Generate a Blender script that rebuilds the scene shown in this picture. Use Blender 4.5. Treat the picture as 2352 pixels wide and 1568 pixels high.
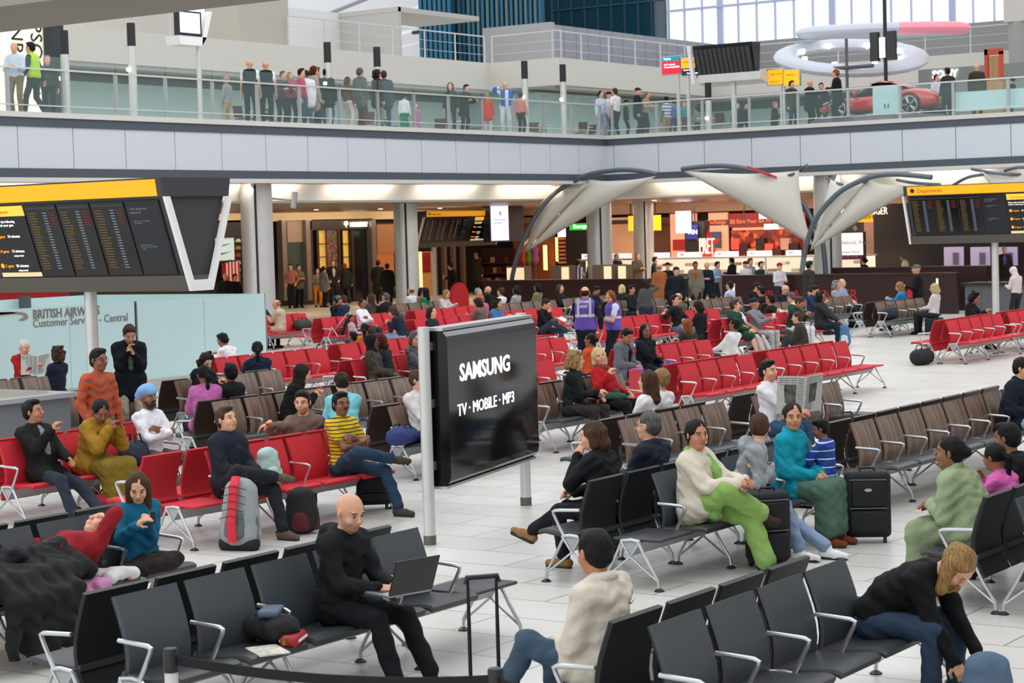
import bpy, math, random
import numpy as np
from math import sin, cos, pi, radians, atan2, hypot, sqrt
from mathutils import Vector, Matrix
for _o in list(bpy.data.objects): bpy.data.objects.remove(_o, do_unlink=True)
SC = bpy.context.scene
COL = SC.collection
RND = random.Random(7)
# ------------------------------------------------------------------ camera
FPX, PITCH, ROLL, YAW, CAMH = 4650.0, 3.18, .0287, 34.4, 3.0
_y, _p = radians(YAW), radians(PITCH)
FW = np.array([-sin(_y)*cos(_p), cos(_y)*cos(_p), -sin(_p)])
_r = np.array([cos(_y), sin(_y), 0.0]); _u = np.cross(_r, FW)
RT = cos(ROLL)*_r - sin(ROLL)*_u
UP = sin(ROLL)*_r + cos(ROLL)*_u
CP = np.array([0, 0, CAMH])
cam = bpy.data.cameras.new('camera')
cam.sensor_width = 36; cam.lens = FPX/2352*36; cam.clip_start = .5; cam.clip_end = 600
cam.dof.use_dof = True; cam.dof.focus_distance = 20; cam.dof.aperture_fstop = 5.6
camo = bpy.data.objects.new('camera', cam); COL.objects.link(camo)
m = Matrix.Identity(4)
for i in range(3):
    m[i][0] = RT[i]; m[i][1] = UP[i]; m[i][2] = -FW[i]; m[i][3] = CP[i]
camo.matrix_world = m
SC.camera = camo
# photograph coordinates -> a point on a real plane of the building
def ray(x, y): return FW*FPX + RT*(x-1176) + UP*(784-y)
def atZ(x, y, z=0.0): r = ray(x, y); return CP + r*((z-CAMH)/r[2])
def atX(x, y, X): r = ray(x, y); return CP + r*(X/r[0])
def atY(x, y, Y): r = ray(x, y); return CP + r*(Y/r[1])
# ------------------------------------------------------------------ daylight and exposure
SC.view_settings.view_transform = 'Standard'; SC.view_settings.look = 'None'
SC.view_settings.gamma = 1; SC.view_settings.use_curve_mapping = False
SC.view_settings.exposure = 0.18
W = bpy.data.worlds.new('overcast_sky'); SC.world = W; W.use_nodes = True
W.node_tree.nodes['Background'].inputs[0].default_value = (.93, .965, 1, 1)
W.node_tree.nodes['Background'].inputs[1].default_value = 1.15
def area(name, loc, sx, sy, power, col=(1, 1, 1), rot=(0, 0, 0)):
    l = bpy.data.lights.new(name, 'AREA'); l.shape = 'RECTANGLE'; l.size = sx; l.size_y = sy
    l.energy = power; l.color = col
    o = bpy.data.objects.new(name, l); COL.objects.link(o); o.location = loc; o.rotation_euler = rot
    return o
# ------------------------------------------------------------------ helpers
def lin(h):
    if isinstance(h, str):
        h = h.lstrip('#'); c = [int(h[i:i+2], 16)/255 for i in (0, 2, 4)]
    else: c = list(h)
    return tuple(((v/12.92) if v <= .04045 else ((v+.055)/1.055)**2.4) for v in c)+(1,)
MATS = {}
def M(key, hexc='#888888', rough=.6, metal=0.0, var=0.0, vscale=6, bump=0.0, bscale=20, emit=0.0, alpha=1.0,
      stripe=None, coat=0.0, spec=.5, trans=0.0, attr=None):
    """one principled material; var = cloudy colour variation, stripe = (hex, scale, width, axis)"""
    if key in MATS: return MATS[key]
    mt = bpy.data.materials.new(key); mt.use_nodes = True
    nt = mt.node_tree; b = nt.nodes['Principled BSDF']; N = nt.nodes.new; L = nt.links.new
    b.inputs['Base Color'].default_value = lin(hexc)
    b.inputs['Roughness'].default_value = rough; b.inputs['Metallic'].default_value = metal
    b.inputs['Coat Weight'].default_value = coat; b.inputs['Specular IOR Level'].default_value = spec
    b.inputs['Transmission Weight'].default_value = trans
    b.inputs['Alpha'].default_value = alpha
    if emit: b.inputs['Emission Color'].default_value = lin(hexc); b.inputs['Emission Strength'].default_value = emit
    tc = N('ShaderNodeTexCoord'); src = None
    if attr:
        a = N('ShaderNodeAttribute'); a.attribute_name = attr; src = a.outputs['Color']
    if stripe:
        sh, sc, wd, ax = stripe
        sp = N('ShaderNodeSeparateXYZ'); L(tc.outputs['Object'], sp.inputs[0])
        mu = N('ShaderNodeMath'); mu.operation = 'MULTIPLY'; L(sp.outputs[ax], mu.inputs[0]); mu.inputs[1].default_value = sc
        fr = N('ShaderNodeMath'); fr.operation = 'FRACT'; L(mu.outputs[0], fr.inputs[0])
        lt = N('ShaderNodeMath'); lt.operation = 'LESS_THAN'; L(fr.outputs[0], lt.inputs[0]); lt.inputs[1].default_value = wd
        mx = N('ShaderNodeMix'); mx.data_type = 'RGBA'; L(lt.outputs[0], mx.inputs[0])
        mx.inputs[6].default_value = lin(hexc); mx.inputs[7].default_value = lin(sh); src = mx.outputs[2]
    if var:
        nz = N('ShaderNodeTexNoise'); nz.inputs['Scale'].default_value = vscale; nz.inputs['Detail'].default_value = 4
        L(tc.outputs['Object'], nz.inputs['Vector'])
        mr = N('ShaderNodeMapRange'); L(nz.outputs[0], mr.inputs[0]); mr.inputs[1].default_value = .3; mr.inputs[2].default_value = .7
        mr.inputs[3].default_value = 1-var; mr.inputs[4].default_value = 1+var
        vm = N('ShaderNodeVectorMath'); vm.operation = 'SCALE'
        if src is None: vm.inputs[0].default_value = lin(hexc)[:3]
        else: L(src, vm.inputs[0])
        L(mr.outputs[0], vm.inputs['Scale']); src = vm.outputs[0]
    if src is not None:
        L(src, b.inputs['Base Color'])
    if bump:
        nz = N('ShaderNodeTexNoise'); nz.inputs['Scale'].default_value = bscale; nz.inputs['Detail'].default_value = 3
        L(tc.outputs['Object'], nz.inputs['Vector'])
        bp = N('ShaderNodeBump'); bp.inputs['Strength'].default_value = bump; bp.inputs['Distance'].default_value = .02
        L(nz.outputs[0], bp.inputs['Height']); L(bp.outputs[0], b.inputs['Normal'])
    MATS[key] = mt; return mt
def node_mat(key, rough=.6, metal=0.0, coat=0.0):
    mt = bpy.data.materials.new(key); mt.use_nodes = True; MATS[key] = mt
    b = mt.node_tree.nodes['Principled BSDF']; b.inputs['Roughness'].default_value = rough
    b.inputs['Metallic'].default_value = metal; b.inputs['Coat Weight'].default_value = coat
    return mt, mt.node_tree, b
class MB:
    """collects shapes into one mesh"""
    def __init__(s): s.v = []; s.f = []; s.mi = []
    def add(s, vs, fs, mi=0):
        o = len(s.v); s.v += [tuple(map(float, v)) for v in vs]; s.f += [[i+o for i in f] for f in fs]; s.mi += [mi]*len(fs)
        return s
    def box(s, x0, x1, y0, y1, z0, z1, mi=0, M4=None):
        vs = [(x, y, z) for z in (z0, z1) for y in (y0, y1) for x in (x0, x1)]
        if M4 is not None: vs = [tuple(M4 @ Vector(v)) for v in vs]
        return s.add(vs, [(0, 2, 3, 1), (4, 5, 7, 6), (0, 1, 5, 4), (2, 6, 7, 3), (0, 4, 6, 2), (1, 3, 7, 5)], mi)
    def rbox(s, x0, x1, y0, y1, z0, z1, r=.03, mi=0, n=3):
        """box with rounded vertical edges and softened top and bottom"""
        r = min(r, (x1-x0)/2.01, (y1-y0)/2.01, (z1-z0)/2.01)
        rings = []
        for zz, k in ((z0, .6), (z0+r*.4, .12), (z0+r, 0), (z1-r, 0), (z1-r*.4, .12), (z1, .6)):
            ring = []; q = r*k
            for cx, cy, a0 in ((x1-r, y1-r, 0), (x0+r, y1-r, 90), (x0+r, y0+r, 180), (x1-r, y0+r, 270)):
                for i in range(n+1):
                    a = radians(a0+90*i/n); ring.append((cx+(r-q)*cos(a), cy+(r-q)*sin(a), zz))
            rings.append(ring)
        return s.loft(rings, mi)
    def loft(s, rings, mi=0, closed=True, caps=True):
        n = len(rings[0]); vs = [p for r in rings for p in r]; fs = []
        for k in range(len(rings)-1):
            for i in range(n if closed else n-1):
                j = (i+1) % n; fs.append((k*n+i, k*n+j, (k+1)*n+j, (k+1)*n+i))
        if caps: fs += [tuple(range(n))[::-1], tuple(range((len(rings)-1)*n, len(rings)*n))]
        return s.add(vs, fs, mi)
    def tube(s, pts, r=.01, n=8, mi=0, flat=1.0):
        pts = [Vector(p) for p in pts]; rs = r if isinstance(r, (list, tuple)) else [r]*len(pts); rings = []
        prev = None
        for i, p in enumerate(pts):
            t = (pts[min(i+1, len(pts)-1)]-pts[max(i-1, 0)]).normalized()
            if prev is None:
                a = Vector((0, 0, 1)) if abs(t.z) < .9 else Vector((1, 0, 0)); u = t.cross(a).normalized()
            else: u = (prev-t*prev.dot(t)).normalized()
            prev = u; w = t.cross(u)
            rings.append([tuple(p+u*(rs[i]*cos(2*pi*k/n))+w*(rs[i]*flat*sin(2*pi*k/n))) for k in range(n)])
        return s.loft(rings, mi)
    def lathe(s, prof, cx=0, cy=0, n=24, mi=0):
        return s.loft([[(cx+r*cos(2*pi*k/n), cy+r*sin(2*pi*k/n), z) for k in range(n)] for r, z in prof], mi)
    def slab(s, poly, axis, a, b, mi=0):
        """polygon given in the two other axes, extruded along axis from a to b"""
        def mk(p, t): q = list(p); q.insert(axis, t); return tuple(q)
        return s.loft([[mk(p, a) for p in poly], [mk(p, b) for p in poly]], mi)
    def build(s, name, mat, parent=None, smooth=False, loc=None):
        me = bpy.data.meshes.new(name); me.from_pydata(s.v, [], s.f)
        for mm in (mat if isinstance(mat, (list, tuple)) else [mat]): me.materials.append(mm)
        if any(s.mi): me.polygons.foreach_set('material_index', s.mi)
        if smooth:
            me.polygons.foreach_set('use_smooth', [True]*len(me.polygons))
            try: me.set_sharp_from_angle(angle=radians(42))
            except Exception: pass
        me.update()
        return link(name, me, parent, loc)
def link(name, data, parent=None, loc=None, rz=0):
    o = bpy.data.objects.new(name, data); COL.objects.link(o)
    if parent is not None: o.parent = parent
    if loc is not None: o.location = loc
    if rz: o.rotation_euler = (0, 0, rz)
    return o
def tag(o, label=None, cat=None, group=None, kind=None):
    if label: o['label'] = label
    if cat: o['category'] = cat
    if group: o['group'] = group
    if kind: o['kind'] = kind
    return o
def thing(name, label, cat, loc=(0, 0, 0), rz=0, group=None):
    return tag(link(name, None, None, loc, rz), label, cat, group)
def struct(mb, name, mat, smooth=False): return tag(mb.build(name, mat, smooth=smooth), kind='structure')
def text(body, name, mat, parent, size, O, ux, uz, depth=.004, align='LEFT', bold=0.0, wid=1.0):
    """lettering as a thin mesh: origin O, reading direction ux, up direction uz"""
    c = bpy.data.curves.new(name, 'FONT'); c.body = body; c.size = size; c.extrude = depth/2; c.align_x = align
    c.offset = bold; c.resolution_u = 2; c.space_character = 1.0
    t = bpy.data.objects.new(name, c); COL.objects.link(t)
    dg = bpy.context.evaluated_depsgraph_get(); me = bpy.data.meshes.new_from_object(t.evaluated_get(dg))
    bpy.data.objects.remove(t); me.materials.clear(); me.materials.append(mat)
    ux = Vector(ux).normalized(); uz = Vector(uz).normalized(); n = ux.cross(uz)
    R4 = Matrix((( ux.x*wid, uz.x, n.x, O[0]), (ux.y*wid, uz.y, n.y, O[1]), (ux.z*wid, uz.z, n.z, O[2]), (0, 0, 0, 1)))
    me.transform(R4)
    return link(name, me, parent)
# ------------------------------------------------------------------ building materials
steel = M('brushed_steel', '#d2d2cf', .34, .35, var=.05, vscale=3)
alu = M('cast_aluminium', '#c4c6c8', .3, .85)
white = M('white_plaster', '#d9d7d1', .7, var=.02, vscale=.6)
blackp = M('black_plastic', '#17181a', .45)
mt, nt, b = node_mat('stone_floor_tiles', .34)
N, L = nt.nodes.new, nt.links.new
tc = N('ShaderNodeTexCoord'); br = N('ShaderNodeTexBrick'); L(tc.outputs['Object'], br.inputs['Vector'])
br.inputs['Scale'].default_value = 1; br.inputs['Brick Width'].default_value = 1.28; br.inputs['Row Height'].default_value = .64
br.inputs['Mortar Size'].default_value = .007; br.inputs['Mortar Smooth'].default_value = 0; br.offset = .5
br.inputs['Color1'].default_value = lin('#cfccc6'); br.inputs['Color2'].default_value = lin('#c6c3bc')
br.inputs['Mortar'].default_value = lin('#827e79')
nz = N('ShaderNodeTexNoise'); nz.inputs['Scale'].default_value = 1.3; nz.inputs['Detail'].default_value = 5; L(tc.outputs['Object'], nz.inputs['Vector'])
mr = N('ShaderNodeMapRange'); L(nz.outputs[0], mr.inputs[0]); mr.inputs[3].default_value = .9; mr.inputs[4].default_value = 1.08
vm = N('ShaderNodeVectorMath'); vm.operation = 'SCALE'; L(br.outputs[0], vm.inputs[0]); L(mr.outputs[0], vm.inputs['Scale'])
L(vm.outputs[0], b.inputs['Base Color'])
floor_mat = mt
# ------------------------------------------------------------------ floor
struct(MB().box(-75, 8, -6, 95, -.2, 0), 'floor', floor_mat)
# ------------------------------------------------------------------ mezzanine slab with panelled fascia
XF, YF, ZT = -38.2, 62.1, 6.1
panel = M('fascia_panel', '#ccd0d8', .35, 0, coat=.2)
band = M('fascia_dark_band', '#49525c', .4)
seam = M('fascia_seam', '#5a6068', .6)
kerb = M('mezzanine_kerb', '#cfccc6', .6)
XL, YR = -80, 12     # far ends of the two wings: left wing runs towards small Y, right wing towards large X
mez_floor = M('mezzanine_floor', '#b8b4ae', .35)
s = MB().box(-78, XF-.3, -5, 100, 4.5, 6.1); s.box(XF-.3, 20, YF+.3, 100, 4.5, 6.1)
struct(s, 'trim_1', mez_floor)
def fascia(a, b, along, name):
    """one straight run; along='Y' faces +X, along='X' faces -Y"""
    m_ = MB()
    def bx(u0, u1, z0, z1, out, mi):
        if along == 'Y': m_.box(XF-.32, XF+out, u0, u1, z0, z1, mi)
        else: m_.box(u0, u1, YF-out, YF+.32, z0, z1, mi)
    bx(a, b, 4.5, 4.614, .06, 3); bx(a, b, 4.614, 4.842, .03, 1); bx(a, b, 5.875, 6.1, .03, 1); bx(a, b, 6.1, 6.235, .08, 3)
    u = b if along == 'Y' else a
    bx(a, b, 4.842, 5.875, -.03, 2)
    n = int(abs(b-a)/1.84)+1
    for k in range(n):
        if along == 'Y': u1 = b-.0-k*1.84; u0 = max(a, u1-1.84+.025)
        else: u0 = a+.33+k*1.84; u1 = min(b, u0+1.84-.025)
        if u1 > u0: bx(u0, u1, 4.842, 5.875, 0, 0)
    if along == 'X': bx(a, a+.305, 4.842, 5.875, 0, 0)
    for k in range(n):
        uj = (b-k*1.84-1.84+.012) if along == 'Y' else a+.33+k*1.84-.012
        for z0, z1 in ((4.614, 4.842), (5.875, 6.1)): bx(uj-.008, uj+.008, z0, z1, .034, 2)
    return struct(m_, name, [panel, band, seam, kerb])
fascia(-5, YF, 'Y', 'trim_2'); fascia(XF, 20, 'X', 'trim_3')
# balustrade of the mezzanine
gl, nt, b = node_mat('balustrade_glass', .02)
b.inputs['Base Color'].default_value = lin('#b8d8d2'); b.inputs['Alpha'].default_value = .075; b.inputs['Specular IOR Level'].default_value = .6
def glassm(key, hexc, alpha, rough=.03):
    g, nt, b = node_mat(key, rough); b.inputs['Base Color'].default_value = lin(hexc); b.inputs['Alpha'].default_value = alpha
    return g
frost = glassm('frosted_glass', '#c3e3e3', .93, .25)
def balustrade(u0, u1, along, lab):
    t = thing('glass_balustrade', lab, 'balustrade', (XF-.1, u0, ZT) if along == 'Y' else (u0, YF+.1, ZT), group=None)
    L_ = u1-u0; n = int(L_/1.84)
    def bx(m_, a, b, d0, d1, z0, z1):
        if along == 'Y': m_.box(-d1, -d0, a, b, z0, z1)
        else: m_.box(a, b, d0, d1, z0, z1)
    r = MB(); bx(r, 0, L_, -.02, .035, 1.2, 1.245); r.build('handrail', steel, t)
    r = MB(); bx(r, 0, L_, -.0, .03, .30, .33); r.build('lower_rail', steel, t)
    for k in range(n+1):
        p = (L_-k*1.84-.12) if along == 'Y' else k*1.84+.2
        if p < 0: continue
        r = MB(); bx(r, p-.045, p+.045, .01, .08, .1, 1.22); r.build('post', M('grey_post', '#a9aeae', .4, .4), t)
    for k in range(n+1):
        p1 = L_-k*1.84-.14 if along == 'Y' else k*1.84+.2+1.8
        p0 = p1-1.78
        if p1 <= 0 or p0 > L_: continue
        r = MB(); bx(r, max(p0, 0), min(p1, L_), .03, .045, .14, 1.55 if along == 'Y' else 1.22); r.build('glass_pane', gl, t)
    return t
balustrade(20, YF, 'Y', 'long glass balustrade with steel handrail along the left edge of the upper floor')
balustrade(XF, -18, 'X', 'glass balustrade with steel handrail along the right edge of the upper floor')
# ------------------------------------------------------------------ under the mezzanine: lit bulkhead, ceiling, shop bulkhead
bulk = M('white_bulkhead', '#efede8', .7)
bronze = M('bronze_ceiling', '#8a6a52', .35, .3, stripe=('#6f5443', 1.6, .05, 0))
cream = M('cream_bulkhead', '#d8bc92', .6)
bw = MB()
bw.slab([(XF-1.15, 4.5), (XF-1.6, 4.5), (XF-2.0, 3.95), (XF-1.45, 4.03)], 1, -5, YF+1.8)
bw.slab([(YF+1.15, 4.5), (YF+1.6, 4.5), (YF+2.0, 3.95), (YF+1.45, 4.03)], 0, XF-1.8, 20)
struct(bw, 'trim_4', bulk)
struct(MB().box(-78, XF-1.9, -5, 100, 3.95, 4.0).box(XF-1.9, 20, YF+1.9, 100, 3.95, 4.0), 'ceiling', bronze)
struct(MB().box(-56.6, -56, -5, 80.4, 3.60, 3.95), 'trim_5', cream)
struct(MB().box(-56, 20, 80, 80.6, 3.52, 3.95), 'trim_6', M('tan_bulkhead', '#8f6d57', .6))
for k in range(7):
    area('cove_lamp', (XF-.75, 31+4.6*k, 4.42), .25, 3.2, 27, (1, .86, .68), (0, radians(60), 0))
    if k < 5: area('cove_lamp', (XF+3+4.6*k, YF+.75, 4.42), 3.2, .25, 27, (1, .86, .68), (radians(60), 0, 0))
for k in range(5):
    area('bulkhead_fill', (-54.6, 46+7*k, 3.93), .2, 6, 60, (1, .86, .66), (0, radians(65), 0))  # added fill light that brightens the cream and tan bulkheads
    area('bulkhead_fill', (-50+7*k, 78.6, 3.93), 6, .2, 45, (1, .84, .68), (radians(65), 0, 0))

struct(MB().box(8, 8.4, -6, 100, 0, 13), 'wall_right_blocker', M('grey_blocker_wall', '#b9b6b0', .7))  # unseen wall, added to block sky light and keep the black sign's reflection dark
# ------------------------------------------------------------------ beam benches, back to back
PIT = .62
def wood_mat(key, a, b_, c):
    mt, nt, b = node_mat(key, .4, 0, .15)
    N, L = nt.nodes.new, nt.links.new
    tc = N('ShaderNodeTexCoord'); mp = N('ShaderNodeMapping'); mp.inputs['Scale'].default_value = (1, 11, .8); L(tc.outputs['Object'], mp.inputs[0])
    nz = N('ShaderNodeTexNoise'); nz.inputs['Scale'].default_value = 1.6; nz.inputs['Detail'].default_value = 5; nz.inputs['Distortion'].default_value = .6
    L(mp.outputs[0], nz.inputs['Vector'])
    cr = N('ShaderNodeValToRGB'); L(nz.outputs[0], cr.inputs[0]); e = cr.color_ramp.elements
    e[0].position = .32; e[0].color = lin(a); e[1].position = .68; e[1].color = lin(c)
    q = e.new(.5); q.color = lin(b_)
    L(cr.outputs[0], b.inputs['Base Color']); return mt
KIND = {
    'red': (M('red_upholstery', '#c5212f', .75, bump=.15, bscale=300), M('red_upholstery_rear', '#b01a26', .75), M('red_upholstery', '')),
    'dark': (M('charcoal_leather', '#3f454b', .42, var=.06, vscale=3), M('black_shell', '#121314', .5), M('charcoal_seat', '#2e3133', .45)),
    'wood': (wood_mat('walnut_veneer', '#5d463b', '#745b4d', '#8d7362'), M('walnut_rear', '#35261e', .45), M('dark_seat_pad', '#383a3c', .5)),
}
beam_m = M('light_grey_beam', '#a7abad', .45, .2)
def shell_rings(pts, y0, y1, th):
    """profile points (x, z) swept over the seat width, rounded at the side edges"""
    rings = []
    for (x, z, nx, nz) in pts:
        rings.append([(x, y0, z), (x+nx*th*.5, y0+.012, z+nz*th*.5), (x+nx*th*.5, y1-.012, z+nz*th*.5), (x, y1, z),
                      (x-nx*th*.5, y1-.008, z-nz*th*.5), (x-nx*th*.5, y0+.008, z-nz*th*.5)])
    return rings
BP = [(.14, .255), (.165, .30), (.19, .36), (.212, .42), (.222, .50), (.215, .58), (.19, .68), (.155, .78), (.128, .85), (.12, .875)]
SP = [(.175, .415), (.22, .402), (.30, .398), (.40, .402), (.50, .415), (.57, .425), (.615, .423), (.645, .41)]
def norms(P_, flip=1):
    out = []
    for i, (x, z) in enumerate(P_):
        a = P_[max(i-1, 0)]; b = P_[min(i+1, len(P_)-1)]; dx, dz = b[0]-a[0], b[1]-a[1]; l = hypot(dx, dz)
        out.append((x, z, dz/l*flip, -dx/l*flip))
    return out
MESH = {}
def bench_meshes(kind):
    if kind in MESH: return MESH[kind]
    face, rear, seatm = KIND[kind]
    y0, y1 = .035, .585
    bk = MB(); r = shell_rings(norms(BP), y0, y1, .034); bk.loft(r)
    n = len(r[0]); bk.mi = []
    for f in bk.f:
        ks = {v % n for v in f}
        bk.mi.append(0 if ks <= {1, 2} or ks == {0, 1} else 1)
    st = MB(); st.loft(shell_rings(norms(SP, -1), y0, y1, .04))
    tr = MB(); tr.rbox(.1, .56, .03, .59, .395, .42, .03)
    ar = MB(); ar.tube([(.36, 0, .40), (.40, 0, .47), (.455, 0, .575), (.465, 0, .605), (.44, 0, .615), (.40, 0, .618), (.2, 0, .628)], [.015, .014, .014, .016, .016, .015, .014], 8)
    lg = MB()
    lg.tube([(.20, 0, .40), (.30, 0, .41), (.38, 0, .40)], .014)
    lg.tube([(.20, 0, .40), (.285, 0, .265), (.38, 0, .40)], .014)
    lg.tube([(.36, 0, .40), (.45, 0, .24), (.545, 0, .09), (.555, 0, .02)], .0135)
    lg.tube([(.285, 0, .27), (.42, 0, .17), (.545, 0, .08)], .010)
    lg.tube([(.21, 0, .40), (.13, 0, .24), (.035, 0, .09), (.03, 0, .02)], .0135)
    lg.tube([(.285, 0, .27), (.16, 0, .17), (.04, 0, .08)], .010)
    for fx in (.555, .03): lg.lathe([(.042, .001), (.042, .008), (.012, .028)], fx, 0, 14, 1)
    ms = {}
    for nm, mb_, mt_, sm in (('backrest', bk, [face, rear], True), ('seat', st, [seatm], True), ('side_table', tr, [KIND['dark'][2] if kind != 'red' else seatm], True),
                         ('armrest', ar, [alu], True), ('leg_frame', lg, [alu, blackp], True)):
        o = mb_.build(nm, mt_, smooth=sm); ms[nm] = o.data; bpy.data.objects.remove(o)
    MESH[kind] = ms; return ms
def beam_mesh(L_):
    b = MB(); b.slab([(.21, .388), (.37, .388), (.29, .275)], 1, 0, L_, 0)
    return b
BENCH = []
def bench(kind, xc, Y0, n, lab, F='', B='', group=None):
    """n units long; F/B strings mark units as s(eat), t(able) or -(nothing); F side faces +X"""
    F = F or 's'*n; B = B or 's'*n
    t = thing('beam_bench', lab, 'bench', (xc, Y0, 0), 0, group); ms = bench_meshes(kind)
    def put(nm, u, side):
        o = link(nm, ms[nm], t, (0, u*PIT, 0))
        if side < 0: o.rotation_euler = (0, 0, pi); o.location = (0, (u+(0 if nm in ('armrest', 'leg_frame') else 1))*PIT, 0)
    for side, S in ((1, F), (-1, B)):
        for u, ch in enumerate(S):
            if ch == 's': put('seat', u, side); put('backrest', u, side)
            if ch == 't': put('side_table', u, side)
        for u in range(n+1):
            l = S[u-1] if u else '-'; r = S[u] if u < n else '-'
            if 's' in (l, r): put('armrest', u, side)
        a = len(S)-len(S.lstrip('-')); e = len(S.rstrip('-'))
        if e > a:
            o = beam_mesh((e-a)*PIT).build('beam', [beam_m], t, loc=(0, a*PIT, 0))
            if side < 0: o.rotation_euler = (0, 0, pi); o.location = (0, e*PIT, 0)
            us = sorted(set([a, e]) | set(range(a+2, e-1, 2)))
            for u in us: put('leg_frame', u, side)
    BENCH.append((xc, Y0, n, F, B, kind)); return t
bl = []
bench('dark', -8.9, 8.48, 6, 'charcoal bench under the man with the laptop, behind the black queue tape', 'ssssst', 'sssss-')
bench('dark', -5.57, 9.13, 5, 'charcoal bench at the bottom right, beige-jacketed man seated on its far side', 'sssst', 'ssss-')
bench('dark', -11.73, 8.62, 5, 'charcoal bench at the left edge with a woman lying along it', 'sssss', 'sssss')
bench('red', -16.9, 14.66, 4, 'red bench at the left, under the man in the pale blue turban', 'ssss', 'ssss')
bench('red', -14.05, 14.2, 5, 'red bench under the man in the yellow striped shirt', 'tssss', 'sssss')
bench('dark', -8.9, 14.22, 6, 'charcoal bench under the woman in lime green, suitcases beside it', 'tsssss', 'ssssss')
bench('dark', -5.55, 14.5, 4, 'charcoal bench at the right edge under the woman in the sage green shawl', 'ssss', 'ssss')
bench('wood', -9.12, 18.68, 9, 'long empty walnut bench beside the boy in the blue striped jumper', 'tssssssss', 'tssssssss')
bench('wood', -11.65, 18.8, 4, 'empty walnut bench behind the grey-haired man in glasses', 'ssss', 'ssss')
bench('wood', -11.65, 21.93, 5, 'walnut bench under the man reading the newspaper', 'sssst', 'ssss-')
bench('wood', -15.3, 19.4, 4, 'walnut bench left of the black advertising sign, under the man in the white sweater', 'sssss'[:4], 'ssss')
bench('wood', -15.3, 22.5, 4, 'walnut bench under the two laughing blonde women', 's'*4, 's'*4)
bench('red', -15.33, 26.58, 4, 'empty red bench right of the close-cropped man in the white tee', 'ssss', 'ssss')
bench('red', -15.33, 29.5, 6, 'empty red bench jutting out behind the newspaper reader', 'ssssst', 'sssss-')
bench('wood', -18.1, 19.3, 4, 'walnut bench under the woman in the pink scarf', 'ssss', 'ssss')
bench('wood', -18.1, 21.85, 3, 'short walnut bench in front of the woman in the light blue shirt', 'sss', 'sss')
bench('red', -18.1, 24.3, 5, 'red bench behind the blonde women, just right of the black sign', 'sssss', 'sssss')
bench('red', -18.1, 29.58, 5, 'red bench in front of the girl in the navy hooded jacket', 'sssss', 'sssss')
bench('wood', -21.35, 18.8, 4, 'walnut bench behind the man in the orange striped sweater', 'ssss', 'ssss')
bench('wood', -21.35, 22.0, 4, 'walnut bench under the dark-haired woman reading in a black coat', 'ssss', 'ssss')
bench('red', -21.35, 26.2, 4, 'red bench under the woman with dark red hair', 'ssss', 'ssss')
bench('red', -21.45, 29.9, 5, 'red bench just right of the top of the black sign', 'sssss', 'sssss')
bench('red', -21.35, 39.1, 7, 'red bench under the boys in green hooded tops', 'sssssst', 'ssssss-')
bench('wood', -24.4, 19.9, 4, 'walnut bench under the curly-haired woman holding a phone', 'ssss', 'ssss')
bench('red', -24.4, 26.2, 5, 'red bench under the man in the white shirt by the frosted glass', 'sssss', 'sssss')
bench('red', -24.75, 30.05, 5, 'red bench under the person in the patterned headscarf', 'sssss', 'sssss')
bench('red', -24.4, 38.55, 5, 'red bench right of the two purple tabards', 'sssss', 'sssss')
bench('red', -24.4, 42.1, 4, 'red bench under the man asleep in a black sweater', 'ssss', 'ssss')
bench('red', -16.1, 38.95, 5, 'empty red bench at the right with a yellow-tagged black bag beneath it', 'sssss', 'sssss')
bench('red', -16.1, 42.4, 5, 'empty red bench running off the right edge', 'sssss', 'sssss')
bench('wood', -21.4, 47.3, 5, 'walnut bench by the brown cafe wall with luggage on its seats', 'sssss', 'sssss')
bench('red', -32.95, 39.4, 5, 'red bench under the woman in the white sweater with a child', 'sssss', 'sssss')
bench('red', -29.56, 38.8, 5, 'red bench left of the top edge of the black sign', 'sssss', 'sssss')
bench('red', -29.56, 42.3, 5, 'red bench beyond the top edge of the black sign', 'sssss', 'sssss')
bench('red', -32.95, 43.3, 5, 'red bench holding a water bottle in the far left rows', 'sssss', 'sssss')
bench('red', -35.8, 37.9, 7, 'red bench with a green holdall beside the frosted glass', 's'*7, 's'*7)
bench('red', -27.4, 38.0, 5, 'red bench under the man reading a book', 'sssss', 'sssss')
bench('wood', -32.75, 46.9, 5, 'far walnut bench left of the woman with a grey scarf', 'sssss', 'sssss')
bench('wood', -32.75, 50.3, 5, 'far walnut bench under the woman with a grey scarf', 'sssss', 'sssss')
bench('wood', -36.6, 46.6, 5, 'farthest walnut bench at the left by the shop columns', 'sssss', 'sssss')
bench('wood', -27.5, 48.6, 5, 'walnut bench behind the man asleep in the black sweater', 'sssss', 'sssss')
bench('wood', -30.0, 48.5, 5, 'far walnut bench beyond the purple tabards', 'sssss', 'sssss')
bench('wood', -24.2, 47.0, 8, 'walnut bench in front of the brown cafe wall lettering', 's'*8, 's'*8)
area('skylight', (-18, 30, 14), 34, 50, 3800, (.93, .97, 1))
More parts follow.
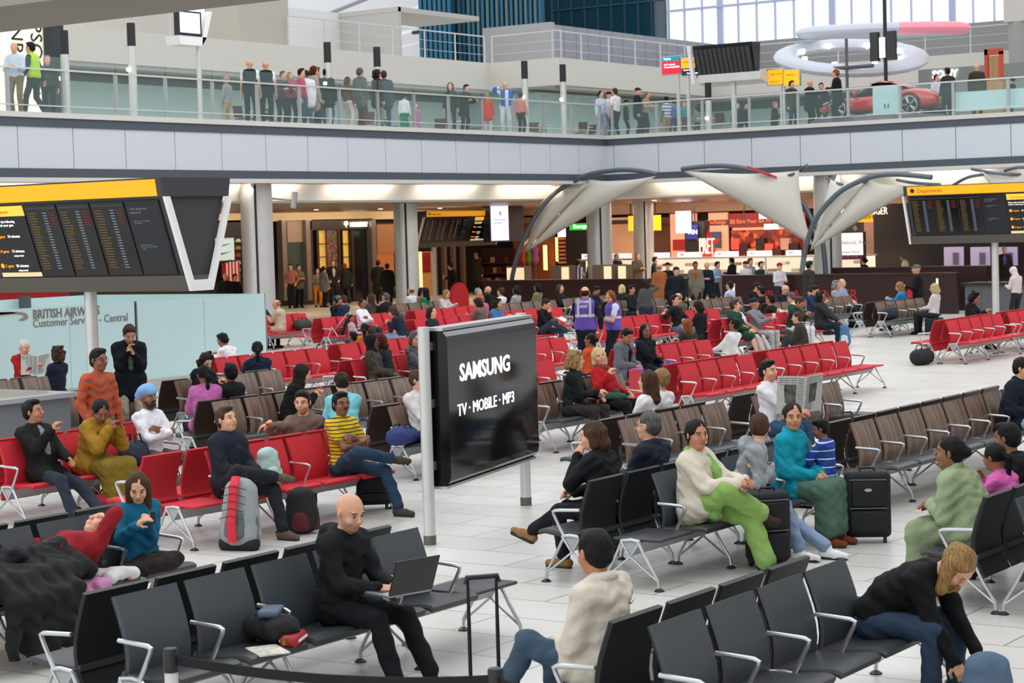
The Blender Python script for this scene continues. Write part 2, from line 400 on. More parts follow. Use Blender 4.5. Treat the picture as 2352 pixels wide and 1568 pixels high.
# ------------------------------------------------------------------ people: smooth-blended implicit bodies, one closed surface per garment
F32 = np.float32
def V(*a): return np.array(a, float)
def surface_nets(D, org, h):
    S = D < 0; nx, ny, nz = D.shape
    c = [S[i:nx-1+i, j:ny-1+j, k:nz-1+k] for i in (0, 1) for j in (0, 1) for k in (0, 1)]
    cnt = sum(x.astype(np.int8) for x in c); act = (cnt > 0) & (cnt < 8)
    idx = -np.ones(act.shape, np.int32); I = np.argwhere(act); n = len(I)
    if n == 0: return None
    idx[tuple(I.T)] = np.arange(n)
    acc = np.zeros((n, 3), F32); w = np.zeros(n, F32)
    corners = [(i, j, k) for i in (0, 1) for j in (0, 1) for k in (0, 1)]
    for a in corners:
        for ax in range(3):
            if a[ax]: continue
            b = list(a); b[ax] = 1
            da = D[I[:, 0]+a[0], I[:, 1]+a[1], I[:, 2]+a[2]]; db = D[I[:, 0]+b[0], I[:, 1]+b[1], I[:, 2]+b[2]]
            cr = (da < 0) != (db < 0); t = np.where(cr, da/np.where(cr, da-db, 1), 0)
            p = np.tile(np.array(a, F32), (n, 1)); p[:, ax] = t
            acc[cr] += p[cr]; w[cr] += 1
    P_ = (I+acc/w[:, None])*h+org
    quads = []
    for ax in range(3):
        sl0 = [slice(0, -1)]*3; sl0[ax] = slice(0, None)
        A = D < 0
        a0 = [slice(None)]*3; a1 = [slice(None)]*3; a0[ax] = slice(0, -1); a1[ax] = slice(1, None)
        X = A[tuple(a0)] != A[tuple(a1)]; E_ = np.argwhere(X)
        o1, o2 = [(1, 2), (2, 0), (0, 1)][ax]
        ok = (E_[:, o1] > 0) & (E_[:, o2] > 0) & (E_[:, o1] < D.shape[o1]-1) & (E_[:, o2] < D.shape[o2]-1)
        E_ = E_[ok]
        if len(E_) == 0: continue
        inn = A[E_[:, 0], E_[:, 1], E_[:, 2]]
        def g(d1, d2):
            q = E_.copy(); q[:, o1] += d1; q[:, o2] += d2; return idx[q[:, 0], q[:, 1], q[:, 2]]
        q = np.stack([g(-1, -1), g(0, -1), g(0, 0), g(-1, 0)], 1)
        q[~inn] = q[~inn][:, ::-1]; quads.append(q)
    return P_.astype(F32), np.concatenate(quads).astype(np.int32)
class Imp:
    """tapered capsules and ellipsoids, blended with a smooth minimum; neg = carved away"""
    def __init__(s, k=.03): s.p = []; s.k = k
    def cap(s, a, b, r0, r1=None, k=None): s.p.append((0, np.array(a, float), np.array(b, float), r0, r0 if r1 is None else r1, k or s.k, 0)); return s
    def ell(s, c, r, Rm=None, k=None, neg=0): s.p.append((1, np.array(c, float), np.array(r, float), Rm, None, k or s.k, neg)); return s
    def cut(s, c, n): s.p.append((2, np.array(c, float), np.array(n, float)/np.linalg.norm(n), 0, 0, 0, 1)); return s
    def mesh(s, h, wob=0, seed=0):
        lo = np.full(3, 9e9); hi = -lo
        for t, a, b, r0, r1, k, neg in s.p:
            if neg: continue
            if t == 0: m_ = max(r0, r1); lo = np.minimum(lo, np.minimum(a, b)-m_); hi = np.maximum(hi, np.maximum(a, b)+m_)
            else: m_ = max(b); lo = np.minimum(lo, a-m_); hi = np.maximum(hi, a+m_)
        lo -= 2.5*h+wob; hi += 2.5*h+wob
        n = np.ceil((hi-lo)/h).astype(int)+1
        ax = [(lo[i]+h*np.arange(n[i])).astype(F32) for i in range(3)]
        D = np.full(n, .5, F32)
        for t, a, b, r0, r1, k, neg in s.p:
            if t == 0: m_ = max(r0, r1); l2 = np.minimum(a, b)-m_; h2 = np.maximum(a, b)+m_
            elif t == 1: m_ = max(b); l2 = a-m_; h2 = a+m_
            else: l2, h2 = lo, hi
            mg = k*1.0+2*h
            i0 = np.clip(np.floor((l2-mg-lo)/h).astype(int), 0, n-1); i1 = np.clip(np.ceil((h2+mg-lo)/h).astype(int)+1, 1, n)
            if (i1 <= i0).any(): continue
            X = ax[0][i0[0]:i1[0], None, None]; Y = ax[1][None, i0[1]:i1[1], None]; Z = ax[2][None, None, i0[2]:i1[2]]
            if t == 0:
                d = b-a; L2 = max(d@d, 1e-9)
                tt = np.clip(((X-a[0])*d[0]+(Y-a[1])*d[1]+(Z-a[2])*d[2])/L2, 0, 1)
                q = np.sqrt((X-a[0]-tt*d[0])**2+(Y-a[1]-tt*d[1])**2+(Z-a[2]-tt*d[2])**2)-(r0+(r1-r0)*tt)
            elif t == 1:
                x, y, z = X-a[0], Y-a[1], Z-a[2]
                if r0 is not None:
                    x, y, z = (x*r0[0, 0]+y*r0[1, 0]+z*r0[2, 0], x*r0[0, 1]+y*r0[1, 1]+z*r0[2, 1], x*r0[0, 2]+y*r0[1, 2]+z*r0[2, 2])
                k0 = np.sqrt((x/b[0])**2+(y/b[1])**2+(z/b[2])**2); k1 = np.sqrt((x/b[0]**2)**2+(y/b[1]**2)**2+(z/b[2]**2)**2)
                q = k0*(k0-1)/np.maximum(k1, 1e-6)
            else: q = -((X-a[0])*b[0]+(Y-a[1])*b[1]+(Z-a[2])*b[2])
            sub = D[i0[0]:i1[0], i0[1]:i1[1], i0[2]:i1[2]]
            if neg: np.maximum(sub, -q.astype(F32), out=sub)
            else:
                hh = np.clip(.5+.5*(sub-q)/k, 0, 1); sub[...] = sub*(1-hh)+q*hh-k*hh*(1-hh)
        if wob:
            r = random.Random(seed); ph = [r.random()*6 for _ in range(6)]
            X = ax[0][:, None, None]; Y = ax[1][None, :, None]; Z = ax[2][None, None, :]
            D += (wob*np.sin(34*X+9*Z+ph[0]+2*np.sin(17*Y+ph[3]))*np.sin(27*Z+11*Y+ph[1]+2*np.sin(15*X+ph[4]))).astype(F32)
            D += (wob*.6*np.sin(61*Z+30*X+ph[2]+1.5*np.sin(31*Y+ph[5]))).astype(F32)
            if h < .03: D += (wob*.9*(np.abs(np.sin(23*Z+13*X-9*Y+ph[1]+1.6*np.sin(14*X+11*Z+ph[0])+1.3*np.sin(19*Y+ph[4])))-.6)).astype(F32)
        D[0] = D[-1] = 1; D[:, 0] = D[:, -1] = 1; D[:, :, 0] = D[:, :, -1] = 1
        return surface_nets(D, lo.astype(F32), h)
def np_mesh(name, parts, mat, parent, cols=None):
    parts = [p for p in parts if p is not None]
    vs = np.concatenate([p[0] for p in parts]); off = 0; qs = []
    for p in parts: qs.append(p[1]+off); off += len(p[0])
    q = np.concatenate(qs); me = bpy.data.meshes.new(name)
    me.vertices.add(len(vs)); me.vertices.foreach_set('co', vs.astype(F32).ravel())
    me.loops.add(q.size); me.loops.foreach_set('vertex_index', q.ravel())
    me.polygons.add(len(q)); me.polygons.foreach_set('loop_start', np.arange(0, q.size, 4, dtype=np.int32))
    me.polygons.foreach_set('use_smooth', np.ones(len(q), bool))
    me.update(calc_edges=True); me.validate()
    me.materials.append(mat)
    if cols is not None:
        ca = me.color_attributes.new('Col', 'FLOAT_COLOR', 'POINT')
        ca.data.foreach_set('color', np.concatenate(cols).astype(F32).ravel())
    return link(name, me, parent)
def rotm(yaw=0, pitch=0, roll=0):
    """head/torso frame: x forward, y left, z up; pitch>0 tips forward, roll>0 tips to the left"""
    cy, sy, cp, sp, cr, sr = cos(yaw), sin(yaw), cos(pitch), sin(pitch), cos(roll), sin(roll)
    Rz = np.array([[cy, -sy, 0], [sy, cy, 0], [0, 0, 1]]); Ry = np.array([[cp, 0, sp], [0, 1, 0], [-sp, 0, cp]])
    Rx = np.array([[1, 0, 0], [0, cr, sr], [0, -sr, cr]]); return Rz @ Ry @ Rx
def ik(a, b, l1, l2, hint):
    d = b-a; L_ = np.linalg.norm(d); mx = (l1+l2)*.995
    if L_ > mx: b = a+d*mx/L_; d = b-a; L_ = mx
    L_ = max(L_, abs(l1-l2)+.03); u = d/max(np.linalg.norm(d), 1e-6)
    x = (l1*l1-l2*l2+L_*L_)/(2*L_); hgt = sqrt(max(l1*l1-x*x, 0))
    hv = hint-u*(hint@u); hv = hv/max(np.linalg.norm(hv), 1e-6)
    return a+u*x+hv*hgt, b
SKIN = {'p': '#d9a283', 'm': '#b67c5a', 'b': '#8a5a40', 'd': '#55372a', 't': '#c58f68'}
HAIR = {'black': '#0f0d0d', 'dark': '#221710', 'brown': '#4a3020', 'ginger': '#8a4a20', 'red': '#4f140f', 'blond': '#c09a60', 'fair': '#9d7a4a',
        'grey': '#8d8b87', 'white': '#dad8d2', 'steel': '#5c5a56', 'bblond': '#ddc08a'}
# pose = lean, wrists L/R (from pelvis, x fwd, y left, z above pelvis), ankles L/R (z above floor), elbow hint, finger curl
POSE = {
    'lap': dict(le=-.14, wl=(.29, .07, .13), wr=(.29, -.07, .12)),
    'clasp': dict(le=-.05, wl=(.36, .03, .20), wr=(.36, -.03, .19)),
    'cross': dict(le=-.12, wl=(.20, -.05, .30), wr=(.235, .06, .26), hdl=(-.15, -1, .25), hdr=(-.1, 1, .2), pnl=(-1, 0, 0), pnr=(-1, 0, 0), el=(.1, 1, -1), er=(.1, -1, -1)),
    'read': dict(le=-.10, wl=(.40, .13, .27), wr=(.40, -.13, .27)),
    'phone': dict(le=.02, wl=(.38, .05, .33), wr=(.36, -.04, .32)),
    'type': dict(le=.06, wl=(.40, .06, .16), wr=(.39, -.08, .16)),
    'chin': dict(le=.05, wl=(.30, .10, .14), wr=(.24, -.08, .47)),
    'chinl': dict(le=.05, wl=(.24, .08, .47), wr=(.30, -.10, .14)),
    'cheeks': dict(le=.35, wl=(.38, .09, .41), wr=(.38, -.07, .41)),
    'lean': dict(le=.45, wl=(.42, .08, .12), wr=(.42, -.08, .12)),
    'wide': dict(le=-.2, wl=(.22, .42, .30), wr=(.29, -.10, .14)),
    'stand': dict(st=1, le=.0, wl=(.08, .25, -.10), wr=(.08, -.25, -.10)),
    'shold': dict(st=1, le=.02, wl=(.30, .08, .22), wr=(.28, -.10, .22)),
    'schest': dict(st=1, le=.04, wl=(.26, .02, .36), wr=(.22, -.06, .41)),
    'swalk': dict(st=1, le=.05, wl=(.18, .24, -.05), wr=(-.12, -.25, -.08), al=(.22, .09, .09), ar=(-.22, -.09, .13)),
    'spock': dict(st=1, le=.0, wl=(.12, .20, .02), wr=(.12, -.20, .02)),
    'sdrag': dict(st=1, le=.0, wl=(.12, .24, -.05), wr=(-.28, -.28, -.05)),
    'sear': dict(st=1, le=.0, wl=(.08, .24, -.08), wr=(.12, -.15, .62)),
    'srail': dict(st=1, le=.25, wl=(.42, .18, .22), wr=(.42, -.18, .22)),
}
def hand(I_, W_, d, pn, side, curl=.5, far=False, sc=1.0):
    """palm and five fingers; d = finger direction, pn = palm normal; side = +1 left hand"""
    d = d/np.linalg.norm(d); pn = pn-d*(pn@d); pn = pn/max(np.linalg.norm(pn), 1e-6); s = np.cross(d, pn)*side  # s points to the thumb
    kf = .008*sc
    for o in (-.024, -.008, .008, .024): I_.cap(W_+s*o*.7*sc, W_+d*.075*sc+s*o*sc, .0165*sc, .0125*sc, .014*sc)
    ln = {.027: .066, .009: .075, -.009: .070, -.027: .054}
    for i, (o, l) in enumerate(ln.items()):
        p = W_+d*.078*sc+s*o*sc; c = curl+.12*i; rr = .0092 if not far else .0105
        for seg, f in ((1, .45), (2, .32), (3, .26)):
            a = c*seg*.75; dd = d*cos(a)+pn*sin(a); q = p+dd*l*f*sc; I_.cap(p, q, rr*sc, rr*.9*sc, kf*.6); p = q
    p = W_+d*.02*sc+s*.026*sc; dd = d*.6+s*.72+pn*.25*(1+curl); dd /= np.linalg.norm(dd); q = p+dd*.045*sc; I_.cap(p, q, .0125*sc, .0105*sc, kf)
    dd = d*.85+s*.25*(1-curl)+pn*(.3+.5*curl); dd /= np.linalg.norm(dd); I_.cap(q, q+dd*.035*sc, .0105*sc, .009*sc, kf)
def hairm(hc):
    k = 'hair_strands_'+hc
    if k in MATS: return MATS[k]
    mt, nt, b = node_mat(k, .55); b.inputs['Specular IOR Level'].default_value = .25; N, L = nt.nodes.new, nt.links.new
    tc = N('ShaderNodeTexCoord'); mp = N('ShaderNodeMapping'); mp.inputs['Scale'].default_value = (75, 75, 9); L(tc.outputs['Object'], mp.inputs[0])
    nz = N('ShaderNodeTexNoise'); nz.inputs['Scale'].default_value = 1.2; nz.inputs['Detail'].default_value = 4; nz.inputs['Distortion'].default_value = .8; L(mp.outputs[0], nz.inputs['Vector'])
    mr = N('ShaderNodeMapRange'); L(nz.outputs[0], mr.inputs[0]); mr.inputs[1].default_value = .3; mr.inputs[2].default_value = .7; mr.inputs[3].default_value = .45; mr.inputs[4].default_value = 1.5
    vm = N('ShaderNodeVectorMath'); vm.operation = 'SCALE'; vm.inputs[0].default_value = lin(HAIR[hc])[:3]; L(mr.outputs[0], vm.inputs['Scale']); L(vm.outputs[0], b.inputs['Base Color'])
    bp = N('ShaderNodeBump'); bp.inputs['Strength'].default_value = 1; bp.inputs['Distance'].default_value = .02; L(nz.outputs[0], bp.inputs['Height']); L(bp.outputs[0], b.inputs['Normal'])
    return mt
NP = [0]
def person(loc, face, pose, label, top='#333333', bot='#222222', skin='p', hair='short', hc='dark', sc=1.0, h=1.0, lod=1, shoe='#1c1a19',
           hy=0.0, hp=0.0, hr=0.0, tw=0.0, sl='long', topk='shirt', botk='trousers', fem=0, fat=0.0, group=None, cap=None, glasses=0, beard=None,
           cat='person', stripe=None, collar=None, vest=None, scarf=None, zp=None, tk=None, curl=.55, hold=None, bump=.45, sock=None, botmat=None, topmat=None, **kw):
    """loc: floor point below the pelvis; face: heading in degrees (0 = +X)"""
    NP[0] += 1; seed = NP[0]
    Q = dict(POSE[pose]); Q.update(kw); st = Q.get('st', 0); le = Q['le']
    root = thing('person', label, cat, (loc[0], loc[1], loc[2] if len(loc) > 2 else 0), radians(face), group)
    root.scale = (sc, sc, sc)
    zpel = zp if zp is not None else (.945 if st else .53)
    P0 = V(Q.get('px', 0), Q.get('py', 0), zpel)
    T = rotm(tw*.6, le, Q.get('lr', 0)); up = T @ V(0, 0, 1)
    sw = (.148 if fem else .172)*(1+fat*.5)
    waist = P0+rotm(tw*.3, le*.6) @ V(0, 0, .17); chest = waist+T @ V(.0, 0, .17); neck = chest+T @ V(.005, 0, .145)
    T2 = rotm(tw, le)
    shl = chest+T2 @ V(0, sw, .098); shr = chest+T2 @ V(0, -sw, .098)
    HR = rotm(tw+hy, le*.5+hp, hr)
    hn = neck+ (T @ V(.1, 0, 1))*.035 + HR @ V(.015, 0, .02)
    head = hn + HR @ V(.012, 0, .115)
    hl = P0+rotm(tw*.2) @ V(0, .09, -.02); hr_ = P0+rotm(tw*.2) @ V(0, -.09, -.02)
    al = V(*Q.get('al', (.02, .10, .09) if st else (.44, .11, .09))); ar = V(*Q.get('ar', (-.02, -.10, .09) if st else (.44, -.11, .09)))
    kh = V(1, 0, .1) if st else V(.5, 0, 1)
    kl, al = ik(hl, al, .43, .43, V(*Q.get('kl', kh+V(0, .15, 0)))); kr, ar = ik(hr_, ar, .43, .43, V(*Q.get('kr', kh+V(0, -.15, 0))))
    wl = P0+V(*Q['wl']); wr = P0+V(*Q['wr'])
    el, wl = ik(shl, wl, .285, .255, V(*Q.get('el', (-.45, .55, -1)))); er, wr = ik(shr, wr, .285, .255, V(*Q.get('er', (-.45, -.55, -1))))
    g = 1+fat
    hv = (.0125, .018, .026, .032)[lod]      # body, cloth voxel by distance
    hh = (.0052, .0075, .011, .016)[lod]     # head
    hd = (.0046, .0062, .0085, .011)[lod]    # hands
    sk = lin(SKIN[skin]); skm = M('skin', '#c09070', .5, attr='Col', bump=.05, bscale=60)
    # --- body -------------------------------------------------------------
    B = Imp(.035)
    B.cap(shl*.75+shr*.25, neck-up*.0, .05, .05).cap(shr*.75+shl*.25, neck-up*.0, .05, .05)
    B.cap(hl+V(0, 0, .02), hr_+V(0, 0, .02), .10*g, .10*g).cap(P0, waist, .09*g, .085*g).cap(waist, chest, .085*g, .085*g, .05)
    B.cap(shl+T @ V(0, -.05, -.03), shr+T @ V(0, .05, -.03), .06, .06, .05).cap(neck-up*.03, hn, .058, .052, .03)
    for a, e, w_ in ((shl, el, wl), (shr, er, wr)): B.cap(a, e, .047*g, .038).cap(e, w_, .038, .026, .02)
    for a, k_, f in ((hl, kl, al), (hr_, kr, ar)): B.cap(a, k_, .078*g, .052).cap(k_, (k_*.6+f*.4), .053, .05, .02).cap(k_*.6+f*.4, f, .05, .034, .02)
    parts = [B.mesh(hv)]; cols = [np.tile(np.array(sk), (len(parts[0][0]), 1))]
    H_ = Imp(.012); hs = Q.get('hs', 1.06)
    def hp_(x, y, z): return head+HR @ (V(x, y, z)*hs)
    H_.ell(hp_(-.012, 0, .025), V(.098, .078, .092)*hs, HR, .03).ell(hp_(.022, 0, -.045), V(.068, .057, .068)*hs, HR, .03).ell(hp_(.052, 0, -.088), V(.028, .030, .022)*hs, HR, .025)
    H_.cap(hn-up*.05, hp_(-.025, 0, -.06), .052, .05, .03)
    if lod < 3:
        H_.cap(hp_(.083, 0, .022), hp_(.108, 0, -.018), .008, .0125, .012).cap(hp_(.103, .012, -.024), hp_(.103, -.012, -.024), .008, .008, .008)
        for s_ in (1, -1):
            H_.ell(hp_(.092, .031*s_, .010), V(.016, .017, .010), HR, .008, neg=1)
            H_.cap(hp_(.082, .014*s_, .030), hp_(.074, .048*s_, .030), .010, .008, .010)
            H_.ell(hp_(.058, .040*s_, -.030), V(.026, .020, .024), HR, .02)
            H_.ell(hp_(-.008, .080*s_, -.002), V(.018, .010, .031), HR @ rotm(.35*s_), .006)
            H_.ell(hp_(.0735, .031*s_, .009), V(.0135, .0135, .0125), HR, .003)
        H_.cap(hp_(.086, -.018, -.052), hp_(.086, .018, -.052), .0075, .0075, .006).cap(hp_(.082, -.014, -.064), hp_(.082, .014, -.064), .0085, .0085, .006)
    hm = H_.mesh(hh*hs); hc3 = np.tile(np.array(sk), (len(hm[0]), 1))
    lp = ((hm[0]-head) @ HR)/hs
    hcol = np.array(lin(HAIR[hc]))
    lipm = (np.abs(lp[:, 1]) < .024) & (lp[:, 2] > -.070) & (lp[:, 2] < -.047) & (lp[:, 0] > .07)
    hc3[lipm] = hc3[lipm]*np.array([.82, .55, .55, 1])
    if lod < 3:
        for s_ in (1, -1):
            dy = lp[:, 1]-.031*s_; dz = lp[:, 2]-.009
            ee = (dy**2/.012**2+dz**2/.006**2 < 1) & (lp[:, 0] > .075) & (lp[:, 0] < .092); hc3[ee] = (.42, .39, .37, 1)
            ir = (dy**2+dz**2 < .0066**2) & ee; hc3[ir] = (.02, .015, .01, 1)
            li = (dy**2/.017**2+(dz-.008)**2/.0035**2 < 1) & (lp[:, 0] > .07); hc3[li] = hc3[li]*np.array([.35, .3, .3, 1])
            eb = (np.abs(dy-.003*s_) < .018) & (np.abs(lp[:, 2]-.033+abs(0)) < .0045) & (lp[:, 0] > .06); hc3[eb] = hcol*.5+np.array(sk)*.12
    if beard == 'stub' or hair == 'bald' or hair == 'buzz':
        scalp = (lp[:, 2] > .02-.3*lp[:, 0]+(.05 if 1 else 0)) & (lp[:, 0] < .06)
        if hair in ('bald', 'buzz') and Q.get('sh', 1): hc3[scalp] = hc3[scalp]*(.9 if hair == 'bald' else .6)+hcol*(.06 if hair == 'bald' else .4)
    if beard == 'stub':
        bw_ = np.clip((-.028-lp[:, 2])/.04, 0, 1)*np.clip((lp[:, 0]+.01)/.04, 0, 1)*.38*(1-lipm*1.0); hc3 = hc3*(1-bw_[:, None])+hcol*bw_[:, None]
    parts.append(hm); cols.append(hc3)
    for side, e, w_, nm in ((1, el, wl, 'l'), (-1, er, wr, 'r')):
        Hd = Imp(.008); d = w_-e; d = d/np.linalg.norm(d)
        hdv = V(*Q['hd'+nm]) if 'hd'+nm in Q else d
        pn = V(*Q.get('pn'+nm, (0, -side*.5, -.6))) 
        Hd.cap(w_-d*.04, w_, .026, .023, .01); hand(Hd, w_+d*.0, hdv, pn, side, Q.get('c'+nm, curl), lod > 1)
        m_ = Hd.mesh(hd)
        if m_ is not None: parts.append(m_); cols.append(np.tile(np.array(sk)*np.array([.97, .9, .88, 1]), (len(m_[0]), 1)))
    np_mesh('body', parts, skm, root, cols)
    # --- clothes ----------------------------------------------------------
    th = {'shirt': .013, 'coat': .028, 'jumper': .018, 'loose': .034}[topk]
    def cloth(key, hexc, **k_): return M('cloth_'+hexc.strip('#')+key, hexc, .85, var=.10, vscale=7, bump=bump, bscale=26, spec=.25, **k_)
    C_ = Imp(.04)
    hem = P0+V(0, 0, -.02)
    C_.cap(hl+V(0, 0, .05), hr_+V(0, 0, .05), .088*g+th, .088*g+th, .05).cap(P0+V(0, 0, .05), waist, .10*g+th, .10*g+th*1.2, .05)
    C_.cap(waist+T @ V(0, .05, 0), chest+T2 @ V(0, .075, .05), .088*g+th, .084*g+th, .05).cap(waist+T @ V(0, -.05, 0), chest+T2 @ V(0, -.075, .05), .088*g+th, .084*g+th, .05)
    C_.cap(waist, chest+T @ V(.012, 0, .03), .102*g+th, .10*g+th, .05).cap(chest, neck-up*.04, .09*g+th, .062+th*.5, .05)
    C_.cap(shl+T @ V(0, -.07, -.02), shr+T @ V(0, .07, -.02), .062+th, .062+th, .05)
    C_.cap(shl+T @ V(0, -.03, .0), neck-up*.012, .045+th*.6, .052+th*.5, .05).cap(shr+T @ V(0, .03, .0), neck-up*.012, .045+th*.6, .052+th*.5, .05)
    if fem and topk != 'coat':
        for s_ in (1, -1): C_.ell(chest+T2 @ V(.085, .06*s_, -.015), V(.055, .06, .06), None, .04)
    for a, e, w_ in ((shl, el, wl), (shr, er, wr)):
        if sl == 'none': continue
        fr = .55 if sl == 'short' else 1
        e2 = a+(e-a)*(fr if sl == 'short' else 1)
        C_.cap(a, e2, .05*g+th, .042+th*(1.1 if sl == 'short' else .9), .04)
        if sl != 'short': w2 = e+(w_-e)*(.96 if sl == 'long' else .45); C_.cap(e, w2, .041+th*.9, .030+th*.8, .02)
    if topk in ('coat', 'loose') :
        if st:
            dl = Q.get('hem', .16 if topk == 'coat' else .12); C_.cap(hl+V(0, .01, .03), hl+V(0, .02, -dl), .095+th, .10+th, .08).cap(hr_+V(0, -.01, .03), hr_+V(0, -.02, -dl), .095+th, .10+th, .08).cap(P0, P0-V(0, 0, dl), .10+th, .11+th, .08)
        else:
            for a, k_ in ((hl, kl), (hr_, kr)): C_.cap(a, a+(k_-a)*.35, .085+th, .08+th, .05)
    if collar or topk == 'coat' or Q.get('hood'):
        for i in range(9):
            a = 2*pi*i/9; C_.ell(neck+T @ V(.062*cos(a)+.0, .066*sin(a), .012-.02*cos(a)), V(.024, .024, .03), None, .02)
    if Q.get('hood'): C_.ell(neck+T @ V(-.11, 0, -.02), V(.07, .11, .085), T, .04)
    tm = topmat or cloth(str(stripe)[:40].replace(' ', ''), top, **({'stripe': stripe} if stripe else {}))
    tm_mesh = C_.mesh(hv, (.0058 if lod < 2 else .0045) if lod < 3 else 0, seed)
    np_mesh({'coat': 'coat', 'loose': 'tunic', 'jumper': 'jumper', 'shirt': 'shirt'}[topk], [tm_mesh], tm, root)
    if lod < 2 and (collar or topk == 'coat') and not Q.get('hood'):
        for s_ in (1, -1):
            cl_ = Imp(.012)
            for a0, a1 in ((.15, .9), (.9, 1.7), (1.7, 2.6)): cl_.cap(neck+T @ V(.070*cos(a0)+.004, s_*.070*sin(a0), .022-.022*cos(a0)), neck+T @ V(.070*cos(a1)+.004, s_*.070*sin(a1), .022-.022*cos(a1)), .015, .015)
            cl_.cap(neck+T @ V(.075, s_*.012, .0), neck+T @ V(.098, s_*.050, -.045), .012, .006)
            c2 = cl_.mesh(.006); np_mesh('collar', [c2], tm, root)
    if lod < 2 and topk in ('coat',) or (lod < 2 and collar):
        zz = MB(); zz.tube([tuple(neck+T @ V(.085, 0, -.04)), tuple(chest+T2 @ V(.128+fat*.1, 0, .03)), tuple(waist+T @ V(.128+th+fat*.1, 0, .02))], .004, 5); zz.build('front_seam', M('seam_dark', '#2a2a2c', .6), root)
    def sub(nm, im, mat_, vox=None, wob=0):
        m_ = im.mesh(vox or hv, wob, seed+5)
        if m_ is not None: np_mesh(nm, [m_], mat_, root)
    if Q.get('inner'):   # shirt front showing in an open jacket
        I2 = Imp(.03); e_ = th+fat*.1; I2.cap(neck+T @ V(.045, 0, -.02), chest+T2 @ V(.078+e_, 0, .02), .056, .062).cap(chest+T2 @ V(.078+e_, 0, .02), waist+T @ V(.076+e_, 0, .0), .062, .050)
        ic = Q['inner']; sub('shirt', I2, cloth('in', ic[0] if isinstance(ic, tuple) else ic, **({'stripe': ic[1]} if isinstance(ic, tuple) else {})), .011 if lod < 2 else .018)
    if vest:   # sleeveless layer over the top
        Z_ = Imp(.05); t2 = th+.026
        Z_.cap(hl+V(0, 0, .06), hr_+V(0, 0, .06), .088*g+t2, .088*g+t2).cap(waist+T @ V(0, .05, 0), chest+T2 @ V(0, .07, .06), .088*g+t2, .082*g+t2).cap(waist+T @ V(0, -.05, 0), chest+T2 @ V(0, -.07, .06), .088*g+t2, .082*g+t2)
        Z_.cap(waist, chest+T @ V(.0, 0, .05), .102*g+t2, .10*g+t2).cap(chest, neck-up*.06, .09*g+t2*.9, .062+t2*.4)
        Z_.cap(shl+T @ V(0, -.08, -.01), shr+T @ V(0, .08, -.01), .06+t2, .06+t2)
        if isinstance(vest, str): sub('waistcoat', Z_, cloth('v', vest))
        else: sub('tabard', Z_, vest)
    # --- legs ---------------------------------------------------------------
    bm = botmat or cloth('b', bot)
    G = Imp(.03); bt = {'trousers': .012, 'jeans': .010, 'baggy': .035, 'shorts': .025, 'skirt': .03}[botk]
    G.cap(hl, hr_, .098*g+min(bt, .012), .098*g+min(bt, .012), .04)
    if botk == 'skirt':
        if st: G.cap(P0, V(P0[0], 0, .30), .12, .20, .05)
        else: G.cap(hl, kl, .10, .10).cap(hr_, kr, .10, .10).cap((hl+hr_)/2, (kl+kr)/2, .11, .11, .06).cap(kl, al+V(0, 0, .08), .09, .11, .05).cap(kr, ar+V(0, 0, .08), .09, .11, .05).cap((kl+kr)/2, (al+ar)/2+V(0, 0, .10), .09, .12, .06)
    else:
        for a, k_, f in ((hl, kl, al), (hr_, kr, ar)):
            k2 = a+(k_-a)*(.92 if botk == 'shorts' else 1); G.cap(a, k2, .080*g+min(bt, .015), .056+bt*(1.6 if botk == 'shorts' else 1), .03)
            if botk != 'shorts': f2 = k_+(f-k_)*.93; G.cap(k_, f2, .056+bt, .044+bt*1.3, .02)
    sub({'skirt': 'skirt', 'shorts': 'shorts'}.get(botk, 'trousers'), G, bm, None, .005 if lod < 3 else 0)
    # --- shoes --------------------------------------------------------------
    if lod < 3 or st:
        for nm, k_, f in (('l', kl, al), ('r', kr, ar)):
            sh = (f-k_)/max(np.linalg.norm(f-k_), 1e-6)
            fd = V(*Q['fd'+nm]) if 'fd'+nm in Q else V(1, 0, 0)
            fd = fd/np.linalg.norm(fd); dn = sh-fd*(sh@fd); dn = dn/max(np.linalg.norm(dn), 1e-6)
            if abs(f[2]-.09) < .03: fd = V(fd[0], fd[1], 0); fd /= np.linalg.norm(fd); dn = V(0, 0, -1)
            S_ = Imp(.02); a = f+dn*.045-fd*.045
            S_.cap(a, a+fd*.12+dn*.006, .042, .042).cap(a+fd*.12+dn*.006, a+fd*.215+dn*.010, .041, .030).cap(f+dn*.02, f-dn*.015, .040, .038)
            S_.cut(f+dn*.088, -dn) if False else None
            sub('shoe', S_, cloth('s', shoe), max(hd*1.3, .008))
            if lod < 2:
                sl_ = Imp(.012)
                for o_ in (.016, -.016):
                    yv = np.cross(fd, dn)*o_; sl_.cap(a+dn*.036+yv, a+fd*.21+dn*.036+yv, .022, .020)
                sl_.cut(a+dn*.03, dn*-1) if False else None
                sub('shoe_sole', sl_, M('shoe_sole', Q.get('sole', '#2a2522'), .8), max(hd*1.4, .008))
    # --- hair, headwear -------------------------------------------------------
    hmt = hairm(hc)
    R_ = Imp(.02)
    def E_(x, y, z, a, b, c, neg=0, k=.02): R_.ell(hp_(x, y, z), V(a, b, c)*hs, HR, k, neg)
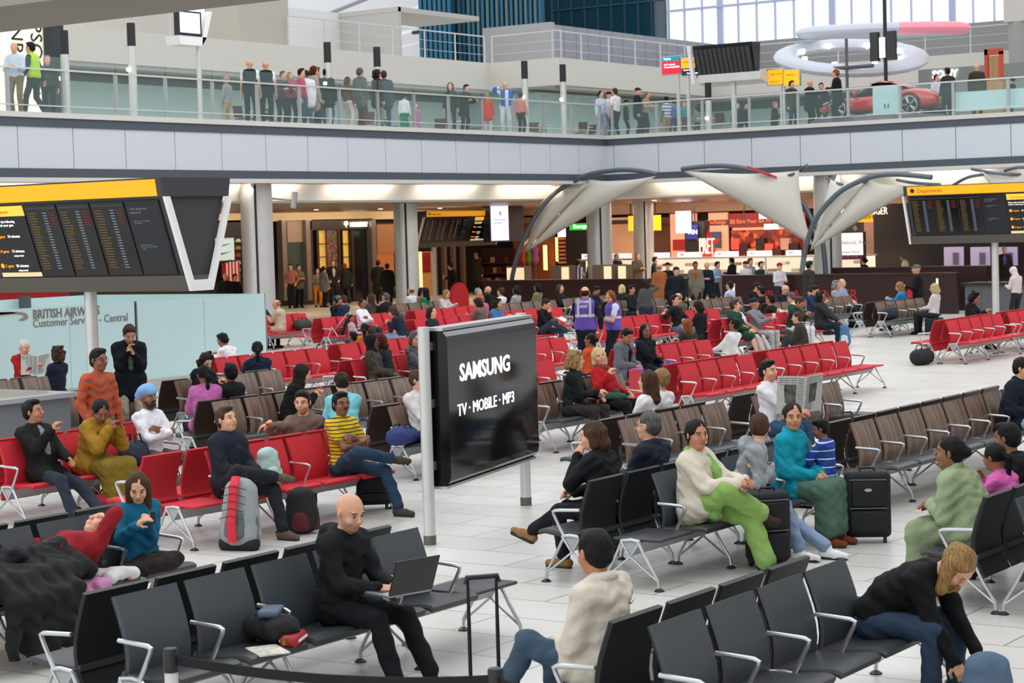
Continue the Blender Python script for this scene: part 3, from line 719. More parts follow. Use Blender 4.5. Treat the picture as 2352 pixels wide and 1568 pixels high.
    if hair in ('short', 'flat'):
        E_(-.022, 0, .038, .100, .086, .094); E_(-.05, 0, -.01, .068, .078, .075)
        E_(.090, 0, -.030, .078, .095, .104, 1); E_(.04, 0, -.075, .07, .11, .06, 1)
        if hair == 'short': E_(.035, 0, .105, .05, .06, .026)
    elif hair == 'thin': E_(-.035, 0, .01, .088, .086, .070); E_(.06, 0, .02, .085, .07, .11, 1); E_(0, 0, .1, .07, .06, .05, 1)
    elif hair in ('long', 'bob', 'curly', 'pony', 'bun', 'vlong'):
        E_(-.022, 0, .034, .102, .087, .097)
        dz = {'long': -.20, 'bob': -.08, 'curly': -.07, 'vlong': -.34}.get(hair, -.02)
        if hair in ('long', 'bob', 'curly', 'vlong'):
            rr = .050 if hair != 'curly' else .062
            for s_ in (1, -1):
                R_.cap(hp_(-.02, .066*s_, .02), head+HR @ V(-.03, .075*s_, -.06)+V(0, 0, min(0, dz+.06)), rr*.8, rr*.75, .03)
            R_.cap(hp_(-.06, 0, .02), head+HR @ V(-.085, 0, -.03)+V(-.02, 0, min(0, dz+.03)), .07, .065, .03)
        if hair == 'curly':
            rr = random.Random(seed)
            for i in range(26):
                a = rr.random()*2*pi; z_ = rr.uniform(-.09, .12); q = .095*sqrt(max(.1, 1-(z_/.16)**2)); x_ = q*cos(a)-.03
                if x_ < .045: E_(x_, q*sin(a), z_, .028, .028, .026, 0, .012)
        if hair == 'pony': R_.cap(hp_(-.10, 0, .02), hp_(-.15, 0, -.02), .03, .035).cap(hp_(-.15, 0, -.02), head+HR @ V(-.13, 0, -.1)+V(0, 0, -.16), .035, .02)
        if hair == 'bun': E_(-.118, 0, .01, .045, .05, .045); E_(-.05, 0, -.02, .06, .074, .06)
        E_(.092, 0, -.018, .076, .068, .100, 1)
        if hair != 'curly': E_(.068, .012, .098, .05, .010, .022, 1)
    elif hair == 'turban':
        R_.ell(hp_(-.02, 0, .075), V(.125, .112, .085), HR @ rotm(0, -.35), .02).cap(hp_(.06, .02, .07), hp_(-.09, -.05, .03), .05, .05).cap(hp_(.06, -.02, .07), hp_(-.09, .05, .03), .05, .05); E_(-.07, 0, .03, .06, .085, .06)
        hmt = cloth('t', Q.get('hcol', '#7fa9d8'))
    elif hair == 'cap':
        E_(-.015, 0, .055, .104, .086, .075); R_.cap(hp_(.07, .035, .058), hp_(.15, .02, .045), .012, .008).cap(hp_(.07, -.035, .058), hp_(.15, -.02, .045), .012, .008).cap(hp_(.07, 0, .062), hp_(.155, 0, .048), .012, .008); E_(.05, 0, -.06, .14, .12, .085, 1, .01)
        hmt = cloth('c', Q.get('hcol', '#20242c'))
    elif hair == 'hijab':
        E_(-.02, 0, .035, .112, .100, .105); R_.cap(hp_(-.02, 0, -.05), neck+T @ V(.0, 0, 0), .085, .10, .04); E_(.1, 0, -.012, .06, .056, .082, 1)
        hmt = cloth('h', Q.get('hcol', '#14110f'))
    elif hair == 'helmet':
        E_(-.01, 0, .03, .125, .112, .115); E_(.10, 0, -.03, .07, .09, .07, 1); hmt = M('gloss_black', '#0b0c0e', .12, coat=.8)
    if R_.p:
        m_ = R_.mesh(hh*1.15*hs, .003 if lod < 3 and hair not in ('cap', 'turban', 'helmet', 'hijab') else 0, seed)
        if m_ is not None: np_mesh({'turban': 'turban', 'cap': 'cap', 'hijab': 'headscarf', 'helmet': 'helmet'}.get(hair, 'hair'), [m_], hmt, root)
    if beard == 'full':
        Bd = Imp(.015); Bd.ell(hp_(.04, 0, -.075), V(.062, .062, .058), HR).ell(hp_(.02, 0, -.04), V(.05, .070, .05), HR).ell(hp_(.09, 0, -.04), V(.02, .03, .010), HR)
        Bd.ell(hp_(.095, 0, -.056), V(.02, .018, .007), HR, neg=1).ell(hp_(.09, 0, .015), V(.07, .075, .048), HR, neg=1)
        m_ = Bd.mesh(hh*1.15); np_mesh('beard', [m_], M('hair_'+hc, HAIR[hc], .5), root)
    if Q.get('mou') : m_ = Imp(.008).cap(hp_(.100, .022, -.041), hp_(.104, 0, -.036), .006, .0075).cap(hp_(.104, 0, -.036), hp_(.100, -.022, -.041), .0075, .006).mesh(hh); np_mesh('moustache', [m_], M('hair_'+hc, HAIR[hc], .5), root)
    if glasses:
        gm = MB()
        for s_ in (1, -1):
            gm.tube([tuple(hp_(.098, .031*s_+.021*cos(a), .006+.015*sin(a))) for a in [2*pi*i/12 for i in range(13)]], .0016, 5)
            gm.tube([tuple(hp_(.096, .052*s_, .010)), tuple(hp_(.0, .083*s_, .012))], .0016, 5)
        gm.tube([tuple(hp_(.099, .012, .010)), tuple(hp_(.099, -.012, .010))], .0016, 5)
        gm.build('glasses', blackp, root)
    if scarf:
        Sf = Imp(.02)
        for i in range(12): a = 2*pi*i/12; Sf.ell(neck+T @ V(.075*cos(a)+.01, .078*sin(a), .015-.03*cos(a)), V(.034, .034, .032), None)
        if Q.get('sdrape'):
            Sf.cap(neck+T @ V(.08, .05, -.03), chest+T2 @ V(.165, .06, .0), .04, .05).cap(chest+T2 @ V(.165, .06, .0), waist+T @ V(.20, .06, -.02), .05, .055).cap(waist+T @ V(.20, .06, -.02), P0+V(.22, -.10, .0), .055, .06)
        sub('scarf', Sf, cloth('sc', scarf), None, .003)
    root['_j'] = 0; del root['_j']
    return root, dict(head=head, HR=HR, wl=wl, wr=wr, neck=neck, chest=chest, kl=kl, kr=kr, waist=waist, P0=P0, T=T, al=al, ar=ar, sc=sc, face=face, loc=loc, shl=shl, shr=shr, el=el, er=er)
# ------------------------------------------------------------------ who sits and stands where
LOG = []
PP = {}
PLACED = []
def free(p, h, dmin=.42):
    """step back along the line of sight until nobody stands on the spot"""
    p = np.array(p, float); dr = (p-CP)/np.linalg.norm(p-CP)
    for _ in range(12):
        if all(hypot(p[0]-a, p[1]-b) > dmin or abs(p[2]-c) > 2.5 for a, b, c in PLACED): break
        p = p+dr*.28
    PLACED.append((p[0], p[1], p[2])); return p
def S(key, px, py, xc, side, pose, label, lod=1, dx=0.0, face=None, chk=1, Y=None, **k):
    """seated on row xc, side +1 faces +X; px, py = crown of the head in the photograph"""
    hx = xc+side*(.30+dx); p = atX(px, py, hx); y = p[1] if Y is None else Y
    LOG.append((key, round(float(p[2]), 2), round(float(y), 2)))
    f = (0 if side > 0 else 180) if face is None else face
    PP[key] = person((xc+side*.37, y, 0), f, pose, label, lod=lod, **k)[::-1]; return PP[key]
def T_(key, px, py, h, face, pose, label, lod=2, **k):
    p = atZ(px, py, h)
    if p[0] < -54.5: p = atX(px, py, -54.5); h = min(p[2], h*1.07)
    if p[1] > 70.5 and px > 1100: p = atY(px, py, 70.5 if px < 1900 else 72); h = min(p[2], h*1.07)
    p = free(p, h); PP[key] = person((p[0], p[1], 0), face, pose, label, lod=lod, sc=h/1.72, **k)[::-1]; return PP[key]
def Z_(px, py, h, face, pose, label, seat=0, lod=3, **k):
    top = h if not seat else h-.0
    p = atZ(px, py, 6.1+top)
    if px < 1392:
        if p[0] > -38.75: p = atX(px, py, -38.75)
    elif p[1] < 62.75: p = atY(px, py, 62.75)
    p = free(p, h); s_ = (p[2]-6.1)/(1.31 if seat else 1.72)
    return person((p[0], p[1], 6.1), face, pose, label, lod=lod, sc=max(.5, min(1.12, s_)), **k)
# --- near rows
S('laptop', 822, 1160, -8.9, 1, 'type', 'bald man in a black jumper working on a laptop on his knees', 0, top='#131416', bot='#0f1014', topk='jumper', hair='bald', hc='dark', hood=1, le=.10, hp=.30, hy=-.25,
  al=(.62, .16, .09), ar=(.56, -.14, .09), shoe='#111111', beard='stub', Y=10.35)
S('beige', 1388, 1254, -5.57, -1, 'lap', 'black-haired man in a beige jacket seen from behind, ankle crossed over his knee', 0, top='#cfc5b6', bot='#3f5263', topk='coat', hair='short', hc='black', skin='m', le=.02, hy=-.35, hp=.15, scarf='#d0c6b8', fat=.08,
  al=(.62, .10, .36), kl=(.4, .5, 1), fdl=(.75, .3, -.35), shoe='#1c1516', Y=9.5)
S('bend', 2168, 1296, -5.57, 1, 'lean', 'woman with blonde highlights in a black top bending down to her bag', 0, top='#0d0d10', bot='#2c3d52', topk='jumper', hair='long', hc='fair', fem=1, fat=.12, le=1.0, hp=.62, hy=-.2,
  wl=(.66, .10, -.32), wr=(.62, -.16, -.34), al=(.42, .18, .09), ar=(.40, -.16, .09), Y=11.55, curl=.8)
S('girl', 330, 1125, -11.73, 1, 'phone', 'brown-haired girl in a teal top looking at her phone, legs curled up', 0, top='#0f5f80', bot='#2a2220', hair='long', hc='brown', fem=1, sc=.92, le=-.02, hp=.45, hy=-.5, wl=(.20, -.10, .36), wr=(.24, -.26, .36),
  al=(.10, -.30, .50), ar=(.16, -.42, .50), kl=(1, .4, .2), kr=(1, .1, .1), shoe='#e8775e', tw=-.3, Y=11.35)
S('jacket', 12, 935, -16.9, 1, 'chin', 'man in a black jacket and pinstripe shirt, chin on hand, at the left edge', 0, inner=('#9a9aa4', ('#3a3a44', 60, .4, 1)), top='#141212', bot='#27303d', skin='m', topk='coat', hair='short', hc='black', le=-.32, hy=.35, hp=.05, al=(.72, .14, .09), ar=(.62, -.16, .09), kl=(.5, .2, 1), Y=15.1)
S('mustard', 192, 940, -16.9, 1, 'cheeks', 'woman in a mustard shawl holding her face in both hands', 0, top='#9a7424', bot='#7a6420', skin='b', fem=1, hair='bun', hc='black', topk='loose', botk='skirt', hp=.35, hy=-.5)
S('turban', 333, 882, -16.9, 1, 'cross', 'man in a pale blue turban and white shirt with folded arms', 0, top='#e4e3ea', bot='#5a554c', skin='b', hair='turban', hc='dark', beard='full', hy=-.1, fat=.05, al=(.56, .14, .09), ar=(.52, -.13, .09))
S('vest', 512, 952, -14.05, 1, 'lap', 'brown-haired man in a navy quilted vest with one boot across his knee', 0, inner='#23262c', top='#1d2126', bot='#23252a', hair='short', hc='brown', vest='#1a2130', topk='coat', le=-.08, hy=-.05, hp=-.12, wl=(.33, .02, .17), wr=(.33, -.09, .16),
  ar=(.50, .12, .62), kr=(.3, -.9, .5), fdr=(.55, .6, -.2), al=(.55, .14, .09), shoe='#5e5345', sole='#3a342b')
S('yellow', 776, 914, -14.05, 1, 'cross', 'man in a yellow striped polo shirt with folded arms and a moustache', 0, mou=1, top='#d9b428', bot='#2b4258', skin='b', hair='short', hc='black', stripe=('#3d3a2c', 26, .28, 2), glasses=1, sl='short', le=-.10, hy=-.45, topk='jumper',
  ar=(.52, .16, .60), kr=(.35, -.85, .5), fdr=(.8, .5, -.1), al=(.62, .12, .09), shoe='#4c4438', sole='#2c2620', fat=.06)
S('hoodman', 692, 918, -14.05, -1, 'clasp', 'man in a brown hooded top resting clasped hands on the red seat back', 0, top='#6d5c52', bot='#3a4250', hair='short', hc='dark', hood=1, face=-60, le=.18, hy=-.1, wl=(.20, -.42, .40), wr=(.26, -.36, .40), beard='stub', Y=17.0, dx=.1)
T_('orange', 222, 803, 1.74, -5, 'stand', 'standing man in an orange striped sweater with glasses', 0, top='#b8502f', bot='#7c6a52', skin='b', hair='short', hc='black', stripe=('#6d5a4e', 34, .22, 2), glasses=1, topk='jumper', wr=(.10, -.2, -.05))
T_('wristman', 293, 742, 1.80, -35, 'schest', 'bearded man in a dark navy jacket looking at his wrist, standing', 1, inner='#5f7a68', top='#12161f', bot='#b5aa94', hair='short', hc='brown', topk='coat', hood=1, hp=.5, beard='stub')
# --- right of centre, near
S('brownshoes', 1392, 996, -8.9, -1, 'chinl', 'woman in a black coat and tan shoes with her legs crossed, hand at her mouth', 0, top='#101216', bot='#14161c', hair='bob', hc='brown', fem=1, topk='coat', le=.20, hy=.25,
  al=(.42, .08, .09), ar=(.78, .06, .30), kr=(.5, .2, 1.2), kl=(.5, .2, 1), fdr=(.75, 0, .25), shoe='#8b6742', wr=(.36, -.02, .14), Y=14.95, sole='#2b211b')
S('glassesman', 1512, 981, -8.9, -1, 'clasp', 'grey-haired man in glasses and a dark suit turned to the left', 0, inner='#b8c0cc', top='#1c222e', bot='#6f6a55', hair='flat', hc='steel', glasses=1, topk='coat', collar=1, hy=.1, ar=(.80, -.05, .42), al=(.40, .1, .09), shoe='#15151a', fdr=(.8, 0, .2), le=0)
S('lime', 1563, 994, -8.9, 1, 'clasp', 'woman in lime green trousers and a cream cardigan with a green scarf', 0, top='#cfc5b4', bot='#86a85a', skin='m', fem=1, hair='bun', hc='black', botk='baggy', topk='loose', scarf='#7fae5c', sdrape=1, hy=-.55, le=.0, fat=.08,
  wl=(.46, .02, .28), wr=(.44, -.08, .26), ar=(.52, .20, .50), kr=(.3, -.7, .8), al=(.58, .16, .09), fdr=(.6, .6, -.2), shoe='#40302a', Y=15.2)
S('greyhood', 1690, 963, -8.9, 1, 'cross', 'man in a light grey hooded top and faded jeans hiding his face, turned away', 0, top='#8f9296', bot='#7f93ad', hair='short', hc='brown', hood=1, le=.30, hp=.2, hy=1.4, tw=.5, topk='jumper', stripe=('#a9acb0', 9, .12, 1),
  al=(.74, .16, .09), ar=(.56, -.04, .09), kl=(.4, .1, 1), shoe='#e6e6e6', sole='#d8d8d8')
S('turq', 1792, 955, -8.9, 1, 'lap', 'woman in a bright turquoise shawl looking back over her shoulder', 0, top='#0f8fa3', bot='#4d6a5a', skin='t', fem=1, hair='bun', hc='dark', topk='loose', botk='skirt', scarf='#1193a8', hy=-.9, le=.1, shoe='#7b3b22')
S('newspaper', 1758, 829, -11.65, 1, 'read', 'dark-haired man in a white shirt holding an open newspaper', 0, top='#e3dde2', bot='#34506f', hair='short', hc='black', hy=-.15, le=-.12, wl=(.24, -.03, .47), wr=(.42, -.06, .20), beard='stub', collar=1)
S('twocurly', 1303, 818, -15.3, 1, 'lap', 'woman with curly blonde hair in a black cardigan, seen from behind the shoulder', 0, top='#17181b', bot='#2a2728', hair='curly', hc='fair', fem=1, hy=.5, tw=.35, le=.05, fat=.08, wr=(.34, .12, .22), wl=(.30, .2, .15))
S('twored', 1380, 808, -15.3, 1, 'chin', 'laughing blonde woman in a red sweater and grey scarf', 0, top='#b0161e', bot='#151517', hair='bob', hc='bblond', fem=1, scarf='#4a4542', hy=-.75, hr=-.2, le=-.18, wr=(.16, -.20, .42), topk='jumper')
S('tee', 1523, 872, -11.65, -1, 'lap', 'close-cropped man in glasses and a white tee shirt, legs stretched out', 0, top='#e8e8ea', bot='#4a5f78', hair='flat', hc='fair', glasses=1, sl='short', le=-.12, al=(.78, .02, .09), ar=(.60, -.12, .09), hy=.15, shoe='#d8d8d8')
S('brownhair', 1492, 858, -11.65, -1, 'lap', 'woman with straight brown hair in a white top beside the man in the white tee', 1, top='#e4e2e0', bot='#2b2b2e', hair='long', hc='brown', fem=1)
S('white', 955, 850, -15.3, 1, 'cross', 'man in a cream sweater with grey arm bands beside the sign post', 0, top='#cfcac4', bot='#2f3f68', hair='flat', hc='brown', le=-.18, hp=.2, hy=.1, topk='jumper')
S('blueshirt', 800, 862, -15.3, -1, 'phone', 'woman in a pale blue shirt with her dark hair clipped up, seen from behind', 1, top='#7cc4cf', bot='#2b3d55', hair='bun', hc='dark', fem=1, fat=.18, hy=-.2, hp=.3, face=150, le=.1)
S('blackhair', 650, 855, -18.1, 1, 'phone', 'woman with very long black hair in black with a yellow belt', 1, top='#0c0c0e', bot='#0f0f12', hair='vlong', hc='dark', fem=1, topk='jumper', face=50, le=.3, hp=.2)
S('pink', 482, 866, -18.1, -1, 'phone', 'woman in a pink shawl with a teal hair tie and a long dark ponytail', 1, top='#c06aa8', bot='#26222c', hair='pony', hc='black', fem=1, topk='loose', le=.1, face=150, skin='b')
S('whitecollar', 545, 853, -18.1, -1, 'lap', 'dark-haired man in a black jacket with a white collar, facing left', 1, inner='#d8d8dc', top='#16171a', bot='#22242a', hair='short', hc='black', skin='b', collar=1, topk='coat', hy=-.5, dx=-.1)
S('reader', 452, 820, -21.35, 1, 'phone', 'woman with short dark curls in a black coat looking down at her hands', 1, top='#15161b', bot='#24242a', hair='curly', hc='dark', fem=1, topk='coat', hp=.5, le=.1, hy=-.3, scarf='#cfc4b6')
S('whiteshirt', 540, 769, -24.4, -1, 'phone', 'black-haired man in a white shirt bent over his phone by the frosted glass', 1, top='#e9e8ee', bot='#3a3b40', hair='short', hc='black', skin='b', le=.35, hp=.2)
S('navyjk', 600, 797, -21.35, -1, 'chin', 'woman in a navy puffer jacket, black hair tied back', 1, top='#16223a', bot='#1b1d22', hair='pony', hc='black', skin='m', fem=1, topk='coat', face=150, hy=-.3, wl=(.3, .1, .42))
S('camo', 855, 783, -21.35, 1, 'lap', 'person in a speckled brown coat and black headscarf leaning aside', 1, top='#4a4030', bot='#2a2622', hair='hijab', hc='black', skin='d', topk='coat', lr=-.2, face=20, topmat=M('speckled_coat', '#3a3226', .85, var=.75, vscale=26))
S('redhair', 905, 795, -21.35, 1, 'phone', 'woman with dark red hair in a charcoal blazer', 1, inner='#d8d6d8', top='#1d2125', bot='#22242a', hair='bob', hc='red', fem=1, topk='coat', face=190, dx=.25, le=.15)
S('greyfloral', 946, 771, -21.35, 1, 'read', 'grey-haired woman in a black and white patterned jacket looking down', 1, top='#55585a', bot='#26262a', hair='bob', hc='steel', fem=1, hp=.35, hy=-.4, topmat=M('patterned_jacket', '#4b4d50', .85, var=.8, vscale=22))
S('orangetop', 845, 740, -24.75, -1, 'lap', 'girl in an orange top with a long black plait', 1, top='#d8792a', bot='#2a2a2e', hair='pony', hc='black', skin='b', fem=1, sc=.93, face=120)
S('kidhead', 813, 765, -24.75, -1, 'lap', 'small child with black hair beside the girl in orange', 2, top='#2a2a30', bot='#2a2a2e', hair='short', hc='black', skin='b', sc=.82)
S('mother', 828, 690, -32.95, 1, 'cross', 'woman in a white sweater cuddling a child on her lap', 1, top='#e6e4ea', bot='#33343a', hair='bun', hc='black', skin='b', fem=1, topk='jumper', hr=.2, hy=-.3)
S('child', 803, 697, -32.6, 1, 'lap', 'small child in a white and red knitted jumper held by the woman in white', 2, top='#d8cdd2', bot='#55306a', hair='short', hc='black', skin='b', sc=.72, stripe=('#a83850', 14, .35, 2), face=60, hy=-1.0, chk=0)
# --- red rows in the middle
S('fleece', 1418, 755, -18.1, 1, 'lap', 'young man with thick black hair in a grey fleece looking down', 1, inner='#17171a', top='#6b6c74', bot='#15161a', hair='short', hc='black', skin='m', hp=.45, le=.12, hy=-.4, topk='coat', Y=None)
S('hoodgirl', 1470, 770, -18.1, 1, 'chin', 'girl in a navy hooded jacket with a hand over her mouth', 1, top='#141c26', bot='#1b2436', hair='long', hc='black', skin='b', fem=1, topk='coat', hy=-.6, hood=1)
S('orangekid', 1360, 786, -18.1, -1, 'lap', 'child in an orange shirt with a blonde hair bobble, turned away', 1, top='#d8562a', bot='#222630', hair='bun', hc='black', skin='b', sc=.9, hy=.2)
S('redlong', 1582, 742, -20.0, 1, 'phone', 'person with long ginger hair sitting low behind the red seats', 1, top='#2b2520', bot='#2a2a30', hair='vlong', hc='ginger', fem=1, face=170, zp=.35, le=.2)
S('greencap', 1672, 683, -21.35, 1, 'lap', 'boy in a dark green hooded top and green shorts with bare legs', 1, top='#16402c', bot='#143826', hair='short', hc='brown', botk='shorts', hood=1, le=-.2, al=(.60, .10, .09), ar=(.56, -.16, .09), hy=.5, shoe='#dddddd', collar=1, Y=39.45)
S('capwhite', 1697, 693, -21.35, 1, 'lap', 'boy in a black cap and white tee shirt slumped low', 1, top='#dcdde2', bot='#b4b4b4', hair='cap', hc='dark', skin='m', sl='short', le=-.35, hy=-.3, al=(.66, .10, .09), ar=(.60, -.16, .09))
S('capgrey', 1730, 684, -21.35, 1, 'phone', 'boy in a dark baseball cap and grey zip top holding a paper cup', 1, top='#7d7f88', bot='#a8a8a8', hair='cap', hc='dark', skin='m', le=-.15, hy=.4, Y=None)
S('green2', 1812, 690, -21.35, 1, 'phone', 'boy in a green hooded top bowing his head over a bottle', 1, top='#173f2c', bot='#cfd0d4', hair='flat', hc='brown', skin='m', le=.2, hp=.6, hood=1)
S('darkcoat', 1890, 675, -20.6, -1, 'lap', 'woman with black curly hair in a long charcoal coat by the blue backpack', 1, top='#2a2b2f', bot='#1c2534', hair='curly', hc='black', skin='b', fem=1, topk='coat', face=10, le=.0, fat=.1, wl=(.42, .02, .1), wr=(.44, -.1, .1), hy=-.2)
S('crouch', 1850, 740, -18.9, -1, 'lean', 'man in a dark olive jacket resting behind the red seats', 1, top='#35302c', bot='#34343a', hair='flat', hc='brown', topk='coat', zp=.28, face=200, le=.15)
S('lyinghead', 1678, 790, -18.1, -1, 'lap', 'dark-haired person slumped below the seat back with only the head showing', 1, top='#dfe0e0', bot='#3a3a3f', hair='short', hc='black', skin='b', le=-.4, zp=.42)
S('asleep', 1552, 683, -24.4, 1, 'wide', 'man in glasses asleep in a black sweater with a white collar, arm along the seats', 1, top='#121316', bot='#5e7288', hair='short', hc='black', le=-.25, glasses=1, wr=(-.05, -.62, .36), wl=(.35, .05, .10), al=(.7, .1, .09), hy=-.1, collar=1)
S('bookman', 1240, 690, -27.35, 1, 'read', 'man in a black jumper reading a book with one leg crossed', 1, top='#141417', bot='#33414f', hair='flat', hc='dark', hp=.4, le=.05, wl=(.40, .06, .20), wr=(.20, -.05, .44), ar=(.55, .18, .52), kr=(.3, -.6, .8), shoe='#4a3a30')
S('brownblue', 935, 700, -29.6, 1, 'phone', 'woman with thick brown hair in a navy top writing on her knee', 1, top='#1a2336', bot='#7a95b0', hair='bob', hc='brown', fem=1, face=190, le=.4, hp=.3, dx=.2)
S('suitpair', 650, 682, -35.8, 1, 'phone', 'balding man in a beige suit talking beside the frosted glass', 2, top='#bfae94', bot='#b5a68c', hair='thin', hc='fair', topk='coat', face=200, dx=.2, fat=.08, hp=.3)
S('blackblonde', 618, 695, -35.8, -1, 'phone', 'woman in black with blonde hair pinned up, beside the man in beige', 2, top='#15161a', bot='#15161a', hair='bun', hc='fair', fem=1, topk='jumper', face=0, dx=-.2)
S('helmetman', 768, 677, -35.8, 1, 'lap', 'person in a black padded jacket with a glossy black helmet', 2, top='#14171d', bot='#1c1f28', hair='helmet', hc='black', topk='coat', lr=.3, scarf='#a01018')
# --- far seats on the walnut rows
far = [('browncoat', 1110, 697, -28.9, 180, 'woman in a grey-brown coat with brown hair bowing her head', '#6b6058', 'bob', 'dark', 1, .4),
 ('bluetop', 1132, 698, -28.9, 0, 'person in a mid blue top with short black curls', '#3f74a4', 'curly', 'dark', 1, .3),
 ('darkhead', 990, 733, -27.4, 0, 'dark-haired person low behind the left edge of the black sign', '#22242a', 'bob', 'dark', 1, 0),
 ('longdark', 1120, 678, -31.0, 180, 'woman with long black hair in a pink top', '#c86a80', 'vlong', 'black', 1, 0),
 ('plaid', 1097, 658, -34.4, 0, 'elderly man in a red checked shirt', '#a8434a', 'flat', 'grey', 0, 0),
 ('baldfar', 1122, 656, -34.4, 180, 'bald man in black seen from behind, near the red checked shirt', '#1b1c20', 'bald', 'fair', 0, 0),
 ('whitefar', 1152, 667, -33.1, 180, 'man in a bright white shirt facing left in the far row', '#e8e8ee', 'flat', 'brown', 0, 0),
 ('greyfar', 1187, 662, -33.4, 180, 'curly-haired person in a pale grey top seen from behind', '#a9a9ac', 'curly', 'dark', 1, 0),
 ('phonefar', 1236, 660, -34.0, 180, 'black-haired person in a green and tan print top', '#7f7a52', 'bob', 'black', 1, 0),
 ('scarffar', 1285, 655, -33.2, 0, 'woman with a brown bob in black with a long grey scarf', '#191b1e', 'bob', 'brown', 1, 0),
 ('phonelow', 1358, 660, -31.4, 0, 'dark-haired man bent over his phone behind the purple tabards', '#1e2128', 'short', 'black', 0, .5),
 ('blondfar', 1426, 655, -30.6, 90, 'woman with a light blonde bob seen from behind in the far row', '#2a2a2e', 'bob', 'bblond', 1, 0),
 ('suitfar', 1447, 664, -29.9, 0, 'man in a dark suit and blue tie in the far row', '#17191e', 'short', 'black', 0, .1),
 ('greyjk', 1570, 690, -24.4, 180, 'man in a brown jacket slumped beside the sleeping man', '#5c5248', 'thin', 'fair', 0, .3),
 ('blackpair', 1616, 690, -21.35, 180, 'person in black with a fringe crouching forward', '#141417', 'bob', 'black', 1, .3),
 ('paleblue', 1678, 652, -27.5, 180, 'man in a pale blue shirt seen from behind by the cafe wall', '#b9c6e4', 'flat', 'dark', 0, 0),
 ('darksuit', 1727, 656, -27.0, 0, 'man in a black suit looking down, next to the pale blue shirt', '#131519', 'short', 'dark', 0, .4),
 ('darksuit2', 1752, 664, -24.2, 180, 'black-haired man in black facing the man in the black suit', '#141417', 'short', 'black', 0, .2),
 ('baldblack', 1792, 656, -24.9, 0, 'bald man in glasses and a black tee shirt looking down', '#191a1d', 'bald', 'fair', 0, .3),
 ('blackhead', 1772, 690, -21.35, 180, 'dark-haired person seen from behind beside the green hooded boys', '#202126', 'short', 'black', 0, 0),
 ('creamcoat', 1832, 680, -21.35, 180, 'grey-haired person in a cream jacket slumped over the seat back', '#cbc5b6', 'flat', 'steel', 0, .4),
 ('navy', 1858, 662, -23.9, 0, 'man in a navy shirt looking down, below the green-coated standing man', '#2b3156', 'short', 'dark', 0, .4),
 ('greycurly', 1918, 652, -24.7, 0, 'woman with grey curls in a grey cardigan leaning forward', '#9a9ea4', 'curly', 'grey', 1, .2),
 ('greyman', 1932, 646, -25.2, 0, 'grey-haired man in a checked shirt behind the woman with grey curls', '#8f9bb0', 'thin', 'grey', 0, 0),
 ('blondblue', 2078, 655, -21.4, 180, 'blonde woman in a bright blue top turned to the left', '#2f8fc8', 'long', 'fair', 1, .3),
 ('blondwhite', 2150, 652, -19.9, 180, 'blonde woman in a pale polo neck and black cardigan', '#d9cdd2', 'bob', 'bblond', 1, .2),
 ('blackarm', 2222, 688, -17.6, 0, 'black-haired person bent forward resting on folded arms', '#141417', 'curly', 'black', 1, .5),
 ('whitecurl', 945, 657, -37.4, 180, 'man in a white shirt with dark hair in the far left row', '#dfe0e4', 'thin', 'steel', 0, 0),
 ('darkfar', 967, 655, -37.2, 0, 'woman with dark hair and a tan top in the far left row', '#8a6a52', 'bob', 'dark', 1, 0),
 ('greenfar', 978, 667, -36.2, 180, 'woman with sleek black hair in a bright green top', '#1f7a48', 'long', 'black', 1, 0),
 ('blondread', 1015, 670, -35.2, 0, 'woman with long fair hair reading in a navy cardigan', '#c8bcc0', 'long', 'fair', 1, .4),
 ('scarfback', 888, 680, -34.6, 180, 'person with grey hair and a pink scarf in a black coat', '#1c1e22', 'flat', 'steel', 0, 0),
 ('shawl', 880, 662, -36.0, 0, 'woman in a grey and white shawl facing the camera', '#a8a29a', 'bun', 'dark', 1, 0),
 ('brownlong', 852, 672, -34.8, 180, 'woman with long frizzy brown hair and a brown coat', '#4a3c36', 'long', 'brown', 1, 0),
 ('bluefar', 790, 668, -34.9, 180, 'person in a navy coat with brown hair beyond the black helmet', '#232c44', 'flat', 'brown', 0, 0),
 ('oldread', 42, 785, -27.6, 0, 'white-haired man in a red jumper and dark coat with a newspaper', '#a01c22', 'flat', 'white', 0, .3),
 ('phonewoman', 133, 803, -24.4, 180, 'curly dark-haired woman in navy holding up a phone', '#1a2234', 'curly', 'brown', 1, 0)]
for (k, px, py, xc, f, lab, c, hr_, hc, fm, hp) in far:
    sd = 1 if f < 100 else -1
    near = py > 700 and px < 200
    S(k, px, py, xc, sd, 'phone' if hp > .25 else ('read' if k in ('oldread',) else 'lap'), lab, 1 if near else 2, face=f, top=c, bot='#25272d' if c != '#2b3156' else '#5b5048', hair=hr_, hc=hc, fem=fm, hp=hp,
      skin='m' if hc == 'black' else 'p', topk='coat' if c in ('#6b6058', '#1c1e22', '#4a3c36', '#5c5248') else 'shirt', glasses=1 if k in ('baldblack',) else 0)
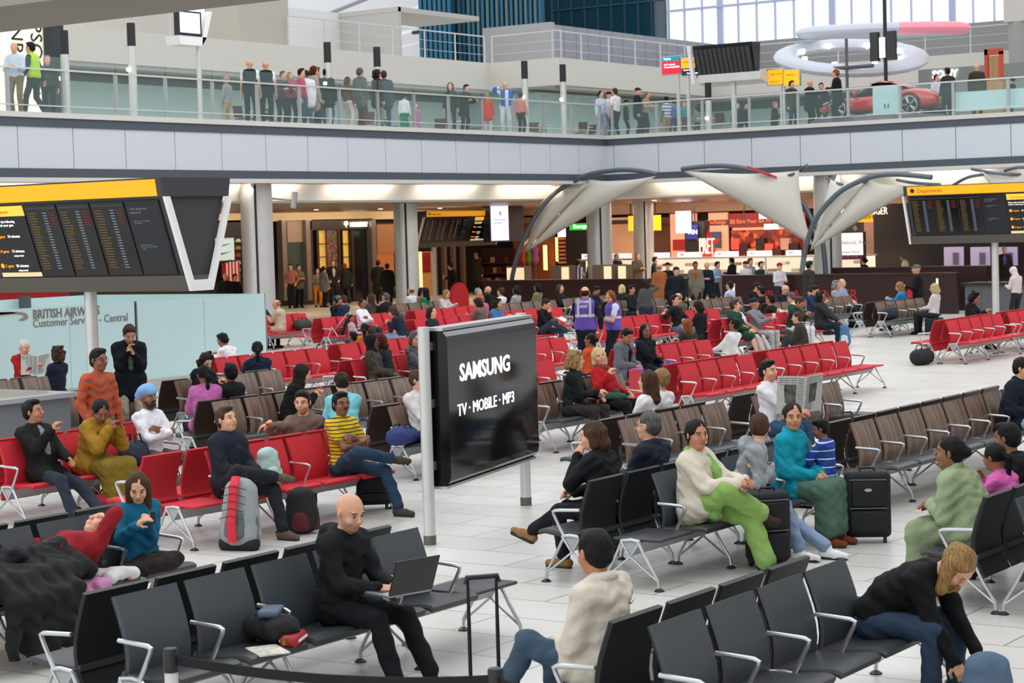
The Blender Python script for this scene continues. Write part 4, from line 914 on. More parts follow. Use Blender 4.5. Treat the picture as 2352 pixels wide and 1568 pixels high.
# --- standing on the lower floor
T_('host1', 1343, 659, 1.80, 115, 'stand', 'balding man in a purple tabard with silver bands, back to the camera', 1, top='#151a2a', bot='#161a26', hair='thin', hc='dark', topk='jumper', vest=M('purple_tabard', '#5f49a8', .7, stripe=('#c9c9d8', 2.6, .13, 2)), fat=.12, wr=(.12, -.28, -.02), wl=(.30, .06, .1))
T_('host2', 1407, 667, 1.70, 230, 'shold', 'brown-haired woman in a purple tabard over a white shirt holding a phone', 1, top='#d9d6ea', bot='#161a26', hair='bob', hc='ginger', fem=1, sl='short', vest=M('purple_tabard', '#5f49a8'), fat=.14, hp=.3, hy=.6)
T_('oldman', 2108, 608, 1.74, 205, 'shold', 'grey-haired man in a flat cap and black jacket with white trainers', 2, top='#121317', bot='#101114', hair='cap', hcol='#5f655c', hc='grey', topk='coat', shoe='#e6e6e8', hem=.1)
for (k, px, py, h, f, po, lab, c, b, hr_, hc, kw) in [
 ('mancoat', 684, 608, 1.76, -20, 'shold', 'man in an olive field jacket with a name badge', '#6a6350', '#15161a', 'short', 'brown', dict(topk='coat', hem=.1, inner='#7a7458')),
 ('peach', 668, 606, 1.70, -60, 'spock', 'person in a peach top behind the olive field jacket', '#a8705a', '#23242a', 'short', 'dark', {}),
 ('greywoman', 742, 612, 1.68, 80, 'stand', 'woman in a grey cardigan with her hair tied back, facing away', '#6d6a70', '#17181c', 'bun', 'black', dict(fem=1, topk='coat')),
 ('suitshop', 763, 597, 1.78, -30, 'spock', 'man in a dark suit and tie by the luxury shop window', '#20202a', '#20202a', 'short', 'steel', dict(topk='coat', hem=.1, inner='#c8c4c4')),
 ('rucksack', 792, 605, 1.72, 150, 'swalk', 'person with ginger hair carrying a grey and blue rucksack', '#20252c', '#27324a', 'bob', 'ginger', dict(topk='coat')),
 ('coat1', 868, 598, 1.84, 120, 'swalk', 'tall man in a long black coat, left of the pair', '#0e0f12', '#101114', 'short', 'black', dict(topk='coat', hem=.42)),
 ('coat2', 889, 605, 1.78, 120, 'stand', 'man in a long black coat, right of the pair', '#0e0f12', '#101114', 'short', 'dark', dict(topk='coat', hem=.40)),
 ('badge', 728, 617, 1.60, -40, 'shold', 'woman in a grey top holding an orange jacket', '#8a8680', '#e08a2a', 'bun', 'brown', dict(fem=1)),
 ('coffee', 1040, 603, 1.78, 200, 'shold', 'dark-haired young man in black holding a white cup', '#141416', '#15161a', 'short', 'dark', dict(hp=.4)),
 ('darkshop', 1092, 578, 1.80, 100, 'stand', 'man in a long dark coat browsing inside the shop', '#17130f', '#1a1512', 'short', 'steel', dict(topk='coat', hem=.35)),
 ('football', 1327, 598, 1.66, 100, 'shold', 'boy in a white and navy football shirt by the cafe counter', '#d8dbe6', '#2a3a5a', 'short', 'dark', dict(stripe=('#26357a', 7, .45, 1), sl='short')),
 ('queue1', 1361, 595, 1.72, 100, 'stand', 'grey-haired man in a black jacket waiting at the food counter', '#141417', '#1d1e22', 'thin', 'grey', dict(topk='coat')),
 ('queue2', 1415, 583, 1.80, -25, 'shold', 'grey-haired man in a dark zip top holding a cup', '#25272a', '#1d1e22', 'flat', 'grey', dict(topk='coat')),
 ('queue3', 1462, 582, 1.82, -15, 'shold', 'grey-haired man in an olive tweed jacket with a tray', '#57503a', '#1d1e22', 'flat', 'grey', dict(topk='coat')),
 ('queue4', 1503, 590, 1.74, 30, 'stand', 'dark-haired man in a dark green coat, half hidden', '#25302e', '#1d1e22', 'short', 'dark', dict(topk='coat')),
 ('rust', 1514, 606, 1.76, 150, 'stand', 'balding man in a rust-brown leather jacket', '#9a5630', '#2a2a30', 'thin', 'fair', dict(topk='coat')),
 ('blackcap', 1533, 603, 1.72, -50, 'stand', 'person in black with a black flat cap', '#141417', '#1d1e22', 'cap', 'black', dict(hcol='#101012')),
 ('navyjacket', 1551, 612, 1.80, -45, 'swalk', 'dark-haired man in a navy jacket walking towards the seats', '#161a24', '#2f3f57', 'short', 'dark', dict(topk='coat', hp=.3)),
 ('shoulderbag', 1484, 640, 1.62, 140, 'sear', 'woman in a grey top on the phone with a brown shoulder bag', '#4a4a4c', '#2a3040', 'bob', 'dark', dict(fem=1)),
 ('orangevest', 1597, 601, 1.72, -55, 'stand', 'man in an open grey coat over an orange shirt', '#7a7264', '#24252a', 'short', 'black', dict(skin='b', topk='coat', hem=.35, inner='#b3491f')),
 ('blondnavy', 1623, 603, 1.68, -60, 'shold', 'short-haired blonde woman in a navy jacket', '#1b2233', '#1b1d24', 'flat', 'bblond', dict(topk='coat', fem=1, hp=.3)),
 ('reachblue', 1640, 600, 1.66, -10, 'phone2', 'person in a pale blue shirt reaching over the counter', '#9db4d8', '#2a2a30', 'short', 'dark', {}),
 ('cafe1', 1682, 592, 1.70, 180, 'shold', 'man in a black suit and blue shirt standing behind the brown cafe wall', '#17191f', '#17191f', 'short', 'black', dict(topk='coat')),
 ('cafe2', 1713, 600, 1.66, 150, 'shold', 'person in a burgundy cap and white top at the cafe', '#dcd8da', '#2a2a30', 'cap', 'dark', dict(hcol='#5a1a2a')),
 ('cafe3', 1722, 594, 1.74, -20, 'stand', 'brown-haired person behind the burgundy cap', '#8f98a8', '#2a2a30', 'short', 'brown', {}),
 ('cafe4', 1747, 601, 1.68, -30, 'stand', 'dark-haired man in a dark green shirt behind the glass screen', '#1c3030', '#2a2a30', 'short', 'black', {}),
 ('cafe5', 1789, 604, 1.66, -30, 'shold', 'person in a red cap behind the cafe glass screen', '#c8c4c8', '#2a2a30', 'cap', 'dark', dict(hcol='#8a2030')),
 ('olive', 1856, 600, 1.78, 60, 'swalk', 'dark-haired man in a dark olive coat passing the cafe wall', '#332f27', '#222228', 'short', 'black', dict(topk='coat', hem=.3)),
 ('darkcafe', 1986, 592, 1.64, 180, 'spock', 'dark-haired person in black inside the cafe', '#121214', '#121214', 'bun', 'black', {}),
 ('creamshirt', 2079, 581, 1.76, 190, 'shold', 'grey-haired man in a cream shirt inside the cafe', '#cfc9b4', '#2a2a30', 'short', 'steel', dict(skin='m', hp=.4)),
 ('jacketshop', 2307, 567, 1.82, -70, 'stand', 'man in a brown jacket and blue shirt behind the grey counter', '#2e2418', '#2a2a30', 'flat', 'fair', dict(topk='coat', inner='#4a6aa8')),
 ('pinkflower', 2334, 612, 1.60, 160, 'shold', 'person in a pale pink patterned headscarf at the grey counter', '#d8c4c4', '#2a2a30', 'hijab', 'fair', dict(hcol='#d8c8c8', hp=.5)),
 ('nikeman', 517, 628, 1.74, -50, 'stand', 'balding man in a black jacket and grey shirt in the sportswear doorway', '#17181b', '#17181b', 'bald', 'grey', dict(topk='coat')),
 ('nikeman2', 539, 630, 1.70, -20, 'stand', 'dark-haired person in black just behind the balding man', '#141416', '#17181b', 'short', 'dark', {}),
 ]:
    if po == 'phone2': po = 'srail'
    T_(k, px, py, h, f, po, lab, 2 if px in (684, 1551, 1856, 1415, 1462) else 3, top=c, bot=b, hair=hr_, hc=hc, **kw)
# --- upper floor
for (px, py, h, f, po, lab, c, b, hr_, hc, kw) in [
 (33, 98, 1.85, -60, 'shold', 'bald man in a pale shirt behind the glass at the far left', '#c9d4e4', '#7a684a', 'bald', 'fair', {}),
 (74, 93, 1.82, 200, 'swalk', 'young man in a yellow high-visibility vest leaning forward', '#23282c', '#2a2a30', 'short', 'black', dict(vest='#b8e030', lod=2)),
 (108, 128, 1.72, -40, 'stand', 'grey-haired man in a dark jacket behind the yellow vest', '#3a3a3e', '#26262a', 'flat', 'grey', {}),
 (572, 126, 1.86, 120, 'stand', 'guard with shaved head in a black vest over white sleeves, left of two', '#e4e4e8', '#15161a', 'buzz', 'fair', dict(vest='#101114', lod=2, sl='short')),
 (609, 131, 1.84, 130, 'stand', 'guard with shaved head in a black vest over white sleeves, right of two', '#e4e4e8', '#15161a', 'buzz', 'fair', dict(vest='#101114', lod=2, sl='short')),
 (521, 175, 1.62, 190, 'stand', 'grey-haired man in a light grey sweatshirt and khaki trousers', '#8d9096', '#a89a78', 'thin', 'grey', dict(skin='m')),
 (642, 163, 1.74, -10, 'srail', 'grey-haired man in a dark jumper by the rail', '#44474c', '#26262a', 'flat', 'steel', {}),
 (665, 166, 1.68, -20, 'stand', 'blonde woman in a pink top', '#c0486a', '#2a2a30', 'long', 'fair', dict(fem=1)),
 (690, 158, 1.72, 20, 'stand', 'dark-haired man in a raspberry shirt', '#b82a50', '#33405a', 'short', 'black', {}),
 (704, 162, 1.70, 150, 'stand', 'dark-haired person in a white jacket beside the raspberry shirt', '#dfe2e8', '#3c4c66', 'short', 'dark', dict(topk='coat')),
 (719, 152, 1.74, 60, 'stand', 'woman with auburn hair in a taupe coat', '#a08a80', '#23201f', 'bob', 'red', dict(fem=1, topk='coat', hem=.3)),
 (724, 141, 1.80, 60, 'stand', 'tall dark-haired person in a black coat in the middle of the crowd', '#1a1a1e', '#2a3348', 'short', 'dark', dict(topk='coat')),
 (748, 157, 1.74, 100, 'stand', 'black-haired person in a dark jacket and blue jeans', '#1c1c22', '#33486a', 'short', 'black', dict(topk='coat')),
 (797, 177, 1.62, 80, 'stand', 'woman with red-brown hair in a brown top and cream trousers', '#5a3a30', '#c9c2b8', 'bob', 'red', dict(fem=1)),
 (825, 151, 1.80, 80, 'stand', 'grey-haired man in a grey jacket with a red backpack', '#5c5f62', '#5a2a28', 'flat', 'steel', dict(topk='coat')),
 (864, 154, 1.78, 60, 'stand', 'curly-haired man in a dark brown jacket', '#2e201c', '#7d7a80', 'curly', 'dark', dict(topk='coat')),
 (881, 157, 1.78, 130, 'stand', 'man with brown hair in a slate grey jacket and jeans', '#44495a', '#3c4868', 'flat', 'brown', dict(topk='coat')),
 (927, 214, 1.52, 100, 'stand', 'girl in a white top and green skirt', '#dcdde0', '#127a5a', 'bun', 'dark', dict(fem=1, botk='skirt')),
 (956, 238, 1.15, -40, 'stand', 'small girl in a mauve dress behind the glass', '#a87a98', '#a87a98', 'bob', 'brown', dict(fem=1)),
 (1034, 190, 1.66, -60, 'stand', 'woman with long black hair in a dark top', '#26282c', '#26282c', 'long', 'black', dict(fem=1)),
 (1063, 194, 1.66, -10, 'srail', 'dark-haired person in a black-brown jacket leaning on the rail', '#241c1a', '#26282c', 'short', 'black', dict(topk='coat')),
 (1160, 188, 1.76, -60, 'sear', 'bald man in a blue and white shirt on the phone', '#2a56b0', '#cfd4dc', 'bald', 'fair', dict(stripe=('#c8dcec', 4, .4, 1), lod=2)),
 (1118, 216, 1.42, 100, 'stand', 'person in an orange-red jacket bending by the glass', '#c8382a', '#c0bcb8', 'flat', 'fair', dict(topk='coat')),
 (1195, 212, 1.55, 90, 'stand', 'dark-haired woman in a salmon pink top seen from behind', '#d8847a', '#2a2a30', 'bun', 'dark', dict(fem=1)),
 (1379, 209, 1.66, -20, 'stand', 'woman with a black ponytail in a pale blue shirt', '#c2cfe0', '#a8b4c4', 'pony', 'black', dict(fem=1)),
 (1397, 211, 1.62, 10, 'stand', 'person in a navy cap beside the woman with the ponytail', '#dcdfe4', '#8c98a8', 'cap', 'dark', {}),
 (1413, 203, 1.78, 170, 'stand', 'sandy-haired man in a white polo shirt', '#e6e8ea', '#23242a', 'flat', 'brown', dict(sl='short', lod=2)),
 (1463, 202, 1.74, 20, 'stand', 'man in a dark baseball cap and black jacket', '#25282c', '#25282c', 'cap', 'dark', dict(topk='coat')),
 (1478, 210, 1.68, 0, 'srail', 'fair-haired woman leaning in a beige top', '#a8988a', '#2c2e34', 'bun', 'fair', dict(fem=1)),
 (1437, 230, 1.40, 40, 'lean2', 'child in a dark top between the white polo shirt and the rail', '#22252c', '#22252c', 'cap', 'black', {}),
 (1531, 222, 1.70, 170, 'stand', 'man in a blue and white striped polo shirt and khaki shorts', '#e2e6ea', '#9a845c', 'short', 'black', dict(stripe=('#2f5f90', 8, .4, 2), sl='short', skin='d', lod=2)),
 (1546, 226, 1.62, 150, 'stand', 'person in a mid blue shirt behind the striped polo', '#5f7fb8', '#4a5a78', 'short', 'brown', {}),
 (1570, 234, 1.50, -20, 'stand', 'person in a teal top near the steel sign pole', '#3f8a90', '#40454c', 'flat', 'grey', {}),
 (1601, 245, 1.35, 180, 'shold', 'black-haired woman in a grey vest top looking at her hands', '#8a7f74', '#2a2a2e', 'bun', 'black', dict(fem=1, skin='t')),
 (1694, 236, 1.70, -60, 'stand', 'man in a navy suit standing by the black-coated person', '#1c2236', '#1c2236', 'flat', 'brown', dict(topk='coat')),
 (1710, 237, 1.68, 0, 'stand', 'black-haired person in a long black coat looking right', '#121214', '#15161a', 'short', 'black', dict(topk='coat', hem=.4)),
 (1778, 234, 1.68, 10, 'shold', 'short-haired woman in a charcoal coat with a handbag', '#1b1c20', '#22232a', 'flat', 'fair', dict(topk='coat', fem=1)),
 (1817, 186, 1.74, -20, 'stand', 'man in a grey-green jacket beneath the yellow signs', '#3c4038', '#26324a', 'short', 'dark', dict(topk='coat')),
 (1858, 184, 1.74, 60, 'shold', 'balding man in a black jacket near the car nose', '#15161a', '#15161a', 'bald', 'fair', dict(topk='coat')),
 (1886, 191, 1.70, -60, 'stand', 'black-haired man in a dark suit in front of the red car', '#1b2028', '#1b2028', 'short', 'black', dict(topk='coat')),
 (1922, 158, 1.86, 190, 'shold', 'tall man in a black jacket with a black rucksack in front of the car', '#16191c', '#14161a', 'flat', 'ginger', dict(topk='coat', lod=2)),
 (2177, 156, 1.82, 150, 'stand', 'black-haired man in a charcoal suit at the tail of the car', '#2b2c30', '#222328', 'short', 'black', dict(topk='coat', lod=2)),
 (2150, 171, 1.72, -20, 'stand', 'person in a white shirt behind the charcoal suit', '#d6d9e4', '#3a4660', 'flat', 'brown', {}),
 (2243, 146, 1.78, 100, 'stand', 'bald man in a dark brown coat near the orange door frame', '#37312c', '#26262a', 'bald', 'dark', dict(topk='coat', lod=2)),
 (2325, 176, 1.60, 180, 'stand', 'dark-haired person in black at the far right of the upper floor', '#1a1a1e', '#1a1a1e', 'bun', 'black', {}),
 ]:
    if po == 'lean2': po = 'stand'
    kw = dict(kw); lod = kw.pop('lod', 3)
    Z_(px, py, h, f, po, lab, 0, lod, top=c, bot=b, hair=hr_, hc=hc, **kw)
# --- right edge group
S('boy', 1880, 968, -8.6, 1, 'phone', 'small boy in a blue jumper with white stripes sitting on a lap', 1, top='#24489a', bot='#17181c', skin='b', hair='short', hc='black', sc=.70, zp=.86, stripe=('#d8dce8', 9, .16, 2), face=185, hy=.4, hp=.2, shoe='#cfcfd4', al=(.32, .06, .55), ar=(.30, -.07, .52))
S('sage', 2180, 1025, -5.55, -1, 'clasp', 'woman wrapped in a sage green shawl, hair in a bun, smiling to the left', 0, top='#8d9a78', bot='#7f8c6c', skin='b', fem=1, hair='bun', hc='black', topk='loose', botk='skirt', fat=.22, hy=.3, le=.42, hp=-.25, dx=.3, sdrape=1, scarf='#8d9a78', shoe='#1a1a1c', Y=15.0)
S('pinkgirl', 2262, 1018, -5.55, -1, 'cheeks', 'girl in a bright pink top holding up her hand', 1, top='#cf5fa6', bot='#2a2a30', skin='b', hair='pony', hc='black', fem=1, sc=.88, face=170, le=.35, dx=.32)
S('blacktee', 2292, 968, -5.55, -1, 'lap', 'black-haired man in a black top behind the girl in pink', 1, top='#121214', bot='#1d1e24', skin='b', hair='short', hc='black', dx=.45, le=.6, hp=-.2, beard='stub')
S('edgesuit', 2349, 838, -9.12, 1, 'lap', 'person in a dark navy suit leaning in at the right edge above the metal seats', 1, top='#141a28', bot='#8fa3b8', hair='short', hc='dark', topk='coat', le=.25, Y=23.3)
# ------------------------------------------------------------------ columns, rear shop walls
def rx(x0, y0, x1, y1, X):
    a = atX(x0, (y0+y1)/2, X); b = atX(x1, (y0+y1)/2, X); c = atX((x0+x1)/2, y0, X); d = atX((x0+x1)/2, y1, X)
    return a[1], b[1], d[2], c[2]
def ry(x0, y0, x1, y1, Y):
    a = atY(x0, (y0+y1)/2, Y); b = atY(x1, (y0+y1)/2, Y); c = atY((x0+x1)/2, y0, Y); d = atY((x0+x1)/2, y1, Y)
    return a[0], b[0], d[2], c[2]
def bX(m_, R4, X, d=.1, mi=0): m_.box(X-d, X, R4[0], R4[1], R4[2], R4[3], mi); return m_
def bY(m_, R4, Y, d=.1, mi=0): m_.box(R4[0], R4[1], Y, Y+d, R4[2], R4[3], mi); return m_
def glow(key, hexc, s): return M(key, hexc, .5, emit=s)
for i, (cx, cy, r, z1) in enumerate([(-39.15, 44.3, .46, 4.5), (-41.3, 54.2, .40, 4.1), (-39.1, 62.95, .46, 4.5), (-42.7, 72.2, .42, 4.0), (-30.0, 63.0, .46, 4.5)]):
    ds = ['beside the frosted glass office', 'behind the middle departures board', 'under the inner corner of the upper floor', 'farther back than the corner one', 'behind the right white canopy'][i]
    t = thing('column', 'round brushed steel column '+ds, 'column', (cx, cy, 0))
    s_ = MB(); s_.lathe([(r, .0), (r, z1)], 0, 0, 40); s_.build('column_cladding', steel, t, True)
    a = radians(-52); s_ = MB(); s_.tube([(r*cos(a), r*sin(a), .02), (r*cos(a), r*sin(a), z1-.02)], .035, 6); s_.build('dark_joint', M('dark_joint', '#26262a', .6), t)
    if i == 0:
        s_ = MB(); s_.tube([(.25, .35, z1-.42), (.75, .75, z1-.5)], .03, 6); s_.build('lamp_arm', alu, t)
        s_ = MB(); s_.tube([(.75, .75, z1-.72), (.80, .78, z1-.25)], .09, 12); s_.build('spotlight', alu, t)
wallm = M('dark_shop_wall', '#1d1613', .5)
struct(MB().box(-57.2, -56.7, -5, 81, 0, 4), 'wall_left', wallm)
struct(MB().box(-57, 20, 81.2, 81.6, 0, 4), 'wall_back', wallm)
amber = glow('amber_shop_light', '#e8a050', 1.3); warm = glow('warm_display', '#e0a564', .8); dkw = M('dark_walnut_joinery', '#2b1b14', .4)
def inset(name, lab, cat, X, Y=None):
    return thing(name, lab, cat, (0, 0, 0))
XB, YB = -56.0, 80.0
# shop fronts on the left wing
t = thing('wall_panel', 'beige wall panel above a dark green service door between the shops', 'wall panel', (XB, 55, 0))
t.location = (0, 0, 0)
bX(MB(), rx(660, 506, 704, 556, XB), XB, .4).build('beige_panel', M('beige_panel', '#a98f7c', .6), t)
bX(MB(), rx(660, 557, 704, 640, XB), XB, .3).build('service_door', M('green_door', '#2f4342', .5), t)
for x in (655, 710, 861): tag(bX(MB(), rx(x-5, 505, x+5, 690, XB+.2), XB+.2, .3).build('pilaster', M('grey_metal_pilaster', '#8a8078', .35, .6)), 'slim metal pilaster '+{655: 'left of the dark green service door', 710: 'left of the luxury bag shop', 861: 'right of the luxury bag shop'}[x], 'pilaster')
t = thing('shop', 'dark timber shop front with lit shelves and a mosaic panel', 'shop front', (0, 0, 0))
bX(MB(), rx(716, 503, 856, 527, XB), XB, .3).build('fascia_board', dkw, t)
for x in (718, 732, 781, 812, 855): bX(MB(), rx(x-2.5, 527, x+2.5, 690, XB), XB, .2).build('mullion', dkw, t)
for (x0, x1) in ((735, 749), (790, 813)):
    bX(MB(), rx(x0, 529, x1, 615, XB-.25), XB-.25, .05).build('lit_display_case', glow('yellow_case_light', '#c79a48', .75), t)
    for y in (560, 590): bX(MB(), rx(x0, y-1, x1, y+1, XB-.1), XB-.1, .2).build('shelf', dkw, t)
mt, nt, b = node_mat('mosaic_panel', .4); N, L = nt.nodes.new, nt.links.new
tc = N('ShaderNodeTexCoord'); vo = N('ShaderNodeTexVoronoi'); vo.inputs['Scale'].default_value = 9; L(tc.outputs['Object'], vo.inputs['Vector'])
hs_ = N('ShaderNodeHueSaturation'); hs_.inputs['Saturation'].default_value = 1.1; hs_.inputs['Value'].default_value = .5; L(vo.outputs['Color'], hs_.inputs['Color'])
mx = N('ShaderNodeMix'); mx.data_type = 'RGBA'; mx.blend_type = 'MULTIPLY'; mx.inputs[0].default_value = .75; L(hs_.outputs[0], mx.inputs[6]); mx.inputs[7].default_value = lin('#c24a4a'); L(mx.outputs[2], b.inputs['Base Color'])
mos = mt
bX(MB(), rx(752, 527, 781, 640, XB-.05), XB-.05, .1).build('mosaic_panel', mos, t)
bX(MB(), rx(815, 527, 853, 690, XB-.12), XB-.12, .1).build('dark_glass_door', M('dark_glass', '#17181f', .08), t)
p = atX(799, 521, XB+.02); lit = glow('lit_letters', '#fff3d8', 3)
text('MULBERRY', 'shop_sign', lit, t, .30, (XB+.03, p[1]+.15, p[2]), (0, 1, 0), (0, 0, 1), .03, wid=.85)
tr_ = MB(); tr_.lathe([(.01, p[2]-.02), (.02, p[2]+.06), (.10, p[2]+.12), (.08, p[2]+.22), (.01, p[2]+.26)], XB+.05, p[1]-.15, 8); tr_.build('tree_emblem', lit, t)
t = thing('shop_wall', 'warm orange lit shop wall left of the steel column', 'shop wall', (0, 0, 0))
bX(MB(), rx(866, 515, 905, 580, XB), XB, .3).build('warm_panel', M('warm_panel', '#a8744c', .6), t)
bX(MB(), rx(868, 580, 905, 640, XB-.1), XB-.1, .1).build('lit_display_case', glow('copper_light', '#8c4a22', .8), t)
t = thing('shop', 'sportswear shop with a white swoosh banner and cap shelves beside the steel column', 'shop front', (0, 0, 0))
bX(MB(), rx(470, 506, 572, 545, XB), XB, .3).build('dark_header', M('near_black', '#141314', .5), t)
R4 = rx(497, 546, 538, 598, XB-.1); bX(MB(), R4, XB-.1, .06).build('banner', glow('banner_light', '#b6cfcc', .45), t)
for k in range(3):
    z_ = R4[3]-.28-.33*k; m_ = MB(); m_.slab([(R4[0]+.1, z_), (R4[0]+.25, z_-.07), (R4[1]-.15, z_+.05), (R4[0]+.3, z_-.01)], 0, XB-.1, XB-.08); m_.build('swoosh', blackp, t)
bX(MB(), rx(540, 548, 572, 690, XB-.3), XB-.3, .06).build('wall_rack', M('rack_black', '#191516', .6), t)
for k in range(6):
    for xx in (546, 565):
        q = atX(xx, 556+k*17, XB-.15); m_ = MB(); m_.lathe([(.12, q[2]), (.14, q[2]+.04), (.10, q[2]+.13), (.02, q[2]+.16)], q[0], q[1], 10)
        m_.build('cap', M('cap_%d' % (k % 3), ['#d8d2c8', '#c8741e', '#b33030'][k % 3], .7), t, True)
q = atX(538, 640, XB); m_ = MB(); m_.box(XB-.2, XB, q[1]-.35, q[1]+.35, q[2]-.2, q[2]+.7); m_.box(XB-.2, XB, q[1]-.5, q[1]-.35, q[2]+.1, q[2]+.65); m_.build('football_shirt', M('red_white_shirt', '#c22a2e', .8, stripe=('#e8e4e4', 5, .45, 1)), t)
# glowing store with red artwork, dark store with shelves
t = thing('shop', 'pale lit entrance with a tall light strip and a red patterned artwork', 'shop front', (0, 0, 0))
bX(MB(), rx(953, 578, 992, 690, XB), XB, .2).build('pale_panel', M('honey_panel', '#b98a5c', .5), t)
bX(MB(), rx(965, 578, 970, 690, XB+.03), XB+.03, .05).build('light_strip', glow('strip_light', '#ffca78', 2.2), t)
bX(MB(), rx(972, 580, 989, 625, XB+.05), XB+.05, .05).build('artwork', M('red_artwork', '#8c1418', .5, var=.6, vscale=9), t)
t = thing('shop', 'dark shop behind the middle departures board with brown shelves', 'shop front', (0, 0, 0))
for x in (1003, 1025, 1046, 1068): 
    q = atX(x, 600, XB) ; bX(MB(), rx(x-2.5, 560, x+2.5, 700, XB), XB, .2).build('mullion', M('taupe_mullion', '#6d5b50', .5), t)
R4 = ry(1085, 570, 1170, 700, YB)
bY(MB(), R4, YB+.4, .05).build('back_panel', M('shop_brown', '#33201a', .6), t)
for k in range(5): bY(MB(), (R4[0], R4[1], R4[2]+.5*k, R4[2]+.5*k+.04), YB, .4).build('shelf', M('shelf_brown', '#5a3526', .5), t)
for k in range(14):
    q = R4[0]+.12+(R4[1]-R4[0]-.3)*((k*5) % 14)/14; z_ = R4[2]+.54+.5*(k % 4)
    m_ = MB(); m_.box(q, q+.16, YB+.05, YB+.2, z_, z_+.26); m_.build('boxed_item', M('boxed_%d' % (k % 3), ['#8c4a2e', '#b08050', '#5e2420'][k % 3], .6), t)
# warm department store between the boards and the corner column
t = thing('shop', 'warm amber lit store with mannequins and shoe shelves behind the white canopy', 'shop front', (0, 0, 0))
bY(MB(), ry(1180, 500, 1275, 700, YB+.7), YB+.7, .1).build('back_wall', M('amber_wall', '#8a4a26', .6), t)
bY(MB(), ry(1182, 494, 1300, 512, YB), YB, .2).build('fascia_board', M('gold_board', '#8a6530', .4), t)
bY(MB(), ry(1300, 528, 1352, 600, YB), YB, .2).build('dark_screen', M('near_black', '#141314', .5), t)
bY(MB(), ry(1276, 545, 1280, 600, YB), YB, .08).build('light_strip', glow('strip_light', '#ffca78', 2.2), t)
bY(MB(), ry(1248, 563, 1255, 620, YB+.2), YB+.2, .08).build('light_strip', glow('strip_light', '#ffca78', 2.2), t)
for k in range(7): bY(MB(), ry(1281, 546+9*k, 1295, 551+9*k, YB), YB, .25).build('shoe_shelf', glow('copper_light', '#8c4a22', .8), t)
for i, (x, c) in enumerate(((1203, '#b5482e'), (1216, '#5c8a2e'), (1229, '#8c4a8a'))):
    q = atY(x, 560, YB+.2); m_ = MB(); m_.lathe([(.05, q[2]-.05), (.11, q[2]+.02), (.12, q[2]+.12), (.07, q[2]+.24), (.01, q[2]+.27)], q[0], q[1], 10)
    g_ = thing('mannequin', 'shop mannequin with a glowing head, '+('left', 'middle', 'right')[i]+' of three in the amber store', 'mannequin', (0, 0, 0), 0, 'shop mannequins'); m_.build('head', glow('mannequin_glow', '#e8b888', 1.0), g_, True)
    m_ = MB(); m_.lathe([(.02, q[2]-1.9), (.03, q[2]-1.0), (.2, q[2]-.8), (.14, q[2]-.5), (.22, q[2]-.18), (.06, q[2]-.06)], q[0], q[1], 12); m_.build('clothes', M('mannequin_cloth_'+c[1:], c, .8), g_, True)
# sign boxes under the ceiling
def sign(R4, plane, P_, name, lab, mat_, words=(), tm=None, size=.2, cat='sign', d=.12):
    t_ = thing(name, lab, cat, (0, 0, 0))
    (bY if plane == 'Y' else bX)(MB(), R4, P_+(d if plane == 'X' else 0), d).build('sign_box', mat_, t_)
    for (s_, u, v, sz) in words:
        U = R4[0]+(R4[1]-R4[0])*u; Z = R4[2]+(R4[3]-R4[2])*v
        if plane == 'Y': text(s_, 'lettering', tm, t_, sz, (U, P_-.01, Z), (1, 0, 0), (0, 0, 1), .01)
        else: text(s_, 'lettering', tm, t_, sz, (P_+d+.01, U, Z), (0, 1, 0), (0, 0, 1), .01)
    m_ = MB(); c = (R4[0]+R4[1])/2
    if R4[3] < 3.9:
        if plane == 'Y': m_.box(c-.02, c+.02, P_+.04, P_+.08, R4[3], 3.95 if R4[3] > 2.6 else R4[3]+.01)
        else: m_.box(P_+.04, P_+.08, c-.02, c+.02, R4[3], 3.95)
        m_.build('hanger', blackp, t_)
    return t_
whitel = glow('white_letters', '#ffffff', 1.5)
yel = glow('yellow_sign', '#f5ae12', .95); scr = glow('screen_white', '#cfd6ff', 1.3)
sign(ry(1308, 513, 1353, 528, 78), 'Y', 78, 'exit_sign', 'green emergency exit sign under the ceiling', glow('exit_green', '#15a32e', 1.0), [('Emergency exit', .2, .3, .24)], whitel)
sign(ry(1283, 490, 1313, 510, 77), 'Y', 77, 'hanging_screen', 'hanging white screen behind the left canopy', scr)
sign(ry(1281, 520, 1296, 544, 76), 'Y', 76, 'hanging_screen', 'small hanging white screen left of the green exit sign', scr)
sign(ry(1552, 485, 1584, 535, 76), 'Y', 76, 'hanging_screen', 'tall hanging white screen left of the cafe sign', scr)
sign(ry(1743, 478, 1775, 502, 74), 'Y', 74, 'hanging_screen', 'hanging white screen above the red ticker', scr)
sign(ry(1747, 514, 1778, 527, 74), 'Y', 74.3, 'hanging_screen', 'flat white screen below the red ticker', scr)
sign(ry(1494, 494, 1515, 529, 76), 'Y', 76, 'yellow_sign', 'yellow sign right of the rear steel column', yel)
sign(ry(1443, 496, 1452, 530, 76), 'Y', 76, 'yellow_sign', 'yellow sign left of the rear steel column', yel)
sign(ry(1953, 487, 2002, 510, 72), 'Y', 72, 'yellow_sign', 'yellow sign above the lit advertising board', yel, [('Cabin', .3, .3, .3)], M('sign_brown', '#8a4a10', .6))
t = thing('shop', 'foreign exchange and gift shop with red glowing interior behind the cafe', 'shop front', (0, 0, 0))
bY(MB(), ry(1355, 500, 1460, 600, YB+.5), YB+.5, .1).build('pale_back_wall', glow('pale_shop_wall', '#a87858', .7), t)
bY(MB(), ry(1388, 504, 1520, 514, YB-.3), YB-.3, .3).build('dark_header', dkw, t)
